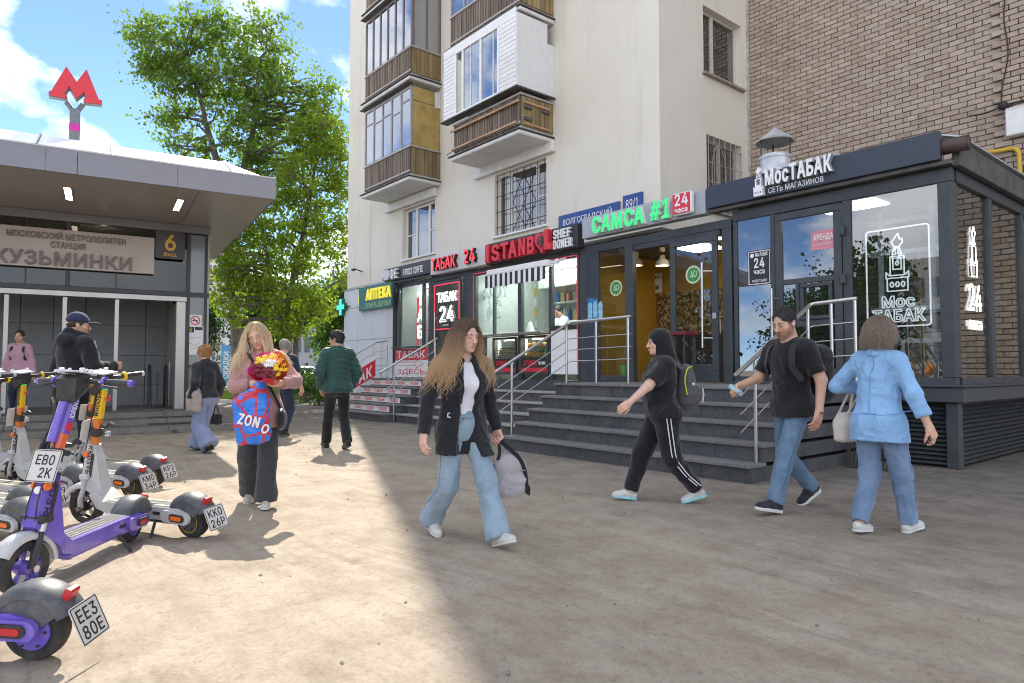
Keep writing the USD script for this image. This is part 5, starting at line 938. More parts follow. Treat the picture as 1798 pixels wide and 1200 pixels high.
# the big red M on its forked post
ms = thing('metro_letter_sign', 'red letter M on a forked grey post above the station roof', 'sign', SO, SR); ym = -1.0
c = st(132, 182, ym); k = lambda px, py: (float(st(px, py, ym)[0]), float(st(px, py, ym)[2]))
pts = [(87, 164), (91, 164), (117, 122), (135, 149), (152, 127), (173, 179), (178, 180), (178, 186), (148, 183), (148, 177), (152, 177), (148, 166), (134, 177), (122, 156), (112, 170), (117, 171), (117, 176), (87, 171)]
Mg = Polygon([k(*p) for p in pts]).buffer(0)
redM = pm('metro_red', (.66, .028, .045), .3, var=.03); mp_ = part(ms, 'letter', mv(xz(extr(Mg, .05)), y=ym - .10), redM); part(mp_, 'case', mv(xz(extr(Mg.buffer(.012), .16)), y=ym + .062), fasciam)
pg = pm('post_grey', (.17, .18, .19), .5, metal=.2); j = k(132, 193); b1, b2 = k(104, 176), k(158, 186)
part(ms, 'post', join(cbox(j[0] - .09, j[0] + .09, ym - .09, ym + .09, ZS + .3, j[1], .01)), pg); part(ms, 'magenta_band', join(cbox(j[0] - .093, j[0] + .093, ym - .093, ym + .093, k(132, 233)[1], k(132, 219)[1], .006)), pm('magenta', (.55, .02, .32), .4))
part(ms, 'fork', join(seg((j[0] - .03, ym, j[1] - .04), (b1[0] + .12, ym, b1[1] - .02), .05, 8), seg((j[0] + .03, ym, j[1] - .04), (b2[0] - .12, ym, b2[1]), .05, 8)), pg)
# ------------------------------------------------------------------ trees and the far side
def leaf_mat(name, lo, hi, tr):
    return mat(name, {'g': ('geometry', {}), 'r': ('rgb_ramp', {'ramp': [(0, lo), (1, hi)]}), 'd': ('principled_bsdf', {'roughness': .5, 'specular_ior_level': .4}), 't': ('translucent_bsdf', {}), 'h': ('mix', {'mix_type': 'multiply', 'fac': 1., 'color2': tr}), 'm': ('mix_closure', {'fac': .52})},
               [('g.random_per_island', 'r.fac'), ('r.color', 'd.base_color'), ('r.color', 'h.color1'), ('h.color', 't.color'), ('d.BSDF', 'm.closure1'), ('t.BSDF', 'm.closure2')], surface='m.closure')
leafA = leaf_mat('poplar_leaf', (.085, .14, .026), (.19, .25, .05), (2.5, 2.6, 1.3)); leafB = leaf_mat('maple_leaf', (.13, .185, .02), (.28, .32, .05), (2.4, 2.5, 1.1)); leafC = leaf_mat('shrub_leaf', (.05, .10, .015), (.13, .20, .035), (1.8, 2.0, 1.1)); leafD = leaf_mat('dark_leaf', (.025, .055, .014), (.06, .105, .024), (1.6, 1.8, 1.1))
bark = pm('grey_bark', (.135, .115, .095), .95, var=.4, scale=9, stretch=(1, 1, .25), bump=.9, bscale=22, bdist=.02)
def leaves(P, size, rg):
    """a folded leaf of two triangles at every point"""
    n = len(P); a = rg.normal(size=(n, 3)); a[:, 2] -= .5; a /= np.linalg.norm(a, axis=1, keepdims=True); b = np.cross(a, rg.normal(size=(n, 3))); b /= np.linalg.norm(b, axis=1, keepdims=True); c = np.cross(a, b)
    s = size * rg.uniform(.5, 1.45, (n, 1))
    V = np.stack([P, P + s * (.5 * a + .36 * b + .12 * c), P + s * a, P + s * (.5 * a - .36 * b + .12 * c)], 1).reshape(-1, 3); i = np.arange(n) * 4
    return V, np.vstack([np.stack([i, i + 1, i + 2], 1), np.stack([i, i + 2, i + 3], 1)])
def crown(blobs, nclump, per, spread, rg, hollow=.35):
    """points in clumps through the ellipsoids (centre, radii): more of them towards the shell, gaps between the clumps"""
    vol = np.array([np.prod(r) ** .75 for _, r in blobs]); which = rg.choice(len(blobs), nclump, p=vol / vol.sum()); d = rg.normal(size=(nclump, 3)); d /= np.linalg.norm(d, axis=1, keepdims=True)
    u = (hollow ** 3 + (1 - hollow ** 3) * rg.random((nclump, 1))) ** (1 / 3) * (1 + .24 * rg.normal(size=(nclump, 1)))
    C = np.array([blobs[w][0] for w in which]) + d * u * np.array([blobs[w][1] for w in which])
    sz = spread * rg.uniform(.5, 1.4, (nclump, 1, 1)); P = C[:, None] + rg.normal(size=(nclump, per, 3)) * sz * [1, 1, .6]
    return C, P.reshape(-1, 3)
def limb(a, b, ra, rb, rg, sag=.1, n=6):
    a, b = np.asarray(a, float), np.asarray(b, float); t = np.linspace(0, 1, n)[:, None]; L = np.linalg.norm(b - a); P = a + (b - a) * t + np.sin(t * math.pi) * rg.normal(size=3) * L * sag + np.array([0, 0, 1.]) * (t ** 2 - t) * L * .12
    P[1:-1] += rg.normal(size=(n - 2, 3)) * L * .015; return tube(P, np.linspace(ra, rb, n), 7, False)
def tree(name, label, stems, blobs, leafm, nclump, per, spread, size, seed, group=None, r0=.3, cat='tree', loc=None, limbs=46):
    rg = np.random.default_rng(seed); base = np.asarray(stems[0][0], float) if loc is None else np.asarray(loc, float); t = thing(name, label, cat, base, 0, group); ms, nodes = [], []
    for q, s in enumerate(stems):
        P = np.array(s, float) - base; k = np.linspace(0, 1, 22); idx = np.linspace(0, 1, len(P)); Q = np.stack([np.interp(k, idx, P[:, i]) for i in range(3)], 1)
        for _ in range(3): Q[1:-1] = .25 * Q[:-2] + .5 * Q[1:-1] + .25 * Q[2:]
        Q[1:-1] += rg.normal(size=(20, 3)) * .03; rr = r0 * (1 - .3 * (q > 0)) * (1 - .88 * k) ** .9; rr[0] *= 1.35; ms.append(tube(Q, rr, 10, False)); nodes += [(Q[i], rr[i]) for i in range(5, 22)]
    bl = [(np.asarray(c, float) - base, np.asarray(r, float)) for c, r in blobs]; C, P = crown(bl, nclump, per, spread, rg)
    N = np.array([a for a, _ in nodes]); R = np.array([r for _, r in nodes]); sel = rg.choice(len(C), min(limbs, len(C)), replace=False); tips = []
    for i in sel:
        c = C[i]; d = np.linalg.norm(N - c, axis=1) + 1.2 * np.maximum(N[:, 2] - c[2], 0); k = int(np.argmin(d)); ms.append(limb(N[k], c, min(R[k] * .6, .09), .015, rg)); tips.append((N[k] + .6 * (c - N[k]), c))
    T = np.array([a for a, _ in tips])
    for i in rg.choice(len(C), min(limbs * 3, len(C)), replace=False):
        k = int(np.argmin(np.linalg.norm(T - C[i], axis=1))); ms.append(limb(T[k], C[i], .022, .006, rg, n=4))
    part(t, 'trunk', join(*ms), bark, True); part(t, 'crown', leaves(P, size, rg), leafm)
    return t
def px_at(px, py, D): r = (px - 899) / FOC * D; z = EYE + (650 - py) / FOC * D; return W(r, D, z)
def blob(px, py, rx, ry, D, dd=.9): k = D / FOC; return (px_at(px, py, D), (rx * k, (rx + ry) / 2 * k * dd, ry * k))
D1 = 27.0
poplar = tree('poplar_tree', 'tall loose crowned poplar rising behind the metro pavilion', [[W(-10.8, D1), px_at(412, 560, D1), px_at(395, 420, D1), px_at(374, 280, D1), px_at(352, 195, D1), px_at(318, 90, D1)], [px_at(398, 430, D1), px_at(412, 330, D1), px_at(440, 230, D1), px_at(446, 110, D1), px_at(470, 40, D1)]],
     [blob(270, 70, 66, 52, D1), blob(355, 50, 80, 44, D1), blob(450, 70, 72, 55, D1), blob(295, 125, 62, 48, D1), blob(385, 130, 80, 60, D1), blob(480, 150, 62, 55, D1), blob(290, 195, 48, 36, D1), blob(430, 225, 75, 70, D1), blob(530, 215, 42, 42, D1), blob(330, 262, 50, 28, D1), blob(375, 330, 60, 50, D1), blob(228, 45, 34, 26, D1), blob(545, 160, 44, 46, D1), blob(566, 235, 40, 42, D1), blob(480, 290, 60, 45, D1), blob(250, 110, 36, 30, D1)],
     leafA, 900, 26, .22, .15, 11, r0=.27, limbs=110)
D2 = 26.0
maple = tree('maple_tree', 'broad bright green maple with two leaning trunks beside the pharmacy corner', [[W(-7.9, D2), px_at(494, 610, D2), px_at(502, 545, D2), px_at(520, 450, D2), px_at(545, 330, D2), px_at(548, 230, D2)], [W(-7.75, D2 + .1), px_at(512, 615, D2), px_at(538, 545, D2), px_at(572, 505, D2), px_at(625, 478, D2)], [px_at(497, 590, D2), px_at(470, 470, D2), px_at(450, 370, D2)]],
     [blob(555, 235, 45, 60, D2), blob(590, 300, 36, 60, D2), blob(520, 330, 75, 60, D2), blob(450, 370, 60, 60, D2), blob(585, 390, 45, 50, D2), blob(520, 430, 80, 50, D2), blob(430, 450, 50, 60, D2), blob(480, 510, 70, 48, D2), blob(555, 530, 45, 40, D2), blob(410, 520, 42, 50, D2), blob(395, 440, 30, 55, D2), blob(600, 460, 26, 40, D2), blob(500, 575, 50, 20, D2)],
     leafB, 950, 26, .20, .135, 12, r0=.20, limbs=100)
# smaller growth further off
D3 = 38.0
tree('small_tree', 'pale green young tree beyond the path right of the pharmacy cross', [[W(-10.2, D3), px_at(588, 600, D3), px_at(600, 540, D3)]], [blob(603, 540, 34, 60, D3), blob(585, 590, 34, 34, D3)], leafC, 420, 18, .30, .18, 13, r0=.1, limbs=20)
def bush(label, px, D, w, h, seed, n=160, lm=None):
    b = W((px - 899) / FOC * D, D); return tree('shrub', label, [[b, b + [0, 0, h * .5]], [b, b + [.3 * w, 0, h * .6]]], [(b + [0, 0, h * .55], (w / 2, w / 2, h / 2))], lm or leafC, n, 18, .13, .10, seed, r0=.03, cat='shrub', limbs=14)
bush('bright green shrub on the verge left of the green jacket man', 560, 24.5, 2.2, 1.25, 21); bush('taller shrub beside the building corner', 598, 26, 1.7, 2.4, 22); bush('low shrub on the verge behind the bouquet', 545, 30, 1.8, 1.1, 23)
grass = mat('verge_grass', {'g': ('geometry', {}), 'r': ('rgb_ramp', {'ramp': [(0, (.09, .14, .02)), (1, (.21, .28, .05))]}), 'p': ('principled_bsdf', {'roughness': .8}), 't': ('translucent_bsdf', {}), 'm': ('mix_closure', {'fac': .4})}, [('g.random_per_island', 'r.fac'), ('r.color', 'p.base_color'), ('r.color', 't.color'), ('p.BSDF', 'm.closure1'), ('t.BSDF', 'm.closure2')], surface='m.closure')
soil = pm('verge_soil', (.12, .11, .05), .95, var=.3, scale=3)
rg = np.random.default_rng(31)
def cam_quad(r0, r1, f0, f1, z0, z1):
    v, f = box(r0, r1, f0, f1, z0, z1); return np.stack([v[:, 1] * FWD[0] + v[:, 0] * RGT[0], v[:, 1] * FWD[1] + v[:, 0] * RGT[1], v[:, 2]], 1), f[:, ::-1]
struct('verge', cam_quad(-22, -6.4, 26.0, 38, -.1, .05), soil)
n = 26000; rf = np.stack([rg.uniform(-22, -6.4, n), rg.uniform(26, 38, n)], 1); Pg = np.stack([rf[:, 1] * FWD[0] + rf[:, 0] * RGT[0], rf[:, 1] * FWD[1] + rf[:, 0] * RGT[1], np.full(n, .05)], 1); dg = rg.normal(size=(n, 3)) * [.06, .06, .02] + [0, 0, .14]; sd = np.cross(dg, rg.normal(size=(n, 3))); sd *= .016 / np.linalg.norm(sd, axis=1, keepdims=True)
obj('verge_grass', (np.stack([Pg - sd, Pg + sd, Pg + dg], 1).reshape(-1, 3), np.arange(3 * n).reshape(-1, 3)), grass, 'sunlit mown grass verge behind the path', 'grass', kind='stuff')
struct('verge_kerb', join(cam_quad(-22, -6.4, 25.84, 25.995, 0, .12), cam_quad(-6.39, -6.24, 25.84, 38, 0, .12)), concrete)
struct('far_road', cam_quad(-120, 60, 40, 62, -.2, .006), pm('far_asphalt', (.16, .155, .15), .9))
# parked cars beyond the verge
def car(label, r, f, rz, paint, group=None):
    c = thing('parked_car', label, 'car', W(r, f), rz, group)
    prof = Polygon([(-2.15, .32), (-2.2, .75), (-2.1, .98), (-1.55, 1.02), (-.75, 1.42), (.95, 1.46), (1.75, 1.05), (2.1, .98), (2.2, .7), (2.15, .3), (1.75, .25), (-1.7, .25)]).buffer(.06).buffer(-.03)
    body = mv(xz(extr(prof, 1.72)), y=.86); v = np.array(body[0]); up = np.clip((v[:, 2] - .95) / .5, 0, 1); v[:, 1] *= 1 - .18 * up; part(c, 'body', (v, body[1]), paint, 35)
    gl = pm('car_glass', (.02, .024, .028), .08, spec=.9) if not stage.GetPrimAtPath('/World/Looks/car_glass') else '/World/Looks/car_glass'
    sg_ = Polygon([(-1.3, 1.04), (-.72, 1.36), (.9, 1.40), (1.5, 1.05)]); sw = mv(xz(extr(sg_, 1.66)), y=.83); v = np.array(sw[0]); up = np.clip((v[:, 2] - .95) / .5, 0, 1); v[:, 1] *= 1.03 - .18 * up; part(c, 'side_windows', (v, sw[1]), gl)
    part(c, 'rear_window', hull([(x + .03, s * y, z) for s in (-1, 1) for x, y, z in ((1.12, .58, 1.42), (1.70, .70, 1.08), (1.05, .58, 1.40), (1.62, .70, 1.06))]), gl)
    for sx in (-1, 1):
        for sy in (-1, 1):
            w = sub(c, 'wheel'); part(w, 'tyre', mv(lathe([(.19, -.1), (.30, -.1), (.32, -.07), (.32, .07), (.30, .1), (.19, .1)], 20, 'y'), sx * 1.32, sy * .80, .32), boardblack, 30); part(w, 'rim', mv(lathe([(0, -.07), (.19, -.09), (.19, .09), (0, .07)], 14, 'y'), sx * 1.32, sy * .80, .32), galv, 30)
    for sy in (-1, 1): part(c, 'tail_lamp', cbox(2.05, 2.2, sy * .72 - .12, sy * .72 + .12, .78, .95, .02), red)
    part(c, 'number_plate', cbox(2.2, 2.235, -.26, .26, .55, .67, .005), white); part(c, 'bumper', cbox(2.08, 2.24, -.82, .82, .30, .52, .04), boardblack)
    return c
paints = [pm('dark_grey_paint', (.035, .037, .042), .25, metal=.4, coat=1), pm('blue_grey_paint', (.10, .13, .17), .25, metal=.4, coat=1), pm('silver_paint', (.45, .46, .47), .25, metal=.5, coat=1), pm('white_paint', (.66, .67, .67), .25, coat=1)]
a_ = ang(0, -1)
car('dark grey hatchback parked beyond the verge left of the far kerb', (528 - 899) / FOC * 44, 44, a_ + .5, paints[0]); car('blue grey car parked right of the dark hatchback', (565 - 899) / FOC * 47, 47, a_ + .6, paints[1]); car('silver car parked far away left of the blue banner', (378 - 899) / FOC * 46, 46, a_ - 1.2, paints[2]); car('white car parked behind the silver one', (384 - 899) / FOC * 54, 54, a_ - 1.2, paints[3])
# far buildings
def block(name, label, px0, px1, D, z1, wallm, rows, cols, winm, z0=0, depth=14):
    r0, r1 = (px0 - 899) / FOC * D, (px1 - 899) / FOC * D; b = thing(name, label, 'building', W(r0, D), ang(1, 0)); w = r1 - r0; cw, rh = w / cols, (z1 - z0) / rows
    part(b, 'wall', box(0, w, 0, depth, 0, z1), wallm); part(b, 'roof_edge', cbox(-.2, w + .2, -.2, depth, z1 + .01, z1 + .5), wallm)
    for i in range(cols):
        for j in range(rows): part(b, 'window', box(i * cw + .2 * cw, (i + 1) * cw - .2 * cw, -.05, -.01, z0 + j * rh + .3 * rh, z0 + (j + 1) * rh - .2 * rh), winm)
    return b
farw = pm('pale_far_wall', (.50, .49, .46), .9, var=.06); farwin = pm('far_window', (.07, .08, .10), .2, spec=.8); farg = pm('grey_far_wall', (.30, .31, .32), .8)
block('tower_block', 'pale tower block far behind the trees', 345, 396, 170, 34, farw, 12, 6, farwin)
block('low_building', 'low grey building with a window band beyond the parked cars', 500, 640, 75, 5.6, farg, 1, 9, farwin, 2.2)
block('apartment_slab', 'wide pale apartment slab far behind the maple', 405, 650, 120, 16, farw, 6, 14, farwin)
bb = thing('banner_flag', 'tall blue advertising flag far beyond the tree trunk', 'flag', W((397 - 899) / FOC * 34, 34), ang(1, 0)); part(bb, 'flag', join(cbox(-.22, .22, -.01, .01, .6, 2.5, .004)), pm('flag_blue', (.08, .30, .55), .6)); part(bb, 'pole', seg((-.26, 0, 0), (-.26, 0, 2.6), .025), greyframe); part(bb, 'lettering', mv(xz(extr(unary_union([affinity.rotate(g, 90, origin=(0, 0)) for g in fit('СКИДКИ', 1.4, .26, .03)]), .003)), x=.14, y=-.012, z=.8), white)
ob = thing('orange_billboard', 'orange hoarding with a green patch behind the branches at the building corner', 'hoarding', W((616 - 899) / FOC * 40, 40), ang(1, 0)); part(ob, 'face', cbox(-.6, .9, 0, .1, 4.2, 7.0, .01), pm('hoarding_orange', (.60, .14, .03), .5)); part(ob, 'green_patch', mv(xz(extr(Polygon([(-.4, 5.2), (.1, 5.0), (.2, 6.2), (-.2, 6.6), (-.45, 6.0)]), .01)), y=-.003), pm('hoarding_green', (.25, .5, .05), .5)); part(ob, 'post', join(seg((-.3, .05, 0), (-.3, .05, 4.2), .06), seg((.6, .05, 0), (.6, .05, 4.2), .06)), greyframe)
# a belt of trees beyond, and the trees that stand across the street behind the viewpoint (the shop windows mirror them)
far = [(r, f) for r, f in ((-44, 92), (-36, 98), (-29, 90), (-60, 80), (-52, 100), (-20, 104))]
proto = None
labels = ['rounded far tree at the left end of the belt behind the station', 'second tree of the far belt', 'far tree above the parked silver car', 'far tree at the outer left of the belt', 'far tree in the rear of the belt', 'far tree behind the low grey building']
for (r, f), lb in zip(far, labels):
    b = W(r, f)
    if proto is None: proto = tree('belt_tree', lb, [[b, b + [0, 0, 8]]], [(b + [0, 0, 6.5], (4, 4, 4.5)), (b + [1, 1, 9.5], (2.6, 2.6, 3)), (b + [-2, 0, 5], (2.6, 2.6, 2.6))], leafD, 700, 14, .55, .42, 41, 'belt of trees far beyond the road', r0=.3, limbs=30)
    else: copy_of(proto, 'belt_tree', lb, 'tree', b, random.uniform(0, 6), 'belt of trees far beyond the road')
mir = ['first street tree from the left across the street behind the viewpoint', 'second street tree across the street behind the viewpoint', 'third street tree across the street behind the viewpoint', 'fourth street tree across the street behind the viewpoint', 'fifth street tree across the street behind the viewpoint', 'sixth street tree across the street behind the viewpoint', 'seventh street tree across the street behind the viewpoint', 'eighth street tree across the street, farthest right']
for i, (x, y) in enumerate(((-40, -17), (-34, -21), (-27, -16), (-20.5, -20), (-15, -15), (-7, -19), (1, -15), (8, -20))):
    copy_of(proto, 'street_tree', mir[i], 'tree', (x, y, 0), i * 1.3, 'trees across the street behind the viewpoint', scale=.50 + .07 * (i % 3))
op = thing('opposite_building', 'dark office block across the street behind the viewpoint, mirrored in the shop glass', 'building', (-30, -52, 0))
part(op, 'wall', box(0, 26, -10, 0, 0, 12), farg); [part(op, 'window', box(1 + 2.5 * i, 2.8 + 2.5 * i, .01, .05, 2 + 3.1 * j, 3.9 + 3.1 * j), farwin) for i in range(10) for j in range(3)]
struct('opposite_lawn', box(-60, 20, -30, -12, -.1, .012), soil)
# loose grit along the foot of the stairs and over the dusty ground
rg = np.random.default_rng(61); n = 900; gx = np.concatenate([rg.uniform(-17, -3.2, 500), rg.uniform(-12, 3, 400)]); gy = np.concatenate([6.72 - np.abs(rg.normal(0, .16, 500)) + np.where(gx[:500] < -8.5, 1.2, 0) + np.where(gx[:500] > -4.1, 2.9, 0), rg.uniform(1.2, 6.5, 400)]); sz = rg.uniform(.004, .012, n); o = ball((0, 0, 0), 1, 0)
V = (np.asarray(o[0])[None] * (sz[:, None, None] * rg.uniform(.6, 1.3, (n, 1, 3))) + np.stack([gx, gy, sz * .4 - .004], 1)[:, None]).reshape(-1, 3); F = (np.asarray(o[1])[None] + (np.arange(n) * len(o[0]))[:, None, None]).reshape(-1, 3)
obj('loose_gravel', (V, F), pm('grit', (.25, .22, .19), .9, var=.5, scale=3), 'loose grit and pebbles along the foot of the stairs', 'gravel', kind='stuff')
# ------------------------------------------------------------------ rental scooters
sc_white = pm('scooter_grey_white', (.50, .50, .49), .4, var=.06, coat=.3, dirt=(.25, .21, .17), dirt_amt=.25, dirt_scale=14); sc_or = pm('scooter_orange', (.62, .16, .025), .4, coat=.4, var=.05); sc_ye = pm('scooter_yellow', (.74, .47, .01), .4, coat=.3, var=.04)
sc_pu = pm('scooter_purple', (.135, .085, .46), .35, coat=.5, var=.06, dirt=(.35, .29, .27), dirt_amt=.30, dirt_scale=12); sc_co = pm('scooter_coral', (.72, .13, .05), .4, coat=.4, var=.04); sc_fen = pm('fender_grey', (.062, .068, .078), .45, var=.15, dirt=(.34, .30, .25), dirt_amt=.38, dirt_scale=9)
rubber = pm('tyre_rubber', (.028, .027, .027), .8, var=.2, scale=30, bump=.4, bscale=90, dirt=(.20, .17, .14), dirt_amt=.45, dirt_scale=10); sc_bl = pm('scooter_black', (.022, .022, .024), .45, var=.1, dirt=(.15, .13, .12), dirt_amt=.25, dirt_scale=14); sc_mat = pm('deck_mat', (.16, .165, .15), .85, var=.1, dirt=(.42, .38, .30), dirt_amt=.5, dirt_scale=10); sc_strip = pm('deck_strip', (.55, .56, .36), .6, var=.1)
orange_ref = pm('orange_reflector', (.80, .16, .02), .25, var=.03); red_ref = pm('red_reflector', (.45, .02, .025), .25, var=.05); plate_m = pm('plate_white', (.62, .60, .56), .5, var=.05, dirt=(.30, .26, .21), dirt_amt=.4, dirt_scale=14); ink = pm('plate_ink', (.02, .02, .02), .6)
def arc_shell(cx, cz, r, a0, a1, w, t=.006, n=18, flare=0.0):
    """a mudguard: a strip of round section bent along an arc of the xz plane; angles in degrees"""
    prof = [(-w, -.35 * w), (-w * .96, .0), (-w * .72, .26 * w), (0, .36 * w), (w * .72, .26 * w), (w * .96, 0), (w, -.35 * w)]
    out = prof + [(y * .93, z - t) for y, z in prof[::-1]]; V = []; m = len(out)
    for a in np.radians(np.linspace(a0, a1, n)):
        for y, z in out: V.append([cx + (r + z) * math.cos(a), y, cz + (r + z) * math.sin(a)])
    F = []
    for i in range(n - 1):
        for j in range(m): k = (j + 1) % m; F += [[i * m + j, (i + 1) * m + j, (i + 1) * m + k], [i * m + j, (i + 1) * m + k, i * m + k]]
    for e, s in ((0, 1), ((n - 1) * m, -1)):
        for j in range(1, m // 2): q = [e + j - 1, e + j, e + m - 1 - j]; q2 = [e + j - 1, e + m - 1 - j, e + m - j]; F += [q[::s], q2[::s]]
    return np.array(V), np.array(F)
def tyre(R, w, n=36): return lathe([(R - .055, -w * .7), (R - .03, -w), (R - .008, -w * .8), (R, -w * .3), (R, w * .3), (R - .008, w * .8), (R - .03, w), (R - .055, w * .7)], n, 'y')
def plate_text(l1, l2): return affinity.scale(unary_union([affinity.translate(g, -.075, .008) for g in fit(l1, .15, .062, .018)] + [affinity.translate(g, -.075 + (.0 if len(l2) > 2 else .045), -.074) for g in fit(l2, .15 if len(l2) > 2 else .105, .062, .018)]), .9, .9, origin=(0, 0))
def number_plate(parent, l1, l2, origin, M, w=.088, h=.086):
    """M: columns are the plate's right, up and outward directions"""
    tr = lambda m: (np.asarray(m[0]) @ np.asarray(M, float) + origin, m[1]); p = part(parent, 'number_plate', tr(extr(sbox(-w, -h, w, h).buffer(-.015).buffer(.015), .004)), plate_m)
    part(p, 'lettering', tr(mv(extr(plate_text(l1, l2), .0012), z=.004)), ink); part(p, 'rim', tr(mv(extr(sbox(-w + .006, -h + .006, w - .006, h - .006).exterior.buffer(.0022), .001), z=.004)), ink)
LW, RW, RF = 1.16, .135, .15
def scooter(label, loc, rz, kind, rear=None, front=None, side_no=None, turn=0.0):
    s = thing('rental_scooter', label, 'scooter', loc, rz, 'rental scooters parked by the metro entrance'); UsdGeom.Xformable(stage.GetPrimAtPath(s)).AddRotateXOp().Set(-5.5); pur = kind == 'purple'; body = sc_pu if pur else sc_white
    # deck
    dk = Polygon([(-.02, .155), (.06, .14), (.80, .14), (.93, .175), (1.0, .27), (.95, .29), (.86, .225), (.06, .225), (-.02, .20)]).buffer(.012).buffer(-.006)
    part(s, 'deck', mv(xz(extr(dk, .17)), y=.085), body, 30); part(s, 'deck_skirt', cbox(.1, .82, -.06, .06, .10, .139, .01), sc_bl if not pur else sc_pu)
    part(s, 'deck_mat', cbox(.16, .84, -.078, .078, .2255, .2335, .003), sc_mat if not pur else sc_pu)
    for y in ((-.05, .05) if not pur else (-.045, -.015, .015, .045)): part(s, 'grip_strip', cbox(.18, .82, y - .012, y + .012, .234, .2375, .001), sc_strip if not pur else sc_mat)
    for sy in (-1, 1):
        part(s, 'rear_arm', mv(xz(extr(LineString([(-.02, .165), (.17, .175)]).buffer(.045), .028)), y=sy * .093 + .014), body); rf = part(s, 'reflector_case', mv(xz(extr(LineString([(-.0, .168), (.085, .172)]).buffer(.028), .012)), y=sy * .112 + .006), sc_bl)
        part(rf, 'reflector', mv(xz(extr(LineString([(.005, .168), (.08, .172)]).buffer(.015), .006)), y=sy * .12 + .003), red_ref if pur else orange_ref); part(s, 'brand_badge', mv(xz(extr(LineString([(.24, .183), (.30, .184)]).buffer(.012), .004)), y=sy * .087 + .002), sc_bl)
    # rear wheel, fender, lamp, plate
    part(s, 'tyre', mv(tyre(RW, .046), 0, 0, RW), rubber, 30); w = part(s, 'hub_motor', mv(lathe([(0, -.05), (.055, -.052), (.082, -.042), (.084, .042), (.055, .052), (0, .05)], 28, 'y'), 0, 0, RW), sc_pu if pur else sc_fen, 30)
    for k in range(6): a = k * math.pi / 3; part(w, 'bolt', mv(lathe([(0, -.056), (.006, -.056), (.006, .056), (0, .056)], 6, 'y'), .068 * math.cos(a), 0, RW + .068 * math.sin(a)), sc_bl)
    if not pur: part(w, 'yellow_ring', join(mv(lathe([(.086, -.046), (.090, -.047), (.090, -.045)], 28, 'y'), 0, 0, RW), mv(lathe([(.086, .046), (.090, .047), (.090, .045)], 28, 'y'), 0, 0, RW)), sc_ye)
    part(s, 'rear_fender', arc_shell(.0, RW + .0, RW + .045, 8, 156, .075, n=22), sc_fen, 40); part(s, 'fender_side', join(*[mv(xz(extr(Polygon([(RW + .05) * np.array([math.cos(a), math.sin(a)]) for a in np.radians(np.linspace(5, 150, 16))] + [(-.02, -.0), (.10, -.01)]).buffer(-.002), .006)), y=sy * .068 + .003, z=RW) for sy in (-1, 1)]), sc_fen)
    a = math.radians(168 - 15); lx, lz = -(RW + .06) * math.cos(math.radians(38)), RW + (RW + .06) * math.sin(math.radians(38)); part(s, 'tail_lamp', mv(roty(cbox(-.014, .02, -.035, .035, -.05, .03, .008), -.45), lx, 0, lz + .03), red_ref)
    if rear: c, q = math.cos(.38), math.sin(.38); number_plate(s, *rear, np.array([lx - .075, 0, lz - .085]), [[0, -1, 0], [q, 0, c], [-c, 0, q]])
    # front: wheel, fender, fork and stem turn about the steering axis
    top = np.array([LW - .30, 0, 1.17]); foot = np.array([LW - .045, 0, .34]); ax = (top - foot) / np.linalg.norm(top - foot); fw = np.array([ax[2], 0, -ax[0]])
    f = sub(s, 'front_assembly') if False else s
    def tn(m):
        if not turn: return m
        v = np.asarray(m[0]) - foot; c, q = math.cos(turn), math.sin(turn); return v * c + np.cross(ax, v) * q + np.outer(v @ ax, ax) * (1 - c) + foot, m[1]
    P = lambda n, m, mm, sm=False, par=s: part(par, n, tn(m), mm, sm)
    P('tyre', mv(tyre(RF, .042), LW, 0, RF), rubber, 30); wf = P('wheel_rim', join(mv(lathe([(RF - .056, -.026), (RF - .045, -.032), (RF - .045, .032), (RF - .056, .026)], 32, 'y'), LW, 0, RF), mv(lathe([(0, -.045), (.03, -.045), (.04, -.02), (.04, .02), (.03, .045), (0, .045)], 20, 'y'), LW, 0, RF)), sc_pu if pur else sc_bl, 30)
    for k in range(5):
        for d in (-.16, .16): a = k * 2 * math.pi / 5 + d + .3; P('spoke', mv(seg((.03 * math.cos(a - d * .8), 0, .03 * math.sin(a - d * .8)), ((RF - .05) * math.cos(a), 0, (RF - .05) * math.sin(a)), .0085, 6), LW, 0, RF), sc_pu if pur else sc_white, par=wf)
    if not pur: P('yellow_ring', join(mv(lathe([(RF - .047, -.0335), (RF - .041, -.0345), (RF - .041, -.0325)], 32, 'y'), LW, 0, RF), mv(lathe([(RF - .047, .0335), (RF - .041, .0345), (RF - .041, .0325)], 32, 'y'), LW, 0, RF)), sc_ye, par=wf)
    P('front_fender', arc_shell(LW, RF, RF + .03, 30, 178, .055, n=20), sc_white, 40)
    for sy in (-1, 1):
        y = sy * .062; P('fork_leg', join(tube([(LW, y, RF), (LW - .01, y, RF + .08), (LW - .045, y * .95, RF + .15)], [.022, .02, .019], 10), seg((LW - .045, y * .95, RF + .15), (LW - .066, y * .9, .40), .014, 10)), sc_bl if pur else sc_white, 30); P('axle_nut', mv(lathe([(0, -.012), (.02, -.012), (.02, .012), (0, .012)], 8, 'y'), LW, y * 1.3, RF), chrome)
    P('fork_crown', cbox(LW - .115, LW - .03, -.082, .082, .385, .43, .012), sc_bl if pur else sc_white); P('fork_sleeve', join(*[seg((LW - .052, s_ * .058, RF + .19), (LW - .068, s_ * .056, .39), .019, 10) for s_ in (-1, 1)]), chrome if pur else sc_white, 30)
    at = lambda u: foot + ax * u; Ls = np.linalg.norm(top - foot)
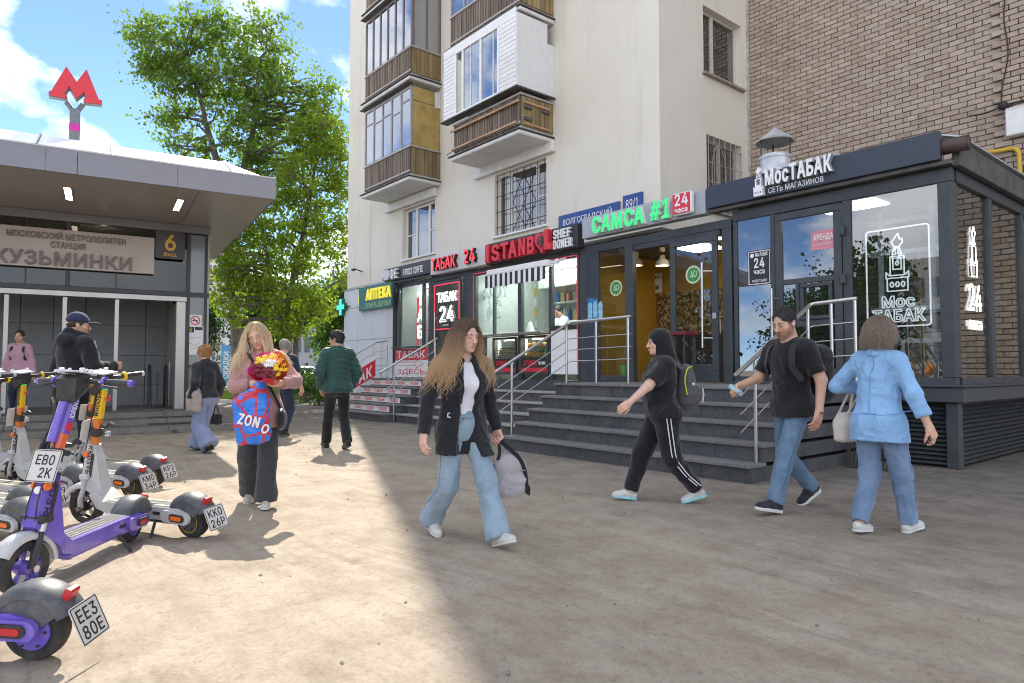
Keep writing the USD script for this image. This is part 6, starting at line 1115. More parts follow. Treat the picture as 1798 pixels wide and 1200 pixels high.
    def stem_box(u0, u1, w0, w1, d0, d1, off=0.0): return hull([at(u) + fw * (off + sx * d) + np.array([0, sy * w, 0]) for u, w, d in ((u0, w0 * .86, d0 * .86), (u1, w1 * .86, d1 * .86)) for sx, sy in ((1, .55), (1, -.55), (.6, 1), (.6, -1), (-.6, 1), (-.6, -1), (-1, .55), (-1, -.55))])
    P('stem_base', hull([at(.02) + fw * x + np.array([0, y, 0]) for x in (.035, -.06) for y in (-.05, .05)] + [at(.34) + fw * x + np.array([0, y, 0]) for x in (.038, -.035) for y in (-.032, .032)] + [np.array([LW - .22, y, .20]) for y in (-.06, .06)]), body)
    if side_no:
        for sy in (-1, 1):
            M = np.array([-ax, fw, [0, 1, 0]]) if sy > 0 else np.array([-ax, -fw, [0, -1, 0]]); P('stem_number', (np.asarray(extr(unary_union(fit(side_no, .25, .036, .02)), .002)[0]) @ M + at(.34) - fw * (.03 if sy > 0 else -.0) + np.array([0, sy * .046, 0]), extr(unary_union(fit(side_no, .25, .036, .02)), .002)[1]), ink)
        P('battery_panel', join(*[cbox(-.0, .001, 0, .001, 0, .001) for _ in range(1)]) if False else hull([at(u) + fw * x + np.array([0, y, 0]) for u in (.08, .27) for x in (-.062 + .06 * u, -.04 + .06 * u) for y in (-.054 + .04 * u, .054 - .04 * u)]), sc_bl)
    for sy in (-1, 1): P('indicator', mv(lathe([(0, -.012), (.022, -.01), (.026, 0), (.022, .01), (0, .012)], 14, 'y'), *(at(.25) + fw * .03 + np.array([0, sy * .042, 0]))), orange_ref)
    if pur:
        P('stem', stem_box(.34, .56, .034, .036, .036, .038), sc_co); P('stem_upper', stem_box(.561, .80, .037, .036, .042, .038), sc_pu); P('phone_pack', stem_box(.50, .74, .030, .028, .022, .018, .055), sc_pu); P('sticker', hull([at(u) + fw * x + np.array([0, y, 0]) for u in (.58, .63) for x in (-.02, .02) for y in (-.0335, .0335)]), red)
        P('neck', stem_box(.801, Ls - .03, .036, .045, .036, .05), sc_bl)
        for sy in (-1, 1):
            M = np.array([ax, fw, [0, 1, 0]]) if sy > 0 else np.array([ax, -fw, [0, -1, 0]]); g = extr(unary_union(fit('ЮРЕНТ', .12, .032, .02)), .002); P('lettering', (np.asarray(g[0]) @ M + at(.655) - fw * (.016 * sy) + np.array([0, sy * .0330, 0]), g[1]), white)
        P('head_lamp', mv(lathe([(0, -.0), (.02, .0), (.024, -.012), (0, -.014)], 16, 'x'), *(at(.22) + fw * .052)), white); P('clamp', stem_box(.40, .47, .044, .044, .045, .045), sc_bl)
    else:
        P('stem', stem_box(.34, .56, .030, .030, .034, .034), sc_or); P('yellow_wrap', stem_box(.561, .80, .034, .034, .036, .036), sc_ye); P('green_ring', stem_box(.801, .812, .030, .030, .032, .032), green); P('neck', stem_box(.813, Ls - .02, .034, .042, .036, .046), sc_bl); P('clamp', stem_box(.41, .475, .041, .041, .046, .046), sc_bl)
        for sy in (-1, 1):
            M = np.array([ax, fw, [0, 1, 0]]) if sy > 0 else np.array([ax, -fw, [0, -1, 0]]); g = extr(unary_union(fit('WHOOSH', .215, .036, .05)), .002); P('lettering', (np.asarray(g[0]) @ M + at(.573) - fw * (.018 * sy) + np.array([0, sy * .0300, 0]), g[1]), ink)
        P('cable_holder', stem_box(.56, .74, .012, .012, .010, .010, .052), sc_bl); P('red_hook', tube([at(.73) - fw * .036, at(.715) - fw * .06, at(.74) - fw * .075, at(.765) - fw * .07], .007, 6), red)
    P('lock', join(tube([at(.50) - fw * .04, at(.51) - fw * .09, at(.545) - fw * .115, at(.535) - fw * .15], .016, 8), seg(at(.46) - fw * .07, at(.46) - fw * .115, .018, 8)), sc_bl); P('lock_tip', mv(cbox(-.018, .018, -.016, .016, -.02, .02, .004), *(at(.455) - fw * .105)), galv)
    for q_, sy in ((.10, -1), (.13, 1)): P('cable', tube(bend([top + [.03, sy * q_, .0], top + [.075, sy * .07, -.10], at(.80) + fw * .045 + np.array([0, sy * .02, 0]), at(.5) + fw * .048 + np.array([0, sy * .02, 0]), at(.12) + fw * .055 + np.array([0, sy * .03, 0]), np.array([LW - .03, sy * .05, RF + .06])], .08), .0042, 6), sc_bl)
    # handlebar and display
    P('handlebar', tube(bend([top + [-.05, .30, .01], top + [-.015, .12, .015], top + [.0, 0, .02], top + [-.015, -.12, .015], top + [-.05, -.30, .01]], .08), .0165, 10), sc_bl, 30)
    for sy in (-1, 1):
        a, b = top + [-.026, sy * .175, .012], top + [-.052, sy * .315, .01]; P('grip', tube([a, b], .022, 12), sc_bl, 30); P('collar', tube([a - (b - a) * .10, a + (b - a) * .02], .036, 14), sc_pu if pur else sc_ye, 30); P('bar_end', tube([b, b + (b - a) * .18], .021, 12), sc_pu if pur else galv, 30)
        P('brake_lever', tube([a + [.02, -sy * .03, .0], a + [.055, sy * .03, -.02], a + [.05, sy * .13, -.03]], [.009, .008, .006], 6), sc_bl)
    P('display_head', hull([top + [x, y, z] for x, y, z in ((.085, .075, .03), (.085, -.075, .03), (.075, .06, -.11), (.075, -.06, -.11), (-.045, .05, .055), (-.045, -.05, .055), (-.04, .045, -.04), (-.04, -.045, -.04), (.04, .08, .055), (.04, -.08, .055))]), sc_bl); P('phone_tray', mv(roty(cbox(-.075, .075, -.07, .07, -.006, .006, .004), -.15), *(top + [.0, 0, .068])), galv); P('phone_clip', join(cbox(top[0] + .03, top[0] + .06, -.085, -.06, top[2] + .07, top[2] + .1, .006), cbox(top[0] + .03, top[0] + .06, .06, .085, top[2] + .07, top[2] + .1, .006)), white)
    if front:
        fo = at(.44 if not pur else .36) + fw * .052; M = np.array([[0, 1, 0], ax, fw]); tr = np.asarray(M, float); v = [tn]
        g0 = extr(sbox(-.098, -.095, .098, .095).buffer(-.015).buffer(.015), .004); pn = P('front_plate', (np.asarray(g0[0]) @ tr + fo, g0[1]), plate_m); g1 = mv(extr(plate_text(*front), .0012), z=.004); P('lettering', (np.asarray(g1[0]) @ tr + fo, g1[1]), ink, par=pn); g2 = mv(extr(sbox(-.092, -.089, .092, .089).exterior.buffer(.0022), .001), z=.004); P('rim', (np.asarray(g2[0]) @ tr + fo, g2[1]), ink, par=pn)
    # kick stand
    P('kick_stand', join(seg((.30, .07, .14), (.26, .16, .01), .011, 8)), sc_bl) if not turn else part(s, 'kick_stand', join(seg((.30, .07, .14), (.26, .16, .01), .011, 8)), sc_bl)
    return s
WH = ang(-1.14, .47)
scooter('white and orange scooter with rear plate KK0 26P nearest the walking woman in pink', W(-2.38, 5.12), WH, 'w', ('KK0', '26P'), ('KK0', '26P'), 'KK026P', .15)
scooter('white and orange scooter with rear plate KP2 26P, farthest of the row', W(-3.86, 7.38), ang(-1.12, .5), 'w', ('KP2', '26P'), ('KP2', '26P'), 'KP226P', -.2)
scooter('white and orange scooter with rear plate KM0 34P behind the nearest white one', W(-3.72, 6.70), WH, 'w', ('KM0', '34P'), None, 'KM034P')
scooter('white and orange scooter with KM178P down its stem', W(-4.20, 6.62), ang(-1.12, .62), 'w', ('KM1', '78P'), ('KM1', '78P'), 'KM178P', .1)
scooter('white and orange scooter whose yellow stem stands at the left edge of the picture', W(-5.0, 7.45), WH, 'w', ('KC4', '17P'), None, 'KC417P')
scooter('white and orange scooter showing only its rear end at the left edge', W(-3.50, 4.92), WH, 'w', ('KY7', '40P'), None, 'KY740P')
scooter('white and orange scooter with its rear fender just behind the purple scooter', W(-3.83, 5.42), WH, 'w', ('KX3', '52P'), None, 'KX352P')
scooter('white and orange scooter with a dusty deck between the purple scooter and the row', W(-4.12, 6.0), WH, 'w', ('KT9', '08P'), None, 'KT908P')
scooter('purple and coral scooter with front plate EB0 2K facing the viewer', W(-2.80, 4.98), ang(.05, -1.1), 'purple', ('EB0', '2K'), ('EB0', '2K'), 'EB02K', -.25)
scooter('purple scooter with rear plate EE3 80E cut off by the bottom left corner', W(-2.06, 3.0), ang(-1, .03), 'purple', ('EE3', '80E'), None, 'EE380E')
# ------------------------------------------------------------------ people: signed distances -> one continuous surface
def unit(v): v = np.asarray(v, float); return v / max(np.linalg.norm(v), 1e-9)
def cap(a, b, ra, rb=None, k=.02, A=None): return dict(t='cap', a=np.asarray(a, float), b=np.asarray(b, float), ra=ra, rb=ra if rb is None else rb, k=k, A=A, op=1)
def ell(c, r, R=None, k=.02): return dict(t='ell', a=np.asarray(c, float), r=np.asarray(r, float), R=np.eye(3) if R is None else np.asarray(R), k=k, op=1)
def rbox(c, hsz, rad, R=None, k=.02): return dict(t='box', a=np.asarray(c, float), r=np.asarray(hsz, float) - rad, rad=rad, R=np.eye(3) if R is None else np.asarray(R), k=k, op=1)
def cut(p, n, k=.0): return dict(t='cut', a=np.asarray(p, float), n=unit(n), k=k, op=-1)
def minus(d): d = dict(d); d['op'] = -1; return d
def pdist(d, P):
    if d['t'] == 'cap':
        a, b = d['a'], d['b']; X = P - a; ab = b - a
        if d.get('A') is not None: X = X @ d['A']; ab = ab @ d['A']
        t = np.clip(X @ ab / max(ab @ ab, 1e-9), 0, 1); return np.linalg.norm(X - t[:, None] * ab, axis=1) - (d['ra'] + t * (d['rb'] - d['ra']))
    if d['t'] == 'ell':
        q = ((P - d['a']) @ d['R']) / d['r']; k0 = np.linalg.norm(q, axis=1); k1 = np.linalg.norm(q / d['r'], axis=1); return k0 * (k0 - 1) / np.maximum(k1, 1e-6)
    if d['t'] == 'box':
        q = np.abs((P - d['a']) @ d['R']) - d['r']; return np.linalg.norm(np.maximum(q, 0), axis=1) + np.minimum(q.max(1), 0) - d['rad']
    return (P - d['a']) @ d['n']
def bbox(d):
    if d['t'] == 'cap':
        r = max(d['ra'], d['rb'])
        if d.get('A') is not None: r *= 1.3
        return np.minimum(d['a'], d['b']) - r, np.maximum(d['a'], d['b']) + r
    if d['t'] == 'box': e = np.abs(d['R']) @ (d['r'] + d['rad']); return d['a'] - e, d['a'] + e
    if d['t'] == 'ell': e = np.sqrt(((d['R'] * d['r']) ** 2).sum(1)); return d['a'] - e, d['a'] + e
    return None
def field(prims, P, m=.06):
    d = np.full(len(P), 1.0)
    for q in prims:
        bb = bbox(q)
        if bb is None: i = slice(None); Q = P
        else:
            i = np.nonzero(((P > bb[0] - m) & (P < bb[1] + m)).all(1))[0]
            if not len(i): continue
            Q = P[i]
        e = pdist(q, Q); o = d[i]; k = q['k']
        if q['op'] > 0: h = np.maximum(k - np.abs(o - e), 0) / max(k, 1e-9); d[i] = np.minimum(o, e) - h * h * k * .25
        else:
            e = -e if q['t'] != 'cut' else e; h = np.maximum(k - np.abs(o - e), 0) / max(k, 1e-9); d[i] = np.maximum(o, e) + h * h * k * .25
    return d
def surface(prims, h):
    """surface nets over a narrow band"""
    B = [bbox(q) for q in prims if q['op'] > 0]; lo = np.min([b[0] for b in B], 0) - 3 * h; hi = np.max([b[1] for b in B], 0) + 3 * h; c = 4
    n = np.ceil((hi - lo) / (h * c)).astype(int) + 1; g = [lo[i] + h * c * np.arange(n[i]) + h * (c - 1) / 2 for i in range(3)]
    G = np.stack(np.meshgrid(*g, indexing='ij'), -1).reshape(-1, 3); D0 = field(prims, G, .06 + 4 * h).reshape(n); near = np.abs(D0) < h * c * 1.35
    D = np.repeat(np.repeat(np.repeat(D0, c, 0), c, 1), c, 2); msk = np.repeat(np.repeat(np.repeat(near, c, 0), c, 1), c, 2); idx = np.argwhere(msk); D[msk] = field(prims, lo + idx * h)
    S = D < 0; corner = [(i, j, k) for i in (0, 1) for j in (0, 1) for k in (0, 1)]; sh = np.array(D.shape) - 1; cnt = np.zeros(sh, np.int8)
    for i, j, k in corner: cnt += S[i:i + sh[0], j:j + sh[1], k:k + sh[2]]
    act = np.argwhere((cnt > 0) & (cnt < 8)); val = np.stack([D[act[:, 0] + i, act[:, 1] + j, act[:, 2] + k] for i, j, k in corner], 1)
    acc = np.zeros((len(act), 3)); w = np.zeros(len(act)); cr = np.array(corner, float)
    for p in range(8):
        for q in range(p + 1, 8):
            if np.abs(cr[p] - cr[q]).sum() == 1:
                a, b = val[:, p], val[:, q]; x = (a < 0) != (b < 0); t = np.where(x, a / np.where(x, a - b, 1), 0); acc += np.where(x[:, None], cr[p] + t[:, None] * (cr[q] - cr[p]), 0); w += x
    V = lo + (act + acc / w[:, None]) * h; ID = np.full(sh, -1, np.int32); ID[tuple(act.T)] = np.arange(len(act)); F = []
    for ax in range(3):
        u, v = (ax + 1) % 3, (ax + 2) % 3; a = [slice(None)] * 3; b = [slice(None)] * 3; a[ax] = slice(0, -1); b[ax] = slice(1, None); x = S[tuple(a)] != S[tuple(b)]; e = np.argwhere(x); e = e[(e[:, u] > 0) & (e[:, v] > 0)]
        e = e[(e < sh).all(1)]
        if not len(e): continue
        du = np.eye(3, dtype=int)[u]; dv = np.eye(3, dtype=int)[v]; q = np.stack([ID[tuple((e - du - dv).T)], ID[tuple((e - dv).T)], ID[tuple(e.T)], ID[tuple((e - du).T)]], 1); ins = S[tuple(e.T)]; ok = (q >= 0).all(1); q = np.where(ins[:, None], q, q[:, ::-1])[ok]; F.append(q)
    Q = np.vstack(F); F = np.vstack([Q[:, [0, 1, 2]], Q[:, [0, 2, 3]]])
    return V, F
def normals(V, F):
    n = np.zeros_like(V); fn = np.cross(V[F[:, 1]] - V[F[:, 0]], V[F[:, 2]] - V[F[:, 0]])
    for k in range(3): np.add.at(n, F[:, k], fn)
    return n / np.maximum(np.linalg.norm(n, axis=1, keepdims=True), 1e-12)
def folds(m, amp, freq, seed, stretch=(1, 1, 1), sharp=1.6):
    """cloth folds: ridged noise pushed along the normals"""
    V, F = m; N = normals(V, F); p = V * np.asarray(freq) * np.asarray(stretch); p = p + .9 * (np.stack([meshkit.noise(p * .7 + s_, seed + s_) for s_ in (3, 11, 29)], -1) - .5); r = 1 - np.abs(2 * meshkit.noise(p, seed) - 1); r2 = 1 - np.abs(2 * meshkit.noise(p * 2.1 + 7, seed + 5) - 1)
    r3 = 1 - np.abs(2 * meshkit.noise(p * 4.3 + 3, seed + 8) - 1); return V + N * (1.25 * amp * ((r ** sharp - .45) + .6 * (r2 ** sharp - .45) + .25 * (r3 - .5)))[:, None], F
def ik(a, b, l1, l2, hint):
    a, b = np.asarray(a, float), np.asarray(b, float); d = b - a; L = np.linalg.norm(d)
    if L > (l1 + l2) * .998: b = a + d / L * (l1 + l2) * .998; d = b - a; L = np.linalg.norm(d)
    x = (l1 * l1 - l2 * l2 + L * L) / (2 * L); hgt = math.sqrt(max(l1 * l1 - x * x, 0)); u = d / L; v = np.asarray(hint, float) - u * (np.asarray(hint, float) @ u); return a + u * x + unit(v) * hgt, b
def RX(a): c, s = math.cos(a), math.sin(a); return np.array([[1, 0, 0], [0, c, -s], [0, s, c]])
def RY(a): c, s = math.cos(a), math.sin(a); return np.array([[c, 0, s], [0, 1, 0], [-s, 0, c]])
def RZ(a): c, s = math.cos(a), math.sin(a); return np.array([[c, -s, 0], [s, c, 0], [0, 0, 1]])

skins = {}
def skin_mat(name, c):
    if name not in skins:
        skins[name] = mat('skin_' + name, {'a': ('attribute', {'attribute': 'tint'}), 'n': ('noise_texture', {'scale': 22., 'detail': 4.}), 'tc': ('texture_coordinate', {}), 'r': ('rgb_ramp', {'ramp': [(0, np.array(c) * .9), (1, np.clip(np.array(c) * 1.08, 0, 1))]}), 'm': ('mix', {'mix_type': 'multiply', 'fac': 1.}), 'bn': ('noise_texture', {'scale': 240., 'detail': 3.}), 'b': ('bump', {'strength': .12, 'distance': .002}),
             'p': ('principled_bsdf', {'roughness': .48, 'specular_ior_level': .4, 'subsurface_weight': .12, 'subsurface_scale': .01, 'subsurface_radius': (1., .35, .2)})},
            [('tc.object', 'n.vector'), ('n.fac', 'r.fac'), ('r.color', 'm.color1'), ('a.color', 'm.color2'), ('m.color', 'p.base_color'), ('tc.object', 'bn.vector'), ('bn.fac', 'b.height'), ('b.normal', 'p.normal')])
    return skins[name]
def cloth(name, col, rough=.85, var=.10, sheen=.25, bs=260., bump=.25, **k): return pm(name, col, rough, var=var, scale=5., bump=bump, bscale=bs, bdist=.002, sheen=sheen, spec=.25, **k)
def denim(name, col): return mat(name, {'tc': ('texture_coordinate', {}), 'n': ('noise_texture', {'scale': 4.5, 'detail': 6., 'roughness': .6}), 'r': ('rgb_ramp', {'ramp': [(0, np.array(col) * .68), (.4, np.array(col)), (.62, np.clip(np.array(col) * 1.25 + .02, 0, 1)), (1, np.clip(np.array(col) * 1.5 + .05, 0, 1))]}), 'w': ('noise_texture', {'scale': 320., 'detail': 2.}), 'mp': ('mapping', {'scale': (1, 1, .15)}), 'm': ('mix', {'mix_type': 'multiply', 'fac': .35}), 'b': ('bump', {'strength': .25, 'distance': .002}), 'p': ('principled_bsdf', {'roughness': .85, 'specular_ior_level': .2, 'sheen_weight': .2})},
    [('tc.object', 'n.vector'), ('n.fac', 'r.fac'), ('tc.object', 'mp.vector'), ('mp.vector', 'w.vector'), ('r.color', 'm.color1'), ('w.color', 'm.color2'), ('m.color', 'p.base_color'), ('w.fac', 'b.height'), ('b.normal', 'p.normal')])
def hair_mat(name, root, tip, z0=None, z1=None):
    """hair that runs from its root colour at height z0 to the colour of its ends at z1"""
    return mat(name, {'tc': ('texture_coordinate', {}), 'sx': ('separate_xyz', {}), 'n': ('noise_texture', {'scale': 60., 'detail': 3.}), 'mr': ('map_range', {'from_min': z0 or 9., 'from_max': z1 or 8., 'to_min': 0., 'to_max': 1., 'clamp': True}), 'ad': ('math', {'math_type': 'multiply_add', 'value2': .5, 'use_clamp': True}), 'of': ('math', {'math_type': 'subtract', 'value2': .25}), 'r': ('rgb_ramp', {'ramp': [(0, root), (1, tip)]}), 'p': ('principled_bsdf', {'roughness': .40, 'specular_ior_level': .5})},
               [('tc.object', 'sx.vector'), ('sx.z', 'mr.value'), ('tc.object', 'n.vector'), ('mr.result', 'of.value1'), ('n.fac', 'ad.value1'), ('of.value', 'ad.value3'), ('ad.value', 'r.fac'), ('r.color', 'p.base_color')])
def scalp_mat(name, c): return pm(name, c, .55, var=.35, scale=30, stretch=(1, 1, .18), bump=.7, bscale=90, bdist=.004)
def curves(path_parent, name, C, w0, m):
    """C: (strands, points, 3)"""
    p = UsdGeom.BasisCurves.Define(stage, numbered(path_parent, name)); n, k = C.shape[:2]; p.CreateTypeAttr('linear'); p.CreatePointsAttr(Vt.Vec3fArray.FromNumpy(C.reshape(-1, 3).astype(np.float32))); p.CreateCurveVertexCountsAttr(Vt.IntArray.FromNumpy(np.full(n, k, np.int32)))
    w = w0 * np.linspace(1, .35, k)[None].repeat(n, 0); p.CreateWidthsAttr(Vt.FloatArray.FromNumpy(w.astype(np.float32).ravel())); p.SetWidthsInterpolation('vertex'); UsdShade.MaterialBindingAPI.Apply(p.GetPrim()).Bind(m); return str(p.GetPath())

class Figure:
    def __init__(f, label, loc, face, H=1.7, female=True, girth=1.0, lean=.05, twist=0., roll=0., hip=None, feet=None, hands=None, head=(0, 0, 0), skin='light', tone=(.60, .385, .285), res=.0065, hips=1.0):
        f.shell = {}; f.path = thing('person', label, 'person', loc, ang(*face) - math.pi / 2); f.H, s = H, H / 1.70; f.s, f.fem, f.g, f.res = s, female, girth, res; f.hp = .915 * s; LT, LS = .412 * s, .395 * s; fz = {}
        for sd in 'LR':
            x, y, z, pitch, yaw = feet[sd]; c_, q_ = math.cos(pitch), math.sin(pitch); k_ = s * (.98 if female else 1.06); fz[sd] = max(.085 * c_ + .062 * q_, .085 * c_ - .165 * q_, .085 * c_) * k_ + (z if z < .05 else 0) - .002
            hx = y if abs(y) > .01 else 0; f.hp = min(f.hp, math.sqrt(max((LT + LS) ** 2 * .996 - hx * hx - .001, .1)) + fz[sd] + .03 * s)
        f.pel = np.array([0, 0, f.hp])
        f.Rp = RZ(-twist * .4) ; f.Rt = RZ(twist) @ RX(-lean) @ RY(roll); T = lambda x, y, z: f.pel + f.Rt @ (np.array([x, y, z]) * s); f.T = T; sw = (.148 if female else .176) * (1 + .2 * (girth - 1)); f.sw = sw
        f.neck = T(0, -.012, .535); f.Rh = RZ(head[0]) @ RX(-head[1]) @ RY(head[2]); f.head = f.neck + f.Rt @ (np.array([0, .012, .055]) * s) + f.Rh @ (np.array([0, .018, .095]) * s)
        f.sh = {sd: T(sg * sw, -.01, .462) for sd, sg in (('R', 1), ('L', -1))}; f.hipj = {sd: f.pel + f.Rp @ (np.array([sg * .085 * (1 + .3 * (girth - 1)), 0, -.03]) * s) for sd, sg in (('R', 1), ('L', -1))}
        f.foot, f.knee, f.ank, f.wr, f.el, f.hd, f.pn = {}, {}, {}, {}, {}, {}, {}
        for sd, sg in (('R', 1), ('L', -1)):
            x, y, z, pitch, yaw = feet[sd]; f.ank[sd] = np.array([x, y, fz[sd]]); f.knee[sd], f.ank[sd] = ik(f.hipj[sd], f.ank[sd], LT, LS, [sg * .12, 1, 0]); f.foot[sd] = RZ(yaw) @ RX(pitch)
            hnd = hands[sd]; w = np.asarray(hnd['at'], float); f.el[sd], f.wr[sd] = ik(f.sh[sd], w, .285 * s, .25 * s, hnd.get('elbow', [sg * .35, -1, -.2])); fd = unit(f.wr[sd] - f.el[sd]); d = unit(np.asarray(hnd['dir'], float)) if 'dir' in hnd else unit(fd + np.array([0, .15, 0])); f.hd[sd] = d; pn = np.asarray(hnd.get('palm', [-sg, 0, 0]), float); f.pn[sd] = unit(pn - d * (pn @ d))
        f.curl = {sd: hands[sd].get('curl', .5) for sd in 'RL'}
    def hand_prims(f, sd, k=.008):
        s = f.s * (1.0 if f.fem else 1.08); w, d, n = f.wr[sd], f.hd[sd], f.pn[sd]; sg = 1 if sd == 'R' else -1; th = unit(np.cross(n, d)) * sg      # towards the thumb
        th = th if True else th; c = f.curl[sd]; P = [cap(w, w + d * .02 * s, .024 * s, .026 * s, .02)]; B = []
        for i, o in enumerate((.030, .010, -.010, -.029)):
            kn = w + d * (.088 - .004 * abs(i - 1.2)) * s + th * o * s; P.append(cap(w + d * .022 * s + th * o * .75 * s, kn, .0165 * s, .0125 * s, .014)); a, L = c * (.85 + .12 * i), np.array([.042, .026, .020]) * ([.95, 1.05, .98, .8][i]) * s; q = kn; t = 0.
            for j in range(3): t += a * (.75, .95, .6)[j]; u = d * math.cos(t) + n * math.sin(t); e = q + u * L[j]; P.append(cap(q, e, (.0098 - .0009 * j) * s, (.0092 - .0011 * j) * s, .005)); q = e
        tb = w + d * .030 * s + th * .026 * s + n * .008 * s; t1 = tb + unit(d * .75 + th * .75 + n * .35) * .038 * s; t2 = t1 + unit(d * .9 + th * .25 + n * (.35 + c * .5)) * .030 * s; t3 = t2 + unit(d * .9 + n * (.3 + c * .6)) * .022 * s
        P += [cap(w + d * .015 * s, tb, .018 * s, .0165 * s, .014), cap(tb, t1, .0145 * s, .0115 * s, .01), cap(t1, t2, .0112 * s, .0102 * s, .006), cap(t2, t3, .0102 * s, .0082 * s, .006)]
        f.grip = getattr(f, 'grip', {}); f.grip[sd] = w + d * .085 * s + n * .022 * s; return P
    def head_prims(f):
        k = f.s * (1.02 if f.fem else 1.05) * (1.0 if f.H > 1.6 else 1.03); h = lambda x, y, z: f.head + f.Rh @ (np.array([x, y, z]) * k); R = f.Rh; j = 1.0 if f.fem else 1.08; f.hk = k; f.hpt = h
        E = lambda x, y, z, a, b, c, kk=.02: ell(h(x, y, z), np.array([a, b, c]) * k, R, kk)
        P = [E(0, -.012, .032, .0735, .094, .088), E(0, .028, -.03, .060 * j, .060, .075, .03), E(0, .046, -.082, .040 * j, .036, .034, .03), E(0, .073, -.100, .0165 * j, .014, .014, .015)]
        for sx in (-1, 1):
            P += [E(sx * .038, .052, -.030, .027, .026, .026, .02), E(sx * .030, .078, .021, .026, .012, .009, .014), E(sx * .0735, -.012, -.012, .008, .019, .031, .006), E(sx * .078, -.020, -.002, .006, .015, .019, .004)]
            P += [minus(E(sx * .031, .1005, .0005, .0185, .0155, .0105, .014)), E(sx * .031, .0785, -.001, .0135, .0115, .0105, .004)]
        P += [cap(h(0, .088, .008), h(0, .110, -.036), .0075 * k, .0115 * k, .012), E(.0115, .098, -.040, .0085, .010, .0075, .006), E(-.0115, .098, -.040, .0085, .010, .0075, .006), E(0, .0905, -.0665, .0215, .011, .0062, .006), E(0, .089, -.0775, .018, .011, .007, .006), minus(cap(h(-.02, .101, -.0715), h(.02, .101, -.0715), .0028 * k, None, .004))]
        P += [cap(h(0, -.022, -.06), f.neck + f.Rt @ np.array([0, -.012, -.03]) * f.s, (.052 if f.fem else .060) * k, (.056 if f.fem else .068) * k, .03)]
        return P
    def torso(f, off=0., bust=True):
        s, g = f.s, f.g; T, R = f.T, f.Rt; E = lambda x, y, z, a, b, c, kk=.05: ell(T(x, y, z), np.array([a * g + off / s, b * g + off / s, c + off / s]) * s, R, kk); m = 1.0 if f.fem else 1.13
        P = [E(0, 0, .35, .142 * m, .102 * m, .18), E(0, .004, .17, .118 * m, .092 * m, .16, .07), E(0, -.006, .0, .158, .112, .13, .06), cap(T(-f.sw + .035, -.012, .462), T(f.sw - .035, -.012, .462), .048 * s + off, None, .05), cap(T(0, -.02, .52), T(f.sw - .04, -.015, .475), .048 * s + off * .8, .040 * s + off * .8, .04), cap(T(0, -.02, .52), T(-f.sw + .04, -.015, .475), .048 * s + off * .8, .040 * s + off * .8, .04)]
        for sx in (-1, 1):
            P.append(E(sx * .075, -.055, -.03, .082, .085, .09, .05))
            if f.fem and bust: P.append(E(sx * .068, .082, .325, .066, .056, .066, .04))
        return P
    def arm(f, sd, off=0., r=(.054, .043, .040, .027), full=True):
        s = f.s * (1 if f.fem else 1.1) * (1 + .5 * (f.g - 1)); return [cap(f.sh[sd], f.el[sd], r[0] * s + off, r[1] * s + off, .03), cap(f.el[sd], f.wr[sd], r[2] * s + off, r[3] * s + off, .02)]
    def leg(f, sd, off=0.): s, g = f.s, 1 + .7 * (f.g - 1); return [cap(f.hipj[sd], f.knee[sd], .080 * s * g + off, .053 * s * g + off, .04), cap(f.knee[sd], f.ank[sd], .052 * s * g + off, .036 * s + off, .03), cap(f.knee[sd] * .8 + f.ank[sd] * .2 - np.array([0, .012, 0]) * s, f.knee[sd] * .5 + f.ank[sd] * .5 - np.array([0, .010, 0]) * s, .047 * s * g + off, .043 * s * g + off, .03)]
    def body(f, m):
        P = f.torso(-.004) + [q for sd in 'LR' for q in f.arm(sd) + f.leg(sd)] + f.head_prims()
        for sd in 'LR':
            fo = lambda x, y, z: f.ank[sd] + f.foot[sd] @ (np.array([x, y, z]) * f.s); P += [cap(fo(0, -.025, -.035), fo(0, .14, -.048), .032 * f.s, .024 * f.s, .03)]
        for sd in 'LR': P += f.hand_prims(sd)
        V, F = surface(P, f.res); k = f.hk; q = ((V - f.head) @ f.Rh) / k; tint = np.ones((len(V), 3))
        def blot(c, r, col, soft=1.0):
            d = np.linalg.norm((q - c) / np.asarray(r), axis=1); w = np.clip((1.35 - d) / .6, 0, 1)[:, None] * soft; tint[:] = tint * (1 - w) + tint * np.asarray(col) * w
        lip = (.86, .50, .52) if f.fem else (.86, .66, .64); blot((0, .1, -.0715), (.023, .02, .0125), lip)
        for sx in (-1, 1): blot((sx * .045, .07, -.035), (.03, .03, .022), (1.03, .86, .84), .8); blot((sx * .031, .09, .003), (.022, .02, .014), (.86, .78, .76), .8); blot((sx * .01, .105, -.047), (.006, .012, .005), (.45, .35, .33))
        if getattr(f, 'stubble', 0): blot((0, .06, -.085), (.062, .07, .034), (.52, .50, .50), f.stubble); blot((0, .1, -.055), (.024, .02, .008), (.6, .58, .58), f.stubble); [blot((sx * .058, .02, -.06), (.02, .04, .05), (.6, .58, .58), f.stubble) for sx in (-1, 1)]
        for sd in 'LR': d = np.linalg.norm(V - (f.wr[sd] + f.hd[sd] * .11 * f.s), axis=1); w = np.clip((.10 - d) / .06, 0, 1)[:, None] * .5; tint = tint * (1 - w) + tint * np.array([1.04, .84, .82]) * w
        b = part(f.path, 'body', (V, F), m, True); UsdGeom.PrimvarsAPI(stage.GetPrimAtPath(b)).CreatePrimvar('tint', Sdf.ValueTypeNames.Color3fArray, 'vertex').Set(Vt.Vec3fArray.FromNumpy(tint.astype(np.float32))); f.bodypath = b; return b
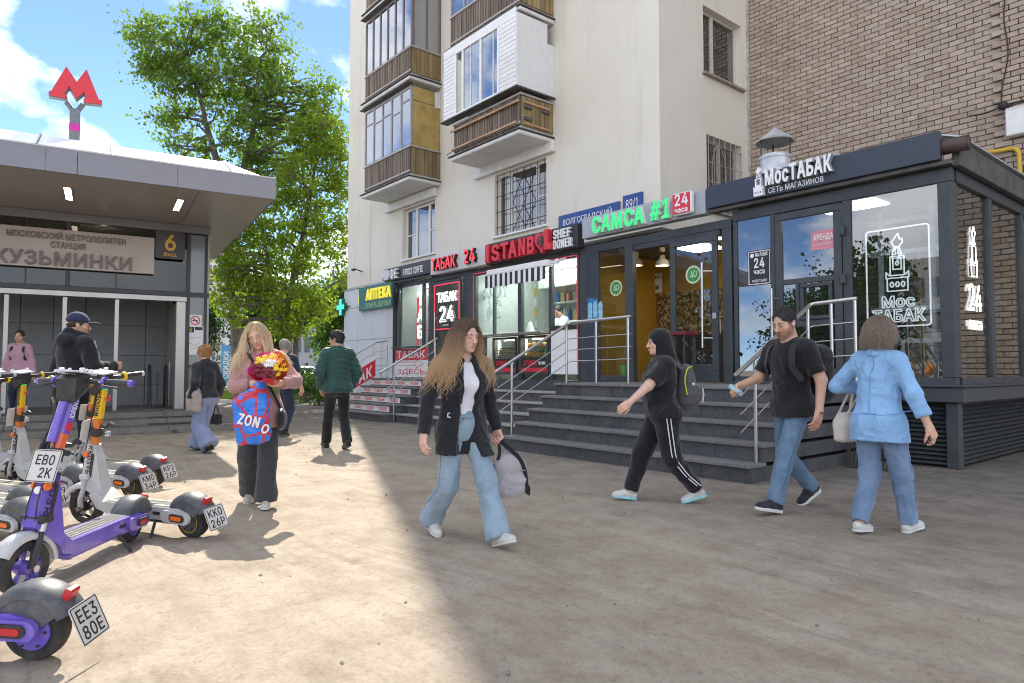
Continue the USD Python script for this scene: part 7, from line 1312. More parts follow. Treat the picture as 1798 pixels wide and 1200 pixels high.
    def face(f, brow, closed=True, iris=(.06, .045, .03)):
        k, h = f.hk, f.hpt; bm = brow; tf = lambda pts: [h(*p) for p in pts]
        for sx in (-1, 1):
            part(f.path, 'eyebrow', tube(tf([(sx * .014, .0945, .0185), (sx * .030, .0925, .0235), (sx * .048, .080, .0185)]), np.array([.0022, .0028, .0012]) * k, 6), bm)
            if closed: part(f.path, 'eyelash', tube(tf([(sx * .017, .0885, -.0035), (sx * .031, .0925, -.0065), (sx * .045, .0835, -.0030)]), np.array([.0010, .0016, .0010]) * k, 5), bm)
            else:
                e = part(f.path, 'eye', (np.asarray(ball((0, 0, 0), 1, 2)[0]) * np.array([.0125, .0095, .0062]) * k @ f.Rh.T + h(sx * .031, .0835, -.001), ball((0, 0, 0), 1, 2)[1]), eye_w, True); part(e, 'iris', (np.asarray(ball((0, 0, 0), 1, 2)[0]) * np.array([.0052, .004, .0056]) * k @ f.Rh.T + h(sx * .031, .0905, -.001), ball((0, 0, 0), 1, 2)[1]), eye_d, True)
                part(f.path, 'eyelash', tube(tf([(sx * .017, .0885, .002), (sx * .031, .0945, .0055), (sx * .046, .083, .001)]), np.array([.0010, .0018, .0012]) * k, 5), bm)
    def trousers(f, m, r=(.092, .070, .062), waist=.12, hem=.97, flat=1.0, amp=.006, freq=9., seed=1, flare_at=None, belt=None, rt=None):
        """r: radii at hip, knee and hem; hem: how far down the shin the leg ends"""
        s, g = f.s, 1 + .8 * (f.g - 1); Q = []
        for sd in 'LR':
            kk = f.knee[sd]; e = kk + (f.ank[sd] - kk) * hem; u = unit(f.ank[sd] - kk); v = unit(np.cross(u, [1, .1, .1])); rh = r[2] * s
            Q += [cap(f.hipj[sd], kk, r[0] * s * g, r[1] * s * g, .04), cap(kk, e, r[1] * s * g, rh * (1 + .5 * (g - 1)), .03), minus(ell(e + u * (rh + .02), np.array([rh * 1.6, rh * 1.6, rh + .02]), np.stack([v, np.cross(u, v), u], 1), .006))]
        Q += [ell(f.pel + f.Rt @ np.array([0, -.004, .03]) * s, np.array([.168 * f.g, .122 * f.g, .15]) * s, f.Rt, .05)] + [ell(f.pel + f.Rp @ np.array([sx * .07, -.055, -.035]) * s, np.array([.090, .092, .10]) * s * g, None, .05) for sx in (-1, 1)] + [cut(f.T(0, 0, waist), f.Rt[:, 2], .004)]
        M = surface(Q, f.res * 1.15); M = folds(M, amp, freq, seed, (1, 1, .55)); f.shell['trousers'] = M; return part(f.path, 'trousers', M, m, True)
    def top(f, name, m, off=.012, hem=-.05, sleeve=1.0, r=(.066, .058, .055, .045), flare=0., neck=.515, open_=None, collar=None, bust=True, amp=.005, freq=8., seed=2, extra=(), cutneck=True, quilt=0.):
        s, g, T, P = f.s, f.g, f.T, []
        for sd in 'LR':
            rr = [x * s * .88 * (1 + .35 * (g - 1)) for x in r]; P.append(ell(f.sh[sd] - [0, 0, .012], np.array([rr[0]] * 3) * .98, None, .04))
            if sleeve <= .55: e = f.sh[sd] + (f.el[sd] - f.sh[sd]) * (sleeve / .55); u = unit(f.el[sd] - f.sh[sd]); r1 = rr[1]; P.append(cap(f.sh[sd], e, rr[0], rr[1], .035))
            else: e = f.el[sd] + (f.wr[sd] - f.el[sd]) * ((sleeve - .5) / .5); u = unit(f.wr[sd] - f.el[sd]); r1 = rr[3]; P += [cap(f.sh[sd], f.el[sd], rr[0], rr[1], .035), cap(f.el[sd], e, rr[2], rr[3], .025)]
            v = unit(np.cross(u, [.1, 1, .2])); P.append(minus(ell(e + u * (r1 + .006), np.array([r1 * 1.45, r1 * 1.45, r1 + .006]), np.stack([v, np.cross(u, v), u], 1), .004)))
        Q = f.torso(off, bust)
        if hem < -.06: A = f.Rt @ np.diag([1, 1.34, 1]); Q.append(cap(T(0, -.004, .14), T(0, .0, hem - .02), (.135 * g + off / s) * s, (.165 * g + off / s + flare) * s, .06, A))
        if hem < -.03:
            fr = min(.6, (abs(hem) + .05) / .42)
            for sd in 'LR': Q.append(cap(f.hipj[sd], f.hipj[sd] + (f.knee[sd] - f.hipj[sd]) * fr, (.088 * g + off * .9) * s, (.090 * g + off * .9) * s, .05))
        P += Q + list(extra); P.append(cut(T(0, 0, hem), -f.Rt[:, 2], .004))
        if cutneck: P.append(minus(cap(T(0, .015, neck + .02), T(0, .02, neck + .20), .062 * s, .11 * s, .008)))
        if open_:
            for a, b, ra, rb in open_: P.append(minus(cap(T(*a), T(*b), ra * s, rb * s, .006, f.Rt @ np.diag([1.65, 1, 1]))))
        M = surface(P, f.res * 1.15); M = folds(M, amp, freq, seed, (1, 1, .7))
        if quilt: V, F = M; M = V + normals(V, F) * (quilt * (np.sqrt(np.abs(np.sin((V[:, 2] + .25 * np.abs(V[:, 0])) * math.pi / .085))) - .6))[:, None], F
        f.shell[name] = M; return part(f.path, name, M, m, True)
    def seam(f, key, pts, m, r=.0016, name='seam', lift=.0012, w=None):
        """a line of stitching or a band that follows the surface of a garment"""
        from scipy.spatial import cKDTree
        V, F = f.shell[key]; N = normals(V, F); P = np.asarray(pts, float); ix = np.linspace(0, 1, len(P)); k = np.linspace(0, 1, 26); Q = np.stack([np.interp(k, ix, P[:, i]) for i in range(3)], 1); i = cKDTree(V).query(Q)[1]; S, n = V[i].copy(), N[i].copy()
        for _ in range(3): S[1:-1] = .25 * S[:-2] + .5 * S[1:-1] + .25 * S[2:]; n[1:-1] = .25 * n[:-2] + .5 * n[1:-1] + .25 * n[2:]
        S = S + n * lift
        if w is None: return part(f.path, name, tube(S, r, 5), m)
        g = np.gradient(S, axis=0); g /= np.maximum(np.linalg.norm(g, axis=1, keepdims=True), 1e-9); sd = np.cross(g, n); V2 = np.stack([S + sd * w + n * .003, S - sd * w + n * .003, S - sd * w - n * .003, S + sd * w - n * .003], 1).reshape(-1, 3)
        F2 = [t for a in range(25) for j in range(4) for t in ([a * 4 + j, a * 4 + 4 + j, a * 4 + 4 + (j + 1) % 4], [a * 4 + j, a * 4 + 4 + (j + 1) % 4, a * 4 + (j + 1) % 4])]; return part(f.path, name, (V2, np.array(F2)), m)
    def jeans_detail(f, m, back=False):
        for sd, sg in (('R', 1), ('L', -1)):
            o = np.array([sg * .12, 0, 0]); f.seam('trousers', [f.hipj[sd] + o + [0, 0, .06], f.knee[sd] + o, f.ank[sd] + o + [0, 0, .10]], m)
            if back: a = f.pel + f.Rp @ np.array([sg * .075, -.2, .0]); f.seam('trousers', [a + [-.055, 0, .06], a + [.055, 0, .06], a + [.05, 0, -.06], a + [0, 0, -.085], a + [-.05, 0, -.06], a + [-.055, 0, .06]], m, name='pocket_seam')
            else: f.seam('trousers', [f.T(sg * .07, .2, .10), f.T(sg * .10, .17, .04), f.T(sg * .17, .10, .02)], m, name='pocket_seam')
        f.seam('trousers', [f.T(x, -.2 if back else .2, .085) for x in (-.14, 0, .14)], m, name='waistband_seam')
    def shoes(f, upper, sole, low=True, h=1.0, long=1.0, name='shoe', chunky=.0):
        s = f.s * (.98 if f.fem else 1.06)
        for sd in 'LR':
            fo = lambda x, y, z: f.ank[sd] + f.foot[sd] @ (np.array([x, y, z]) * s); R = f.foot[sd]; zb = -.085
            P = [cap(fo(0, -.035, zb + .048), fo(0, .05, zb + .055), .038 * s, .040 * s, .02), cap(fo(0, .05, zb + .05), fo(.004, .145, zb + .034), .041 * s, .030 * s, .02), ell(fo(.002, .125, zb + .028), np.array([.042, .06, .028]) * s, R, .015)]
            if not low: P += [cap(fo(0, -.02, zb + .06), fo(0, -.012, zb + .125), .044 * s, .043 * s, .02)]
            P += [cut(fo(0, 0, zb + .020), -R[:, 2], .003)]
            if low: P += [minus(cap(fo(0, -.005, zb + .115), fo(0, .035, zb + .115), .040 * s, .036 * s, .006))]
            else: P += [cut(fo(0, 0, zb + .150), R[:, 2], .004)]
            sh = part(f.path, name, surface(P, .005), upper, True)
            t = .022 + chunky; S = [cap(fo(0, -.035, zb + .012), fo(0, .05, zb + .012), .041 * s, .041 * s, .01), ell(fo(.003, .115, zb + .012), np.array([.046, .072, .05]) * s, R, .02), cut(fo(0, 0, zb + .022 + chunky * .6), R[:, 2], .004), cut(fo(0, 0, zb + .002 - chunky * .2), -R[:, 2], .006)]
            part(sh, 'sole', surface(S, .005), sole, True)
    def skull(f, m, grow=.012, front=.07, low=-.03, back=None, extra=(), name='hair', amp=.003, side=.0, freq=26):
        """a close cap of hair over the skull, open at the face"""
        k, h, R = f.hk, f.hpt, f.Rh; E = lambda x, y, z, a, b, c, kk=.02: ell(h(x, y, z), np.array([a, b, c]) * k, R, kk)
        P = [E(0, -.014, .034, .0745 + grow, .094 + grow, .089 + grow), E(0, -.04, -.02, .062 + grow, .058 + grow, .06 + grow, .03)] + [q for q in extra]
        P += [cut(h(0, 0, low), -R @ unit([0, -.55, 1]), .01), minus(E(0, .115, -.008, .064 + side, .074, .092, .012))]
        M = surface(P, .0055); M = folds(M, amp, freq, 9, (1, 1, .5)); return part(f.path, name, M, m, True)
    def strands(f, m, n, length, seed=3, wave=.012, freq=9., wind=(0, 0, 0), spread=.012, w=.0032, k=14, front=.045, part_x=0., puff=.012, top_only=False, shoulder=True, fringe=0., low=-.06):
        rg = np.random.default_rng(seed); kk, R = f.hk, f.Rh; out = []; rad = np.array([.0745, .095, .09]) + .004; ctr = np.array([0, -.013, .033])
        d = rg.normal(size=(n * 6, 3)); d /= np.linalg.norm(d, axis=1, keepdims=True); q = ctr + d * rad; ok = (q[:, 2] > low) & ((q[:, 1] < front + .25 * (q[:, 2] - .1) + .03) | (q[:, 2] > .095)) & (q[:, 1] < .074); q = q[ok][:n]; n = len(q)
        side = np.where(np.abs(q[:, 0] - part_x) < .010, rg.choice([-1, 1], n), np.sign(q[:, 0] - part_x)); dirv = np.stack([side * (.75 + .2 * rg.random(n)), -.25 + .3 * rg.normal(size=n) - fringe * 0, np.full(n, .15)], 1); bk = np.clip((.0 - q[:, 1]) / .04, 0, 1)[:, None]; dirv = dirv * (1 - bk) + bk * np.stack([q[:, 0] / .08 * .8 + .15 * rg.normal(size=n), np.full(n, -.55), np.full(n, .05)], 1); dirv /= np.linalg.norm(dirv, axis=1, keepdims=True)
        L = length * (1 + .12 * rg.normal(size=n)); step = (L / (k - 1))[:, None]; P = q.copy() * kk; down = (R.T @ np.array([0, 0, -1.])); wv = R.T @ np.asarray(wind, float); ph = rg.random(n) * 6.3; amp = wave * (.5 + rg.random(n)); sp = rg.normal(size=(n, 3)) * spread; C = [P.copy()]; v = dirv
        for i in range(1, k):
            t = i / (k - 1); v = v * .70 + (down + wv * t + sp * 8 * t) * .42; v /= np.linalg.norm(v, axis=1, keepdims=True); P = P + v * step
            for _ in range(2):
                e = (P / kk - ctr) / (rad + puff * (.4 + .6 * ((np.arange(n) * 7919) % 97) / 97.)[:, None]); r = np.linalg.norm(e, axis=1); inn = r < 1; P[inn] = (ctr + e[inn] / r[inn][:, None] * (rad + puff * (.4 + .6 * ((np.arange(n)[inn] * 7919) % 97) / 97.)[:, None])) * kk
                fz = (P[:, 1] > .045 * kk) & (np.abs(P[:, 0]) < .058 * kk) & (P[:, 2] < .07 * kk); P[fz, 0] = np.sign(P[fz, 0] + 1e-6) * .060 * kk
            Wd = f.head + P @ R.T
            if shoulder:
                dd = field(f.shoulder_prims, Wd, .05); bad = dd < .012
                if bad.any(): nrm = (Wd[bad] - f.T(0, 0, .36)); nrm[:, 2] *= .25; nrm /= np.linalg.norm(nrm, axis=1, keepdims=True); Wd[bad] += nrm * (.014 - dd[bad])[:, None]; P = (Wd - f.head) @ R
            wob = np.stack([np.sin(freq * i / (k - 1) * 2 + ph), np.cos(freq * i / (k - 1) * 2 + ph * 1.3), 0 * ph], 1) * (amp * t ** .8)[:, None]; C.append(P + wob)
        C = np.stack(C, 1); return curves(f.path, 'hair_strands', f.head + C @ R.T, w, m)
    def fuzz(f, m, n, length, seed=5, w=.0026, low=-.06, lift=.5, grow=.006):
        """short hair: strands that leave the skull and lie back"""
        rg = np.random.default_rng(seed); k, R = f.hk, f.Rh; ctr = np.array([0, -.014, .034]); rad = np.array([.0745, .094, .089]) + grow; d = rg.normal(size=(n * 5, 3)); d /= np.linalg.norm(d, axis=1, keepdims=True); q = ctr + d * rad; fr = ((q - [0, .115, -.008]) / [.064, .074, .092]); ok = (np.linalg.norm(fr, axis=1) > 1.02) & (q[:, 2] > low + np.maximum(0, q[:, 1] * .55)); q, d = q[ok][:n], d[ok][:n]; n = len(q)
        v = d * lift + np.array([0, -.35, -.25]) + rg.normal(size=(n, 3)) * .22; v /= np.linalg.norm(v, axis=1, keepdims=True); C = [q]; L = length * rg.uniform(.5, 1.2, (n, 1))
        for i in range(4): v = v + np.array([0, -.05, -.16]); v /= np.linalg.norm(v, axis=1, keepdims=True); C.append(C[-1] + v * L / 4 / k)
        return curves(f.path, 'hair_strands', f.head + (np.stack(C, 1) * k) @ R.T, w, m)
    @property
    def shoulder_prims(f):
        if not hasattr(f, '_sp'): f._sp = [q for q in f.torso(.02)] + [q for sd in 'LR' for q in f.arm(sd, .02)]
        return f._sp
    def world(f, p):
        """person's own axes -> world"""
        x = UsdGeom.XformCache().GetLocalToWorldTransform(stage.GetPrimAtPath(f.path)); return np.array(x.Transform(Gf.Vec3d(*[float(v) for v in p])))
    def held(f, name, label, cat):
        """a thing carried by the person, at top level, in the person's own axes"""
        pr = UsdGeom.Xformable(stage.GetPrimAtPath(f.path)); x = UsdGeom.Xform.Define(stage, numbered('/World', name)); ops = pr.GetOrderedXformOps(); x.AddTranslateOp().Set(ops[0].Get()); x.AddRotateZOp().Set(ops[1].Get()); tag(x, label, cat); return str(x.GetPath())
eye_w = pm('eye_white', (.62, .60, .58), .2); eye_d = pm('eye_iris', (.035, .025, .02), .15); darkbrow = pm('dark_brow', (.045, .028, .02), .7); fairbrow = pm('fair_brow', (.20, .13, .08), .7)
# ------------------------------------------------------------------ the people of the photograph, and what they carry
black_wool = cloth('black_wool', (.012, .013, .017), var=.2); black_cot = cloth('black_cotton', (.010, .010, .012), var=.2); white_tee = cloth('white_tee', (.66, .65, .68)); navy_cap = cloth('navy_cap', (.022, .028, .075)); pink_wool = cloth('dusty_pink_wool', (.42, .225, .215)); pink_tee = cloth('pink_tee', (.68, .24, .30)); pink_shirt = cloth('pink_shirt', (.52, .30, .37)); green_quilt = cloth('green_quilt', (.016, .058, .048), .55, var=.2); sky_linen = cloth('sky_blue_linen', (.235, .42, .66), sheen=.15); leather = cloth('black_leather', (.014, .015, .018), .4, bump=.4, bs=90.); charcoal = cloth('charcoal_denim', (.045, .048, .052)); lilac = cloth('lilac_denim', (.235, .28, .43)); navy_cloth = cloth('navy_cloth', (.018, .026, .055))
sky_seam = pm('sky_seam', (.12, .28, .54), .8); thread = pm('dark_thread', (.06, .11, .17), .8)
jean_light = denim('light_jeans', (.235, .325, .395)); jean_mid = denim('mid_jeans', (.12, .20, .295)); jean_blue = denim('soft_blue_jeans', (.175, .26, .40))
sole_w = pm('white_sole', (.62, .61, .58), .6, var=.06); shoe_w = cloth('white_shoe', (.60, .59, .55), .6); shoe_b = cloth('black_shoe', (.016, .016, .018), .5); shoe_k = cloth('black_knit_shoe', (.018, .019, .026), .7); sole_t = pm('turquoise_sole', (.30, .62, .66), .6, var=.3, scale=8); shoe_c = cloth('cream_shoe', (.50, .48, .42), .6)
h_brown = hair_mat('brown_to_blond_hair', (.085, .045, .025), (.52, .35, .19), 1.58, 1.30); h_blond = hair_mat('blond_hair', (.42, .29, .15), (.74, .59, .38), 1.70, 1.50); h_ash = hair_mat('ash_hair', (.17, .125, .095), (.30, .235, .18), 1.70, 1.52); h_black = hair_mat('black_hair', (.012, .010, .009), (.02, .016, .014)); h_ging = hair_mat('ginger_hair', (.33, .16, .055), (.46, .25, .10))
s_brown = scalp_mat('brown_scalp_hair', (.05, .026, .014)); s_blond = scalp_mat('blond_scalp_hair', (.44, .30, .15)); s_ash = scalp_mat('ash_scalp_hair', (.12, .085, .062)); s_black = scalp_mat('black_scalp_hair', (.013, .011, .010)); s_ging = scalp_mat('ginger_scalp_hair', (.34, .17, .06)); s_grey = scalp_mat('grey_scalp_hair', (.26, .23, .20))
sk1, sk2, sk3 = skin_mat('fair', (.60, .385, .29)), skin_mat('warm', (.55, .335, .235)), skin_mat('tan', (.47, .28, .20))
def soft(parent, name, prims, m, h=.006, amp=.004, freq=9., seed=4, stretch=(1, 1, 1)): return part(parent, name, folds(surface(prims, h), amp, freq, seed, stretch), m, True)
def strap(pts, w, t, up, n=20):
    """a flat band along a path; up: rough outward direction"""
    P = np.asarray(pts, float); k = np.linspace(0, 1, n); ix = np.linspace(0, 1, len(P)); P = np.stack([np.interp(k, ix, P[:, i]) for i in range(3)], 1)
    for _ in range(2): P[1:-1] = .25 * P[:-2] + .5 * P[1:-1] + .25 * P[2:]
    T = np.gradient(P, axis=0); T /= np.linalg.norm(T, axis=1, keepdims=True); U = np.asarray(up, float) - T * (T @ np.asarray(up, float))[:, None]; U /= np.maximum(np.linalg.norm(U, axis=1, keepdims=True), 1e-6); S = np.cross(T, U); V = np.stack([P + S * w + U * t, P - S * w + U * t, P - S * w - U * t, P + S * w - U * t], 1).reshape(-1, 3); F = []
    for i in range(n - 1):
        for j in range(4): a, b = i * 4 + j, i * 4 + (j + 1) % 4; F += [[a, a + 4, b + 4], [a, b + 4, b]]
    return V, np.array(F + [[0, 1, 2], [0, 2, 3], [(n - 1) * 4 + 2, (n - 1) * 4 + 1, (n - 1) * 4], [(n - 1) * 4 + 3, (n - 1) * 4 + 2, (n - 1) * 4]])

# 1 --- woman in the black blazer, striding in front of the steps
p = Figure('woman with long wind blown hair in a black blazer and light wide jeans', W(-.37, 5.05), (.60, -.80), 1.67, hip=.875, lean=.04, twist=-.10,
    feet={'L': (-.075, .35, .105, .32, .05), 'R': (.085, -.30, .125, -.30, -.10)}, hands={'R': dict(at=(.315, -.02, .80), curl=.55, elbow=(.6, -1, 0)), 'L': dict(at=(-.30, .02, .80), curl=1.25, elbow=(-.6, -1, 0))}, head=(.12, .14, .04))
p.body(sk1); p.face(darkbrow)
p.trousers(jean_light, (.083, .072, .088), .16, 1.03, amp=.009, freq=10, seed=21); p.jeans_detail(thread); p.top('t_shirt', white_tee, .006, .08, .3, neck=.50, seed=3)
p.top('blazer', black_wool, .021, -.20, 1.0, (.070, .062, .060, .050), flare=.012, neck=.50, open_=[((.0, .18, .53), (.015, .19, .20), .115, .130), ((.015, .19, .20), (.04, .30, -.30), .130, .215)], amp=.008, freq=10, seed=5)
p.shoes(shoe_w, sole_w); p.skull(s_brown, .008, extra=[])
p.strands(h_brown, 1700, .37, 3, wave=.013, freq=8, wind=(.40, -.05, .12), spread=.014, w=.0032, k=18, puff=.010); p.strands(h_brown, 200, .33, 33, wave=.02, freq=9, wind=(.6, -.05, .2), spread=.04, w=.0016, k=16, puff=.016)
for q, tq in ((.10, 0), ): part(p.path, 'buckle', tube([p.T(.155, .10, .115), p.T(.165, .085, .105), p.T(.165, .085, .085), p.T(.150, .105, .08)], .006, 6), galv)
part(p.path, 'ear_bud', ball(p.hpt(.076, -.004, -.016), .008, 1), boardblack)
for sg in (-1, 1): p.seam('blazer', [p.T(sg * .055, .02, .54), p.T(sg * .085, .12, .42), p.T(sg * .090, .16, .30), p.T(sg * .075, .16, .18)], black_wool, name='lapel', w=.020, lift=.004); p.seam('blazer', [p.T(sg * .10, .2, .0), p.T(sg * .18, .1, -.01)], thread, name='pocket_seam', r=.003)
b = p.held('rucksack', 'small pale grey rucksack with black straps held low by the woman in the blazer', 'rucksack'); g = p.grip['L']; c = g + [-.09, .02, -.27]; greyb = cloth('pale_grey_nylon', (.40, .375, .385), .7)
soft(b, 'bag_body', [rbox(c + [0, 0, -.02], (.135, .075, .14), .06, None, .03), ell(c + [0, 0, -.07], (.14, .085, .085), None, .05), ell(c + [.0, 0, .10], (.10, .06, .07), None, .05)], greyb, .006, .009, 9)
soft(b, 'front_pocket', [ell(c + [-.03, .06, -.04], (.085, .045, .07), None, .02)], greyb, .006, .004, 11)
part(b, 'top_handle', tube(bend([c + [.02, 0, .14], g + [.0, 0, .0], c + [-.06, 0, .14]], .06), .011, 8), greyb); part(b, 'strap', strap([g + [0, .01, 0], c + [-.06, .075, .12], c + [-.09, .095, 0], c + [-.11, .08, -.14], c + [-.14, .07, -.14]], .016, .003, (0, 1, .1)), black_cot); part(b, 'strap', strap([g, c + [.10, .02, .16], c + [.17, -.02, .0], c + [.16, -.05, -.13]], .016, .003, (1, 0, 0)), black_cot); part(b, 'zip', tube([c + [-.10, .085, .03], c + [-.02, .105, .045], c + [.05, .085, .03]], .004, 6), greyframe); part(b, 'loose_strap', strap([c + [-.12, .06, -.06], c + [-.16, .05, -.11], c + [-.155, .05, -.17]], .008, .002, (1, 0, 0)), black_cot)

# 2 --- woman in black with a hood
p = Figure('stout woman in black with a hood walking past the dark steps', W(1.44, 6.50), (-1, -.06), 1.66, girth=1.24, hip=.875, lean=.02, feet={'R': (.09, .29, .12, .14, 0), 'L': (-.09, -.30, .115, -.28, 0)}, hands={'L': dict(at=(-.26, .40, .93), curl=.7, elbow=(-.4, -1, -.5), palm=(1, 0, -.2)), 'R': dict(at=(.32, -.16, .82), curl=.5)}, head=(0, .04, 0))
p.body(sk1); p.face(darkbrow, False); tr = p.trousers(black_cot, (.094, .074, .062), .14, .93, amp=.008, freq=10, seed=31)
p.top('t_shirt', black_cot, .018, -.04, .42, (.076, .080, .05, .04), neck=.53, amp=.008, freq=9, seed=6, cutneck=False, extra=[ell(p.T(0, .05, .13), np.array([.15, .13, .13]) * p.s, p.Rt, .06)])
h, k, R = p.hpt, p.hk, p.Rh; E = lambda x, y, z, a, b, c, kk=.03: ell(h(x, y, z), np.array([a, b, c]) * k, R, kk)
soft(p.path, 'hood', [E(0, -.018, .03, .094, .112, .108), E(0, -.045, -.07, .085, .085, .10, .05), cap(h(0, -.055, -.08), p.T(0, -.10, .40), .075, .10, .06), cap(h(0, -.06, -.1), p.T(0, -.16, .33), .06, .05, .05), minus(E(0, .13, -.03, .070, .105, .085, .012))], black_cot, .006, .004, 8)
p.shoes(shoe_w, sole_t, chunky=.012)
for q, off in enumerate((-.014, .022)):                        # the two white side stripes of the near leg
    a, b_, c = p.hipj['L'], p.knee['L'], p.ank['L']; g_ = 1 + .8 * .28; pts = [a + [-.094 * g_ * p.s - .004, off, .02], (a + b_) / 2 + [-.086 * g_ * p.s - .004, off, 0], b_ + [-.074 * g_ * p.s - .005, off, 0], (b_ + c) / 2 + [-.072 * p.s * 1.1 - .004, off, 0], c + [-.066 * p.s - .006, off, .05]]; part(tr, 'side_stripe', strap(pts, .0045, .003, (-1, 0, 0), 26), white_tee)
b = p.held('rucksack', 'dark grey rucksack with a lime piping on the back of the hooded woman', 'rucksack'); c = p.T(-.02, -.24, .25); gr2 = cloth('grey_nylon', (.075, .075, .08), .7)
soft(b, 'bag_body', [ell(c, np.array([.13, .085, .19]), p.Rt, .03), ell(c + [0, -.02, -.12], (.14, .10, .11), None, .05), ell(c + [0, .01, .13], (.10, .06, .08), None, .04)], gr2, .006, .007, 8); soft(b, 'front_pocket', [ell(c + [0, -.085, -.09], (.10, .05, .10), None, .02)], gr2, .006, .005, 9)
part(b, 'lime_piping', tube(bend([c + [-.125, .03, -.08], c + [-.135, .06, .06], c + [-.10, .02, .17], c + [-.06, -.04, .19]], .08), .007, 6), pm('lime_piping', (.42, .52, .04), .5)); part(b, 'reflective_strip', tube([c + [-.085, -.13, -.02], c + [-.10, -.135, -.08], c + [-.105, -.12, -.15]], .008, 6), pm('reflective', (.5, .5, .46), .4)); part(b, 'buckle', ball(c + [-.12, -.03, .02], .018, 1), galv)
part(b, 'strap', strap([c + [-.09, .06, .16], p.T(-.13, -.02, .555), p.T(-.15, .11, .46), p.T(-.17, .12, .32)], .018, .005, (-.4, .5, .6), 30), gr2); part(b, 'top_loop', tube(bend([c + [-.03, .06, .18], c + [0, .06, .23], c + [.03, .06, .18]], .03), .007, 6), gr2)

# 3 --- man in the black T-shirt
p = Figure('bearded man in a black T-shirt and blue jeans descending past the handrail', W(2.54, 6.15), (-.88, -.42), 1.83, female=False, hip=.865, lean=.06, feet={'L': (-.08, .31, .115, .20, 0), 'R': (.09, -.32, .15, -.46, 0)}, hands={'R': dict(at=(.26, .36, 1.11), curl=1.1, elbow=(.5, -1, -.5), palm=(-.6, 0, -1)), 'L': dict(at=(-.31, .02, .90), curl=.55, elbow=(-.5, -1, 0))}, head=(.10, .30, 0))
p.stubble = 1.0; p.body(sk2); p.face(darkbrow); p.trousers(jean_mid, (.088, .068, .062), .12, 1.0, amp=.008, freq=11, seed=41); p.jeans_detail(thread); p.top('t_shirt', black_cot, .014, -.10, .40, (.078, .078, .06, .05), neck=.515, amp=.008, freq=10, seed=8, flare=.005)
p.skull(s_black, .003, low=-.03, amp=.002); p.fuzz(h_black, 1800, .015); p.shoes(shoe_k, sole_w, chunky=.010, long=1.05)
part(p.path, 'ear_bud', ball(p.hpt(-.082, -.002, -.016), .009, 1), white); part(p.path, 'watch', tube([p.wr['L'] + .0 * p.hd['L'], p.wr['L'] + .032 * p.hd['L']], .034, 14), boardblack)
g = p.grip['R']; cn = obj('drink_can', (np.zeros((3, 3)), [[0, 1, 2]]), galv, 'small pale can in the fist of the man in the black T-shirt', 'can') if False else None
b = p.held('drink_can', 'small pale can in the fist of the man in the black T-shirt', 'can'); part(b, 'can', seg(g + [.05, .01, .03], g + [-.065, .0, -.03], .027, 16), pm('can_blue', (.30, .50, .52), .3, var=.4, scale=18)); part(b, 'lid', seg(g + [-.066, 0, -.0305], g + [-.07, 0, -.032], .024, 16), galv)
b = p.held('rucksack', 'large black rucksack on the back of the man in the black T-shirt', 'rucksack'); c = p.T(-.02, -.25, .24)
soft(b, 'bag_body', [rbox(c, np.array([.165, .12, .25]), .08, p.Rt, .03), ell(c + [0, -.02, -.13], (.165, .13, .15), None, .06), ell(c + [0, -.0, .13], (.15, .11, .13), None, .06)], black_cot, .007, .006, 6); soft(b, 'front_pocket', [ell(c + [0, -.11, -.09], (.13, .06, .13), None, .02)], black_cot, .007, .004, 7); part(b, 'zip_tag', box(c[0] - .168, c[0] - .160, c[1] - .02, c[1] - .0, c[2] - .15, c[2] - .08), galv)
for sg in (-1, 1): part(b, 'strap', strap([c + [sg * .10, .10, .20], p.T(sg * .115, -.03, .555), p.T(sg * .125, .10, .47), p.T(sg * .14, .135, .32), p.T(sg * .18, .07, .20)], .026, .006, (sg * .3, .6, .6), 30), cloth('strap_black', (.02, .02, .022), .7))

# 4 --- woman in the sky blue jacket
p = Figure('woman in a sky blue jacket and jeans seen from behind with a handbag', W(2.82, 5.22), (.84, .54), 1.66, girth=1.0, hip=.89, lean=.04, twist=.0, feet={'L': (-.085, -.14, .085, -.12, .1), 'R': (.09, .22, .10, .10, -.05)}, hands={'R': dict(at=(.355, .02, .84), curl=.85, elbow=(.7, -1, 0), palm=(-1, 0, 0)), 'L': dict(at=(-.19, .20, 1.10), curl=.9, elbow=(-1, -.8, -.3), palm=(.3, 0, 1))}, head=(-.45, .05, 0))
p.body(sk2); p.face(fairbrow); p.trousers(jean_blue, (.090, .076, .064), .12, .98, amp=.009, freq=10, seed=51); p.jeans_detail(thread, True); p.top('jacket', sky_linen, .016, -.165, .82, (.072, .066, .064, .058), flare=.035, neck=.545, open_=[((0, .18, .5), (0, .21, .1), .11, .12), ((0, .21, .1), (0, .31, -.4), .12, .2)], amp=.008, freq=10, seed=9)
p.seam('jacket', [p.T(.25 * math.sin(t), -.25 * math.cos(t), .07) for t in np.linspace(-1.5, 1.5, 12)], sky_seam, name='waist_seam', r=.003); p.seam('jacket', [p.T(0, -.25, z_) for z_ in (.52, .3, .08)], sky_seam, name='back_seam'); [p.seam('jacket', [p.T(sg_ * .14, -.2, .46), p.T(sg_ * .155, -.2, .38), p.T(sg_ * .15, -.15, .30)], sky_seam, name='arm_seam') for sg_ in (-1, 1)]; p.seam('jacket', [p.T(x_, -.2, .555 - abs(x_) * .3) for x_ in (-.07, -.03, .03, .07)], sky_linen, name='collar', w=.022, lift=.006)
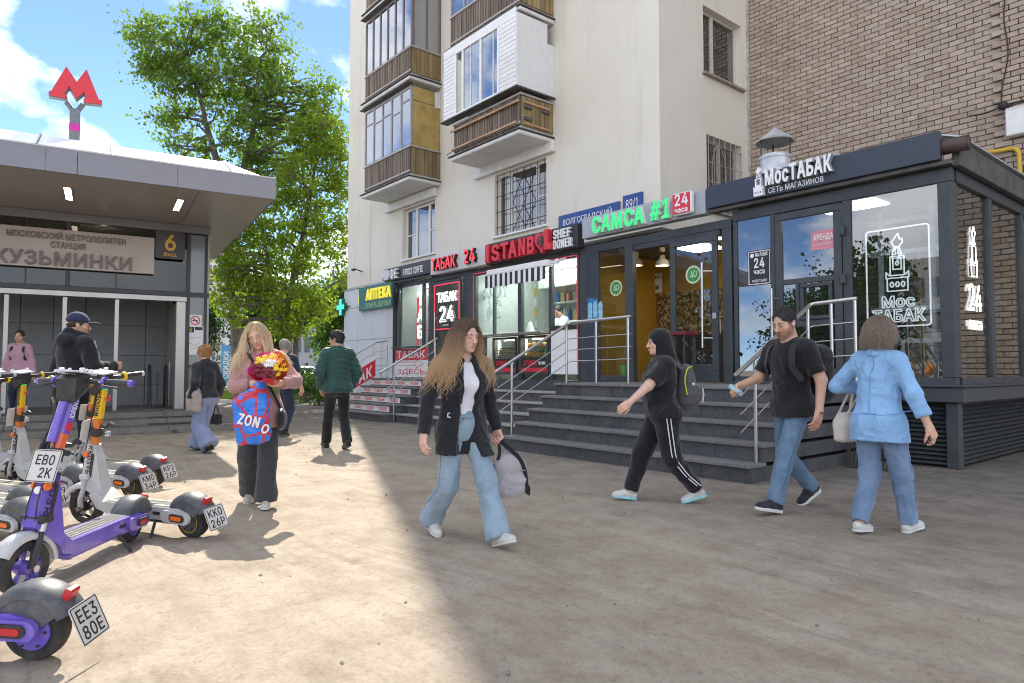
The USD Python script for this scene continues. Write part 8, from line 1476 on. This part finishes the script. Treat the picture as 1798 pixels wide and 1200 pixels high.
p.skull(s_ash, .010, low=-.075, extra=[ell(p.hpt(0, -.045, -.02), np.array([.076, .068, .080]) * p.hk, p.Rh, .03)], amp=.004); p.strands(h_ash, 2600, .125, 5, wave=.008, freq=5, spread=.016, w=.0028, k=10, puff=.018, shoulder=False, low=-.05); p.shoes(shoe_w, sole_w)
b = p.held('handbag', 'cream leather handbag hanging from the forearm of the woman in blue', 'handbag'); g = p.el['L'] * .35 + p.wr['L'] * .65; c = g + [-.10, .03, -.30]; cream = pm('cream_leather', (.56, .51, .44), .45, var=.05, bump=.2, bscale=120)
soft(b, 'bag_body', [rbox(c + [0, 0, -.05], (.06, .14, .095), .035, None, .03), rbox(c + [0, 0, .03], (.045, .105, .08), .03, None, .06), cut(c + [0, 0, .09], (0, 0, 1), .01)], cream, .006, .003, 7); part(b, 'rim', tube([c + [.052 * math.cos(t), .105 * math.sin(t), .088] for t in np.linspace(0, 6.283, 28)], .006, 6), cream)
for sg in (-1, 1): part(b, 'handle', tube(bend([c + [sg * .045, -.06, .085], g + [sg * .012 - .03, -.03, -.02], g + [sg * .012, .0, .035], g + [sg * .012 + .03, .05, -.02], c + [sg * .045, .07, .085]], .08), .010, 8), cream)
part(b, 'badge', box(c[0] - .066, c[0] - .060, c[1] - .02, c[1] + .02, c[2] + .045, c[2] + .06), galv)

# 5 --- woman in pink with the bouquet
p = Figure('blonde woman in a dusty pink blazer phoning with a bouquet', W(-2.36, 6.35), (.22, -.97), 1.69, girth=1.0, hip=.885, lean=.02, feet={'L': (-.085, .17, .09, .05, .1), 'R': (.09, -.17, .12, -.25, -.12)}, hands={'R': dict(at=(.03, .27, 1.135), curl=1.0, elbow=(1, -.7, -.6), palm=(0, -.4, -1)), 'L': dict(at=(-.21, .29, 1.13), curl=.9, elbow=(-1, -.7, -.6), palm=(.3, -.6, .6))}, head=(-.08, .22, .30))
p.body(sk1); p.face(fairbrow); p.trousers(charcoal, (.086, .080, .100), .14, 1.02, amp=.009, freq=6, seed=61); p.top('t_shirt', pink_tee, .008, .0, .3, neck=.48, seed=10); p.top('blazer', pink_wool, .024, -.17, .95, (.074, .068, .066, .058), flare=.025, neck=.50, open_=[((0, .18, .53), (0, .20, .22), .130, .130), ((0, .20, .22), (-.02, .31, -.3), .130, .22)], amp=.008, freq=10, seed=11); p.shoes(shoe_c, sole_w)
for sg in (-1, 1): p.seam('blazer', [p.T(sg * .06, .02, .54), p.T(sg * .09, .12, .42), p.T(sg * .095, .16, .30), p.T(sg * .08, .16, .18)], pink_wool, name='lapel', w=.022, lift=.004)
p.skull(s_blond, .009); p.strands(h_blond, 2000, .31, 8, wave=.012, freq=7, wind=(.10, .05, 0), spread=.016, w=.0034, k=16, puff=.012, part_x=-.02); p.strands(h_blond, 220, .28, 38, wave=.02, freq=9, wind=(.3, .1, .1), spread=.05, w=.0016, k=14, puff=.018, part_x=-.02)
b = p.held('mobile_phone', 'phone held between cheek and shoulder by the woman in pink', 'phone'); c = p.hpt(.083, .03, -.045); R = p.Rh @ RX(.35); m = cbox(-.004, .004, -.036, .036, -.075, .075, .003); part(b, 'phone_case', (m[0] @ R.T + c, m[1]), pm('phone_silver', (.5, .5, .5), .3)); m = box(-.0055, -.0042, -.033, .033, -.071, .071); part(b, 'screen', (m[0] @ R.T + c, m[1]), boardblack)
b = p.held('shopping_bag', 'blue and red ОZON plastic shopping bag hanging from the woman in pink', 'bag'); g = p.grip['R']; c = g + [.04, .06, -.30]
bagm = mat('blue_red_plastic', {'tc': ('texture_coordinate', {}), 'v': ('voronoi_texture', {'scale': 6.5, 'feature': 'distance_to_edge', 'randomness': 1.}), 'r': ('rgb_ramp', {'ramp': [(0, (.58, .035, .06)), (.055, (.58, .035, .06)), (.08, (.03, .20, .72)), (1, (.035, .24, .78))]}), 'p': ('principled_bsdf', {'roughness': .28, 'specular_ior_level': .6})}, [('tc.object', 'v.vector'), ('v.distance', 'r.fac'), ('r.color', 'p.base_color')])
soft(b, 'bag_body', [rbox(c + [0, 0, -.02], (.142, .055, .200), .045, RY(.10), .03), ell(c + [0, .01, -.06], (.12, .085, .13), RY(.1), .05), cap(c + [-.07, 0, .15], g + [-.005, 0, -.02], .05, .028, .08), cap(c + [.07, 0, .15], g + [.005, 0, -.02], .05, .028, .08)], bagm, .006, .013, 9)
def on_bag(t, w, hh, dx, dz, rot):
    S = [affinity.rotate(s_, rot, origin=(0, 0)) for s_ in fit(t, w, hh, .05)]; m = extr(unary_union(S), .004); v = np.asarray(m[0]); X_ = -v[:, 0] + dx; Z = v[:, 1] + dz; rr = np.clip(1 - (X_ / .172) ** 2 - (np.minimum(Z, 0) / .33) ** 2, 0.05, 1); Y = .078 + .034 * rr + v[:, 2]
    return part(b, 'lettering', (np.stack([X_, Y, Z], 1) + c, m[1]), white)
on_bag('ZON', .19, .085, .115, -.03, -14); on_bag('O', .07, .075, -.075, -.11, -20)
bq = p.held('bouquet', 'bouquet of yellow, white and dark red flowers in red and pink paper', 'bouquet'); g = p.grip['L']; c = g + [.02, .10, .10]; ax_ = unit([.1, .75, .65])
U = unit(np.cross(ax_, [1, 0, 0])); Vv = np.cross(ax_, U); cone = lambda t, rr, d=.0: c + ax_ * d + rr * (math.cos(t) * Vv + math.sin(t) * U)
for k, (cm, nm) in enumerate((((.66, .02, .05), 'red_paper'), ((.70, .03, .26), 'magenta_paper'), ((.75, .22, .02), 'orange_paper'))):
    pap = pm(nm, cm, .35, var=.06); a0 = (0.3, 2.6, 4.6)[k]; T_ = np.linspace(a0, a0 + 2.5, 14); rows = [[c - ax_ * .20 + .012 * (math.cos(t) * Vv + math.sin(t) * U) for t in T_], [cone(t, .10 + .004 * k, -.04) for t in T_], [cone(t, .165 + .015 * math.sin(3 * t) + .004 * k, .06 + .02 * math.sin(5 * t)) for t in T_]]; V_ = np.array(rows).reshape(-1, 3); n_ = len(T_); F_ = []
    for i in range(2):
        for j in range(n_ - 1): a = i * n_ + j; F_ += [[a, a + 1, a + n_ + 1], [a, a + n_ + 1, a + n_]]
    V2 = np.vstack([V_, V_ - ax_ * .004 + (c - V_) * .01]); F_ = np.array(F_); part(bq, 'wrapping_paper', (V2, np.vstack([F_, F_[:, ::-1] + len(V_)])), pap)
petal = [pm('yellow_petal', (.80, .52, .01), .5, var=.15), pm('white_petal', (.72, .70, .64), .5, var=.05), pm('dark_red_petal', (.16, .012, .02), .5, var=.25), pm('orange_petal', (.78, .24, .015), .5, var=.15)]; rgb_ = np.random.default_rng(77)
def flower(at, r, n): return join(*[(np.asarray(ball((0, 0, 0), 1, 1)[0]) * [r * .62, r * .25, r * .16] @ RX(.0).T @ (RZ(t) @ RX(0)).T + np.array([math.cos(t), math.sin(t), 0]) * r * .55, ball((0, 0, 0), 1, 1)[1]) for t in np.linspace(0, 6.283, n, endpoint=False)], (np.asarray(ball((0, 0, 0), 1, 1)[0]) * [r * .35, r * .35, r * .28], ball((0, 0, 0), 1, 1)[1]))
M3 = np.stack([Vv, U, ax_], 1)
for i in range(46):
    t = i * 2.39996; rr = .135 * math.sqrt((i + .5) / 46); kind = 2 if (math.cos(t - 2.2) > .35 and rr > .05) else (1 if rr < .055 else (3 if math.cos(t + .6) > .75 else 0)); at = cone(t, rr, .055 + .045 * (1 - (rr / .135) ** 2)) + rgb_.normal(size=3) * .006; m = flower(None, .026, 7); part(bq, 'flower', (np.asarray(m[0]) @ M3.T + at, m[1]), petal[kind], True)
part(bq, 'foliage', (lambda P_: leaves(P_, .05, rgb_))(np.array([cone(t, .04 + .09 * (i % 5) / 5, .03) for i, t in enumerate(np.linspace(0, 25, 60))])), leafC); part(bq, 'stems', tube([c - ax_ * .19, c - ax_ * .30], [.016, .02], 8), pm('stem_green', (.10, .22, .04), .6))
b = p.held('shoulder_bag', 'black shoulder bag with a strap across the woman in pink', 'bag'); c = p.T(-.20, .08, -.10); soft(b, 'bag_body', [ell(c, (.05, .12, .10), None, .02)], leather, .006, .004); part(b, 'strap', strap([c + [.0, .0, .08], p.T(-.13, .155, .16), p.T(-.02, .15, .33), p.T(.09, .10, .50), p.T(.13, -.02, .56), p.T(.06, -.14, .35), c + [0, -.06, .08]], .012, .004, (0, .8, .5), 30), leather)

# 6 --- man in the green jacket
p = Figure('man in a dark green quilted jacket walking away with hands in pockets', W(-2.78, 10.8), (-.50, .86), 1.88, female=False, hip=.875, lean=.03, feet={'L': (-.10, .27, .10, .10, 0), 'R': (.10, -.22, .13, -.25, 0)}, hands={'R': dict(at=(.25, .10, .98), curl=.4, elbow=(.8, -1, 0)), 'L': dict(at=(-.25, .10, .98), curl=.4, elbow=(-.8, -1, 0))}, head=(.75, .05, 0), res=.009)
p.body(sk3); p.face(darkbrow); p.trousers(black_cot, (.090, .070, .066), .10, 1.0, amp=.008, freq=10, seed=71); p.top('jacket', green_quilt, .035, -.09, 1.0, (.088, .080, .074, .060), flare=.0, neck=.56, amp=.006, freq=6, seed=12, quilt=.012)
p.skull(s_black, .006, low=-.05, amp=.003); p.fuzz(h_black, 1500, .022, w=.004); p.shoes(shoe_b, shoe_b)

# 7 --- woman with the bun
p = Figure('fair woman with a bun in a black leather jacket and lilac wide trousers', W(-4.70, 10.4), (-.86, .52), 1.66, hip=.87, lean=.06, feet={'L': (-.085, -.24, .13, -.30, 0), 'R': (.085, .30, .10, .18, 0)}, hands={'L': dict(at=(-.27, -.02, .82), curl=1.0), 'R': dict(at=(.27, .06, .82), curl=1.1)}, head=(.10, .12, 0), res=.009)
p.body(sk1); p.face(fairbrow); p.trousers(lilac, (.088, .095, .135), .14, .97, amp=.010, freq=5, seed=81); p.top('jacket', leather, .030, -.02, 1.0, (.080, .074, .070, .058), neck=.55, amp=.008, freq=6, seed=13); p.shoes(shoe_b, shoe_b)
p.fuzz(h_ging, 900, .05, w=.005, lift=.1, grow=.010); p.skull(s_ging, .008, extra=[ell(p.hpt(0, -.115, .075), np.array([.042, .040, .046]) * p.hk, p.Rh, .01)], low=-.06); part(p.path, 'sunglasses', tube([p.hpt(-.078, .0, .0), p.hpt(-.052, .088, .003), p.hpt(0, .108, .003), p.hpt(.052, .088, .003), p.hpt(.078, .0, .0)], np.array([.004, .010, .006, .010, .004]), 6), boardblack)
for i_, sgx in enumerate((0,)): part(p.path, 'hair_wisp', leaves(np.array([p.hpt(x_, -.14, .09) for x_ in np.linspace(-.03, .03, 14)]), .035, np.random.default_rng(4)), s_ging)
b = p.held('tote_bag', 'beige cloth tote bag hanging from the shoulder of the woman with the bun', 'bag'); c = p.T(-.225, -.03, .02); bei = cloth('beige_cloth', (.37, .31, .28)); soft(b, 'bag_body', [rbox(c + [0, 0, -.10], (.055, .135, .145), .05, None, .04), cap(c + [0, -.05, .03], c + [.02, -.03, .22], .06, .02, .06), cap(c + [0, .05, .03], c + [.02, .03, .22], .06, .02, .06)], bei, .008, .010, 7); part(b, 'strap', strap([c + [.02, .06, .15], p.T(-.135, .04, .545), p.T(-.125, -.05, .545), c + [.02, -.06, .15]], .018, .005, (-1, 0, .4), 26), bei)
b = p.held('handbag', 'small black bag carried low by the woman with the bun', 'handbag'); g = p.grip['R']; c = g + [0, .0, -.27]; soft(b, 'bag_body', [rbox(c, (.045, .11, .085), .025, None, .01)], leather, .007, .003); part(b, 'handle', tube(bend([c + [0, -.07, .06], g + [0, 0, .0], c + [0, .07, .06]], .05), .009, 6), leather)

# 8 --- grey haired man behind the bouquet
p = Figure('grey haired man in dark clothes walking away behind the bouquet', W(-4.36, 12.9), (.12, 1), 1.82, female=False, girth=1.12, hip=.88, feet={'L': (-.10, .18, .09, 0, 0), 'R': (.10, -.16, .11, -.2, 0)}, hands={'R': dict(at=(.33, .10, .88), curl=.8), 'L': dict(at=(-.33, .0, .88), curl=.8)}, head=(0, .08, 0), res=.010)
p.body(sk2); p.trousers(navy_cloth, (.094, .078, .072), .10, 1.0, amp=.008, freq=10, seed=91); p.top('t_shirt', navy_cloth, .016, -.08, .45, (.082, .082, .06, .05), neck=.53, amp=.006, freq=5, seed=14); p.skull(s_grey, .003, low=-.05); p.fuzz(hair_mat('grey_hair', (.30, .27, .24), (.40, .37, .33)), 1200, .02, w=.004); p.shoes(shoe_b, shoe_b)

# 9 --- tall man in the black hoodie
p = Figure('tall man in a black hoodie and navy cap standing behind the scooters', W(-5.46, 8.45), (.34, .94), 1.93, female=False, girth=1.08, hip=.87, lean=.0, feet={'R': (.12, .10, .10, 0, -.1), 'L': (-.13, -.28, .13, -.25, .2)}, hands={'R': dict(at=(.33, .27, 1.30), curl=1.0, elbow=(.5, -.8, -1), palm=(-1, 0, .2)), 'L': dict(at=(-.36, .02, .95), curl=.8)}, head=(-.55, .06, 0), res=.008)
p.stubble = .5; p.body(sk2); p.face(darkbrow); p.trousers(black_cot, (.098, .086, .086), .10, 1.0, amp=.008, freq=5, seed=95); T = p.T; p.top('hoodie', black_cot, .034, -.10, 1.0, (.094, .086, .080, .060), neck=.58, amp=.009, freq=5, seed=15, cutneck=False, extra=[ell(T(0, -.12, .50), np.array([.13, .085, .10]), p.Rt, .05), cap(T(-.09, .03, .55), T(0, -.08, .60), .045, .05, .04), cap(T(.09, .03, .55), T(0, -.08, .60), .045, .05, .04)])
h, k, R = p.hpt, p.hk, p.Rh; E = lambda x, y, z, a, b, c, kk=.01: ell(h(x, y, z), np.array([a, b, c]) * k, R, kk); cp = soft(p.path, 'cap', [E(0, -.012, .040, .087, .108, .098), cut(h(0, 0, .028), -R @ unit([0, .10, 1]), .006)], navy_cap, .006, .002, 12); part(cp, 'peak', surface([E(0, .125, .030, .072, .075, .012), minus(E(0, .12, .015, .068, .075, .012, .004)), cut(h(0, .070, 0), -R[:, 1], .006)], .005), navy_cap, True); part(cp, 'back_strap', strap([h(x, -.118 + .35 * abs(x), .012) for x in np.linspace(-.045, .045, 8)], .008, .003, R @ [0, -1, 0]), white); part(p.path, 'hair', folds(surface([E(0, -.020, .012, .080, .094, .060), minus(E(0, .09, -.03, .075, .078, .09)), cut(h(0, 0, -.055), -R @ unit([0, -.4, 1]), .01)], .006), .002, 26, 5), s_brown, True); p.shoes(shoe_k, sole_w)

# 10 --- girl in the pink shirt
p = Figure('girl in a pink shirt with rucksack straps coming out of the metro', W(-9.75, 13.4, .36), (.25, -.97), 1.66, hip=.885, feet={'L': (-.085, .12, .09, 0, 0), 'R': (.085, -.10, .10, -.1, 0)}, hands={'R': dict(at=(.27, .06, .83), curl=.6), 'L': dict(at=(-.27, .06, .83), curl=.6)}, res=.010)
p.body(sk2); p.face(darkbrow, False); p.trousers(navy_cloth, (.088, .080, .090), .12, 1.0, amp=.008, freq=10, seed=97); p.top('shirt', pink_shirt, .022, -.10, 1.0, (.074, .068, .064, .052), neck=.52, amp=.008, freq=6, seed=16, flare=.01); p.skull(s_brown, .007); p.shoes(shoe_w, sole_w)
b = p.held('rucksack', 'dark rucksack worn by the girl in the pink shirt', 'rucksack'); c = p.T(0, -.20, .28); soft(b, 'bag_body', [ell(c, (.14, .09, .19), None, .02)], leather, .009, .004)
for sg in (-1, 1): part(b, 'strap', strap([c + [sg * .08, .06, .16], p.T(sg * .10, -.02, .56), p.T(sg * .105, .115, .45), p.T(sg * .115, .14, .30), p.T(sg * .15, .03, .14)], .020, .006, (0, .7, .6), 26), leather)

# 11, 12 --- people behind the doner counter
c_ = aty(990, 545, YG + 1.45)
p = Figure('cook in a white T-shirt working at the doner counter', (c_[0], c_[1], FL), (-.75, -.35), 1.74, female=False, girth=1.1, lean=.16, feet={'L': (-.1, 0, .085, 0, 0), 'R': (.1, 0, .085, 0, 0)}, hands={'R': dict(at=(.20, .40, 1.02), curl=.8), 'L': dict(at=(-.16, .42, 1.02), curl=.8)}, head=(.2, .35, 0), res=.010)
p.body(sk3); p.face(darkbrow); p.trousers(navy_cloth, (.09, .07, .065), .10, 1.0); p.top('t_shirt', white_tee, .016, -.06, .42, (.082, .08, .06, .05), neck=.52, amp=.008, freq=5, seed=17); p.skull(s_black, .007, low=-.05); p.shoes(shoe_b, shoe_b)
c_ = aty(881, 545, YG + 1.5)
p = Figure('worker in dark red behind the left serving pane', (c_[0], c_[1], FL), (.2, -1), 1.72, female=False, lean=.1, feet={'L': (-.1, 0, .085, 0, 0), 'R': (.1, 0, .085, 0, 0)}, hands={'R': dict(at=(.18, .36, 1.02), curl=.8), 'L': dict(at=(-.18, .36, 1.02), curl=.8)}, head=(.2, .35, 0), res=.010)
p.body(sk3); p.face(darkbrow); p.trousers(navy_cloth, (.09, .07, .065), .10, 1.0); p.top('t_shirt', cloth('dark_red_cloth', (.10, .018, .022)), .016, -.06, .42, (.082, .08, .06, .05), neck=.52, amp=.008, freq=5, seed=18); p.skull(s_black, .007, low=-.05); p.shoes(shoe_b, shoe_b)
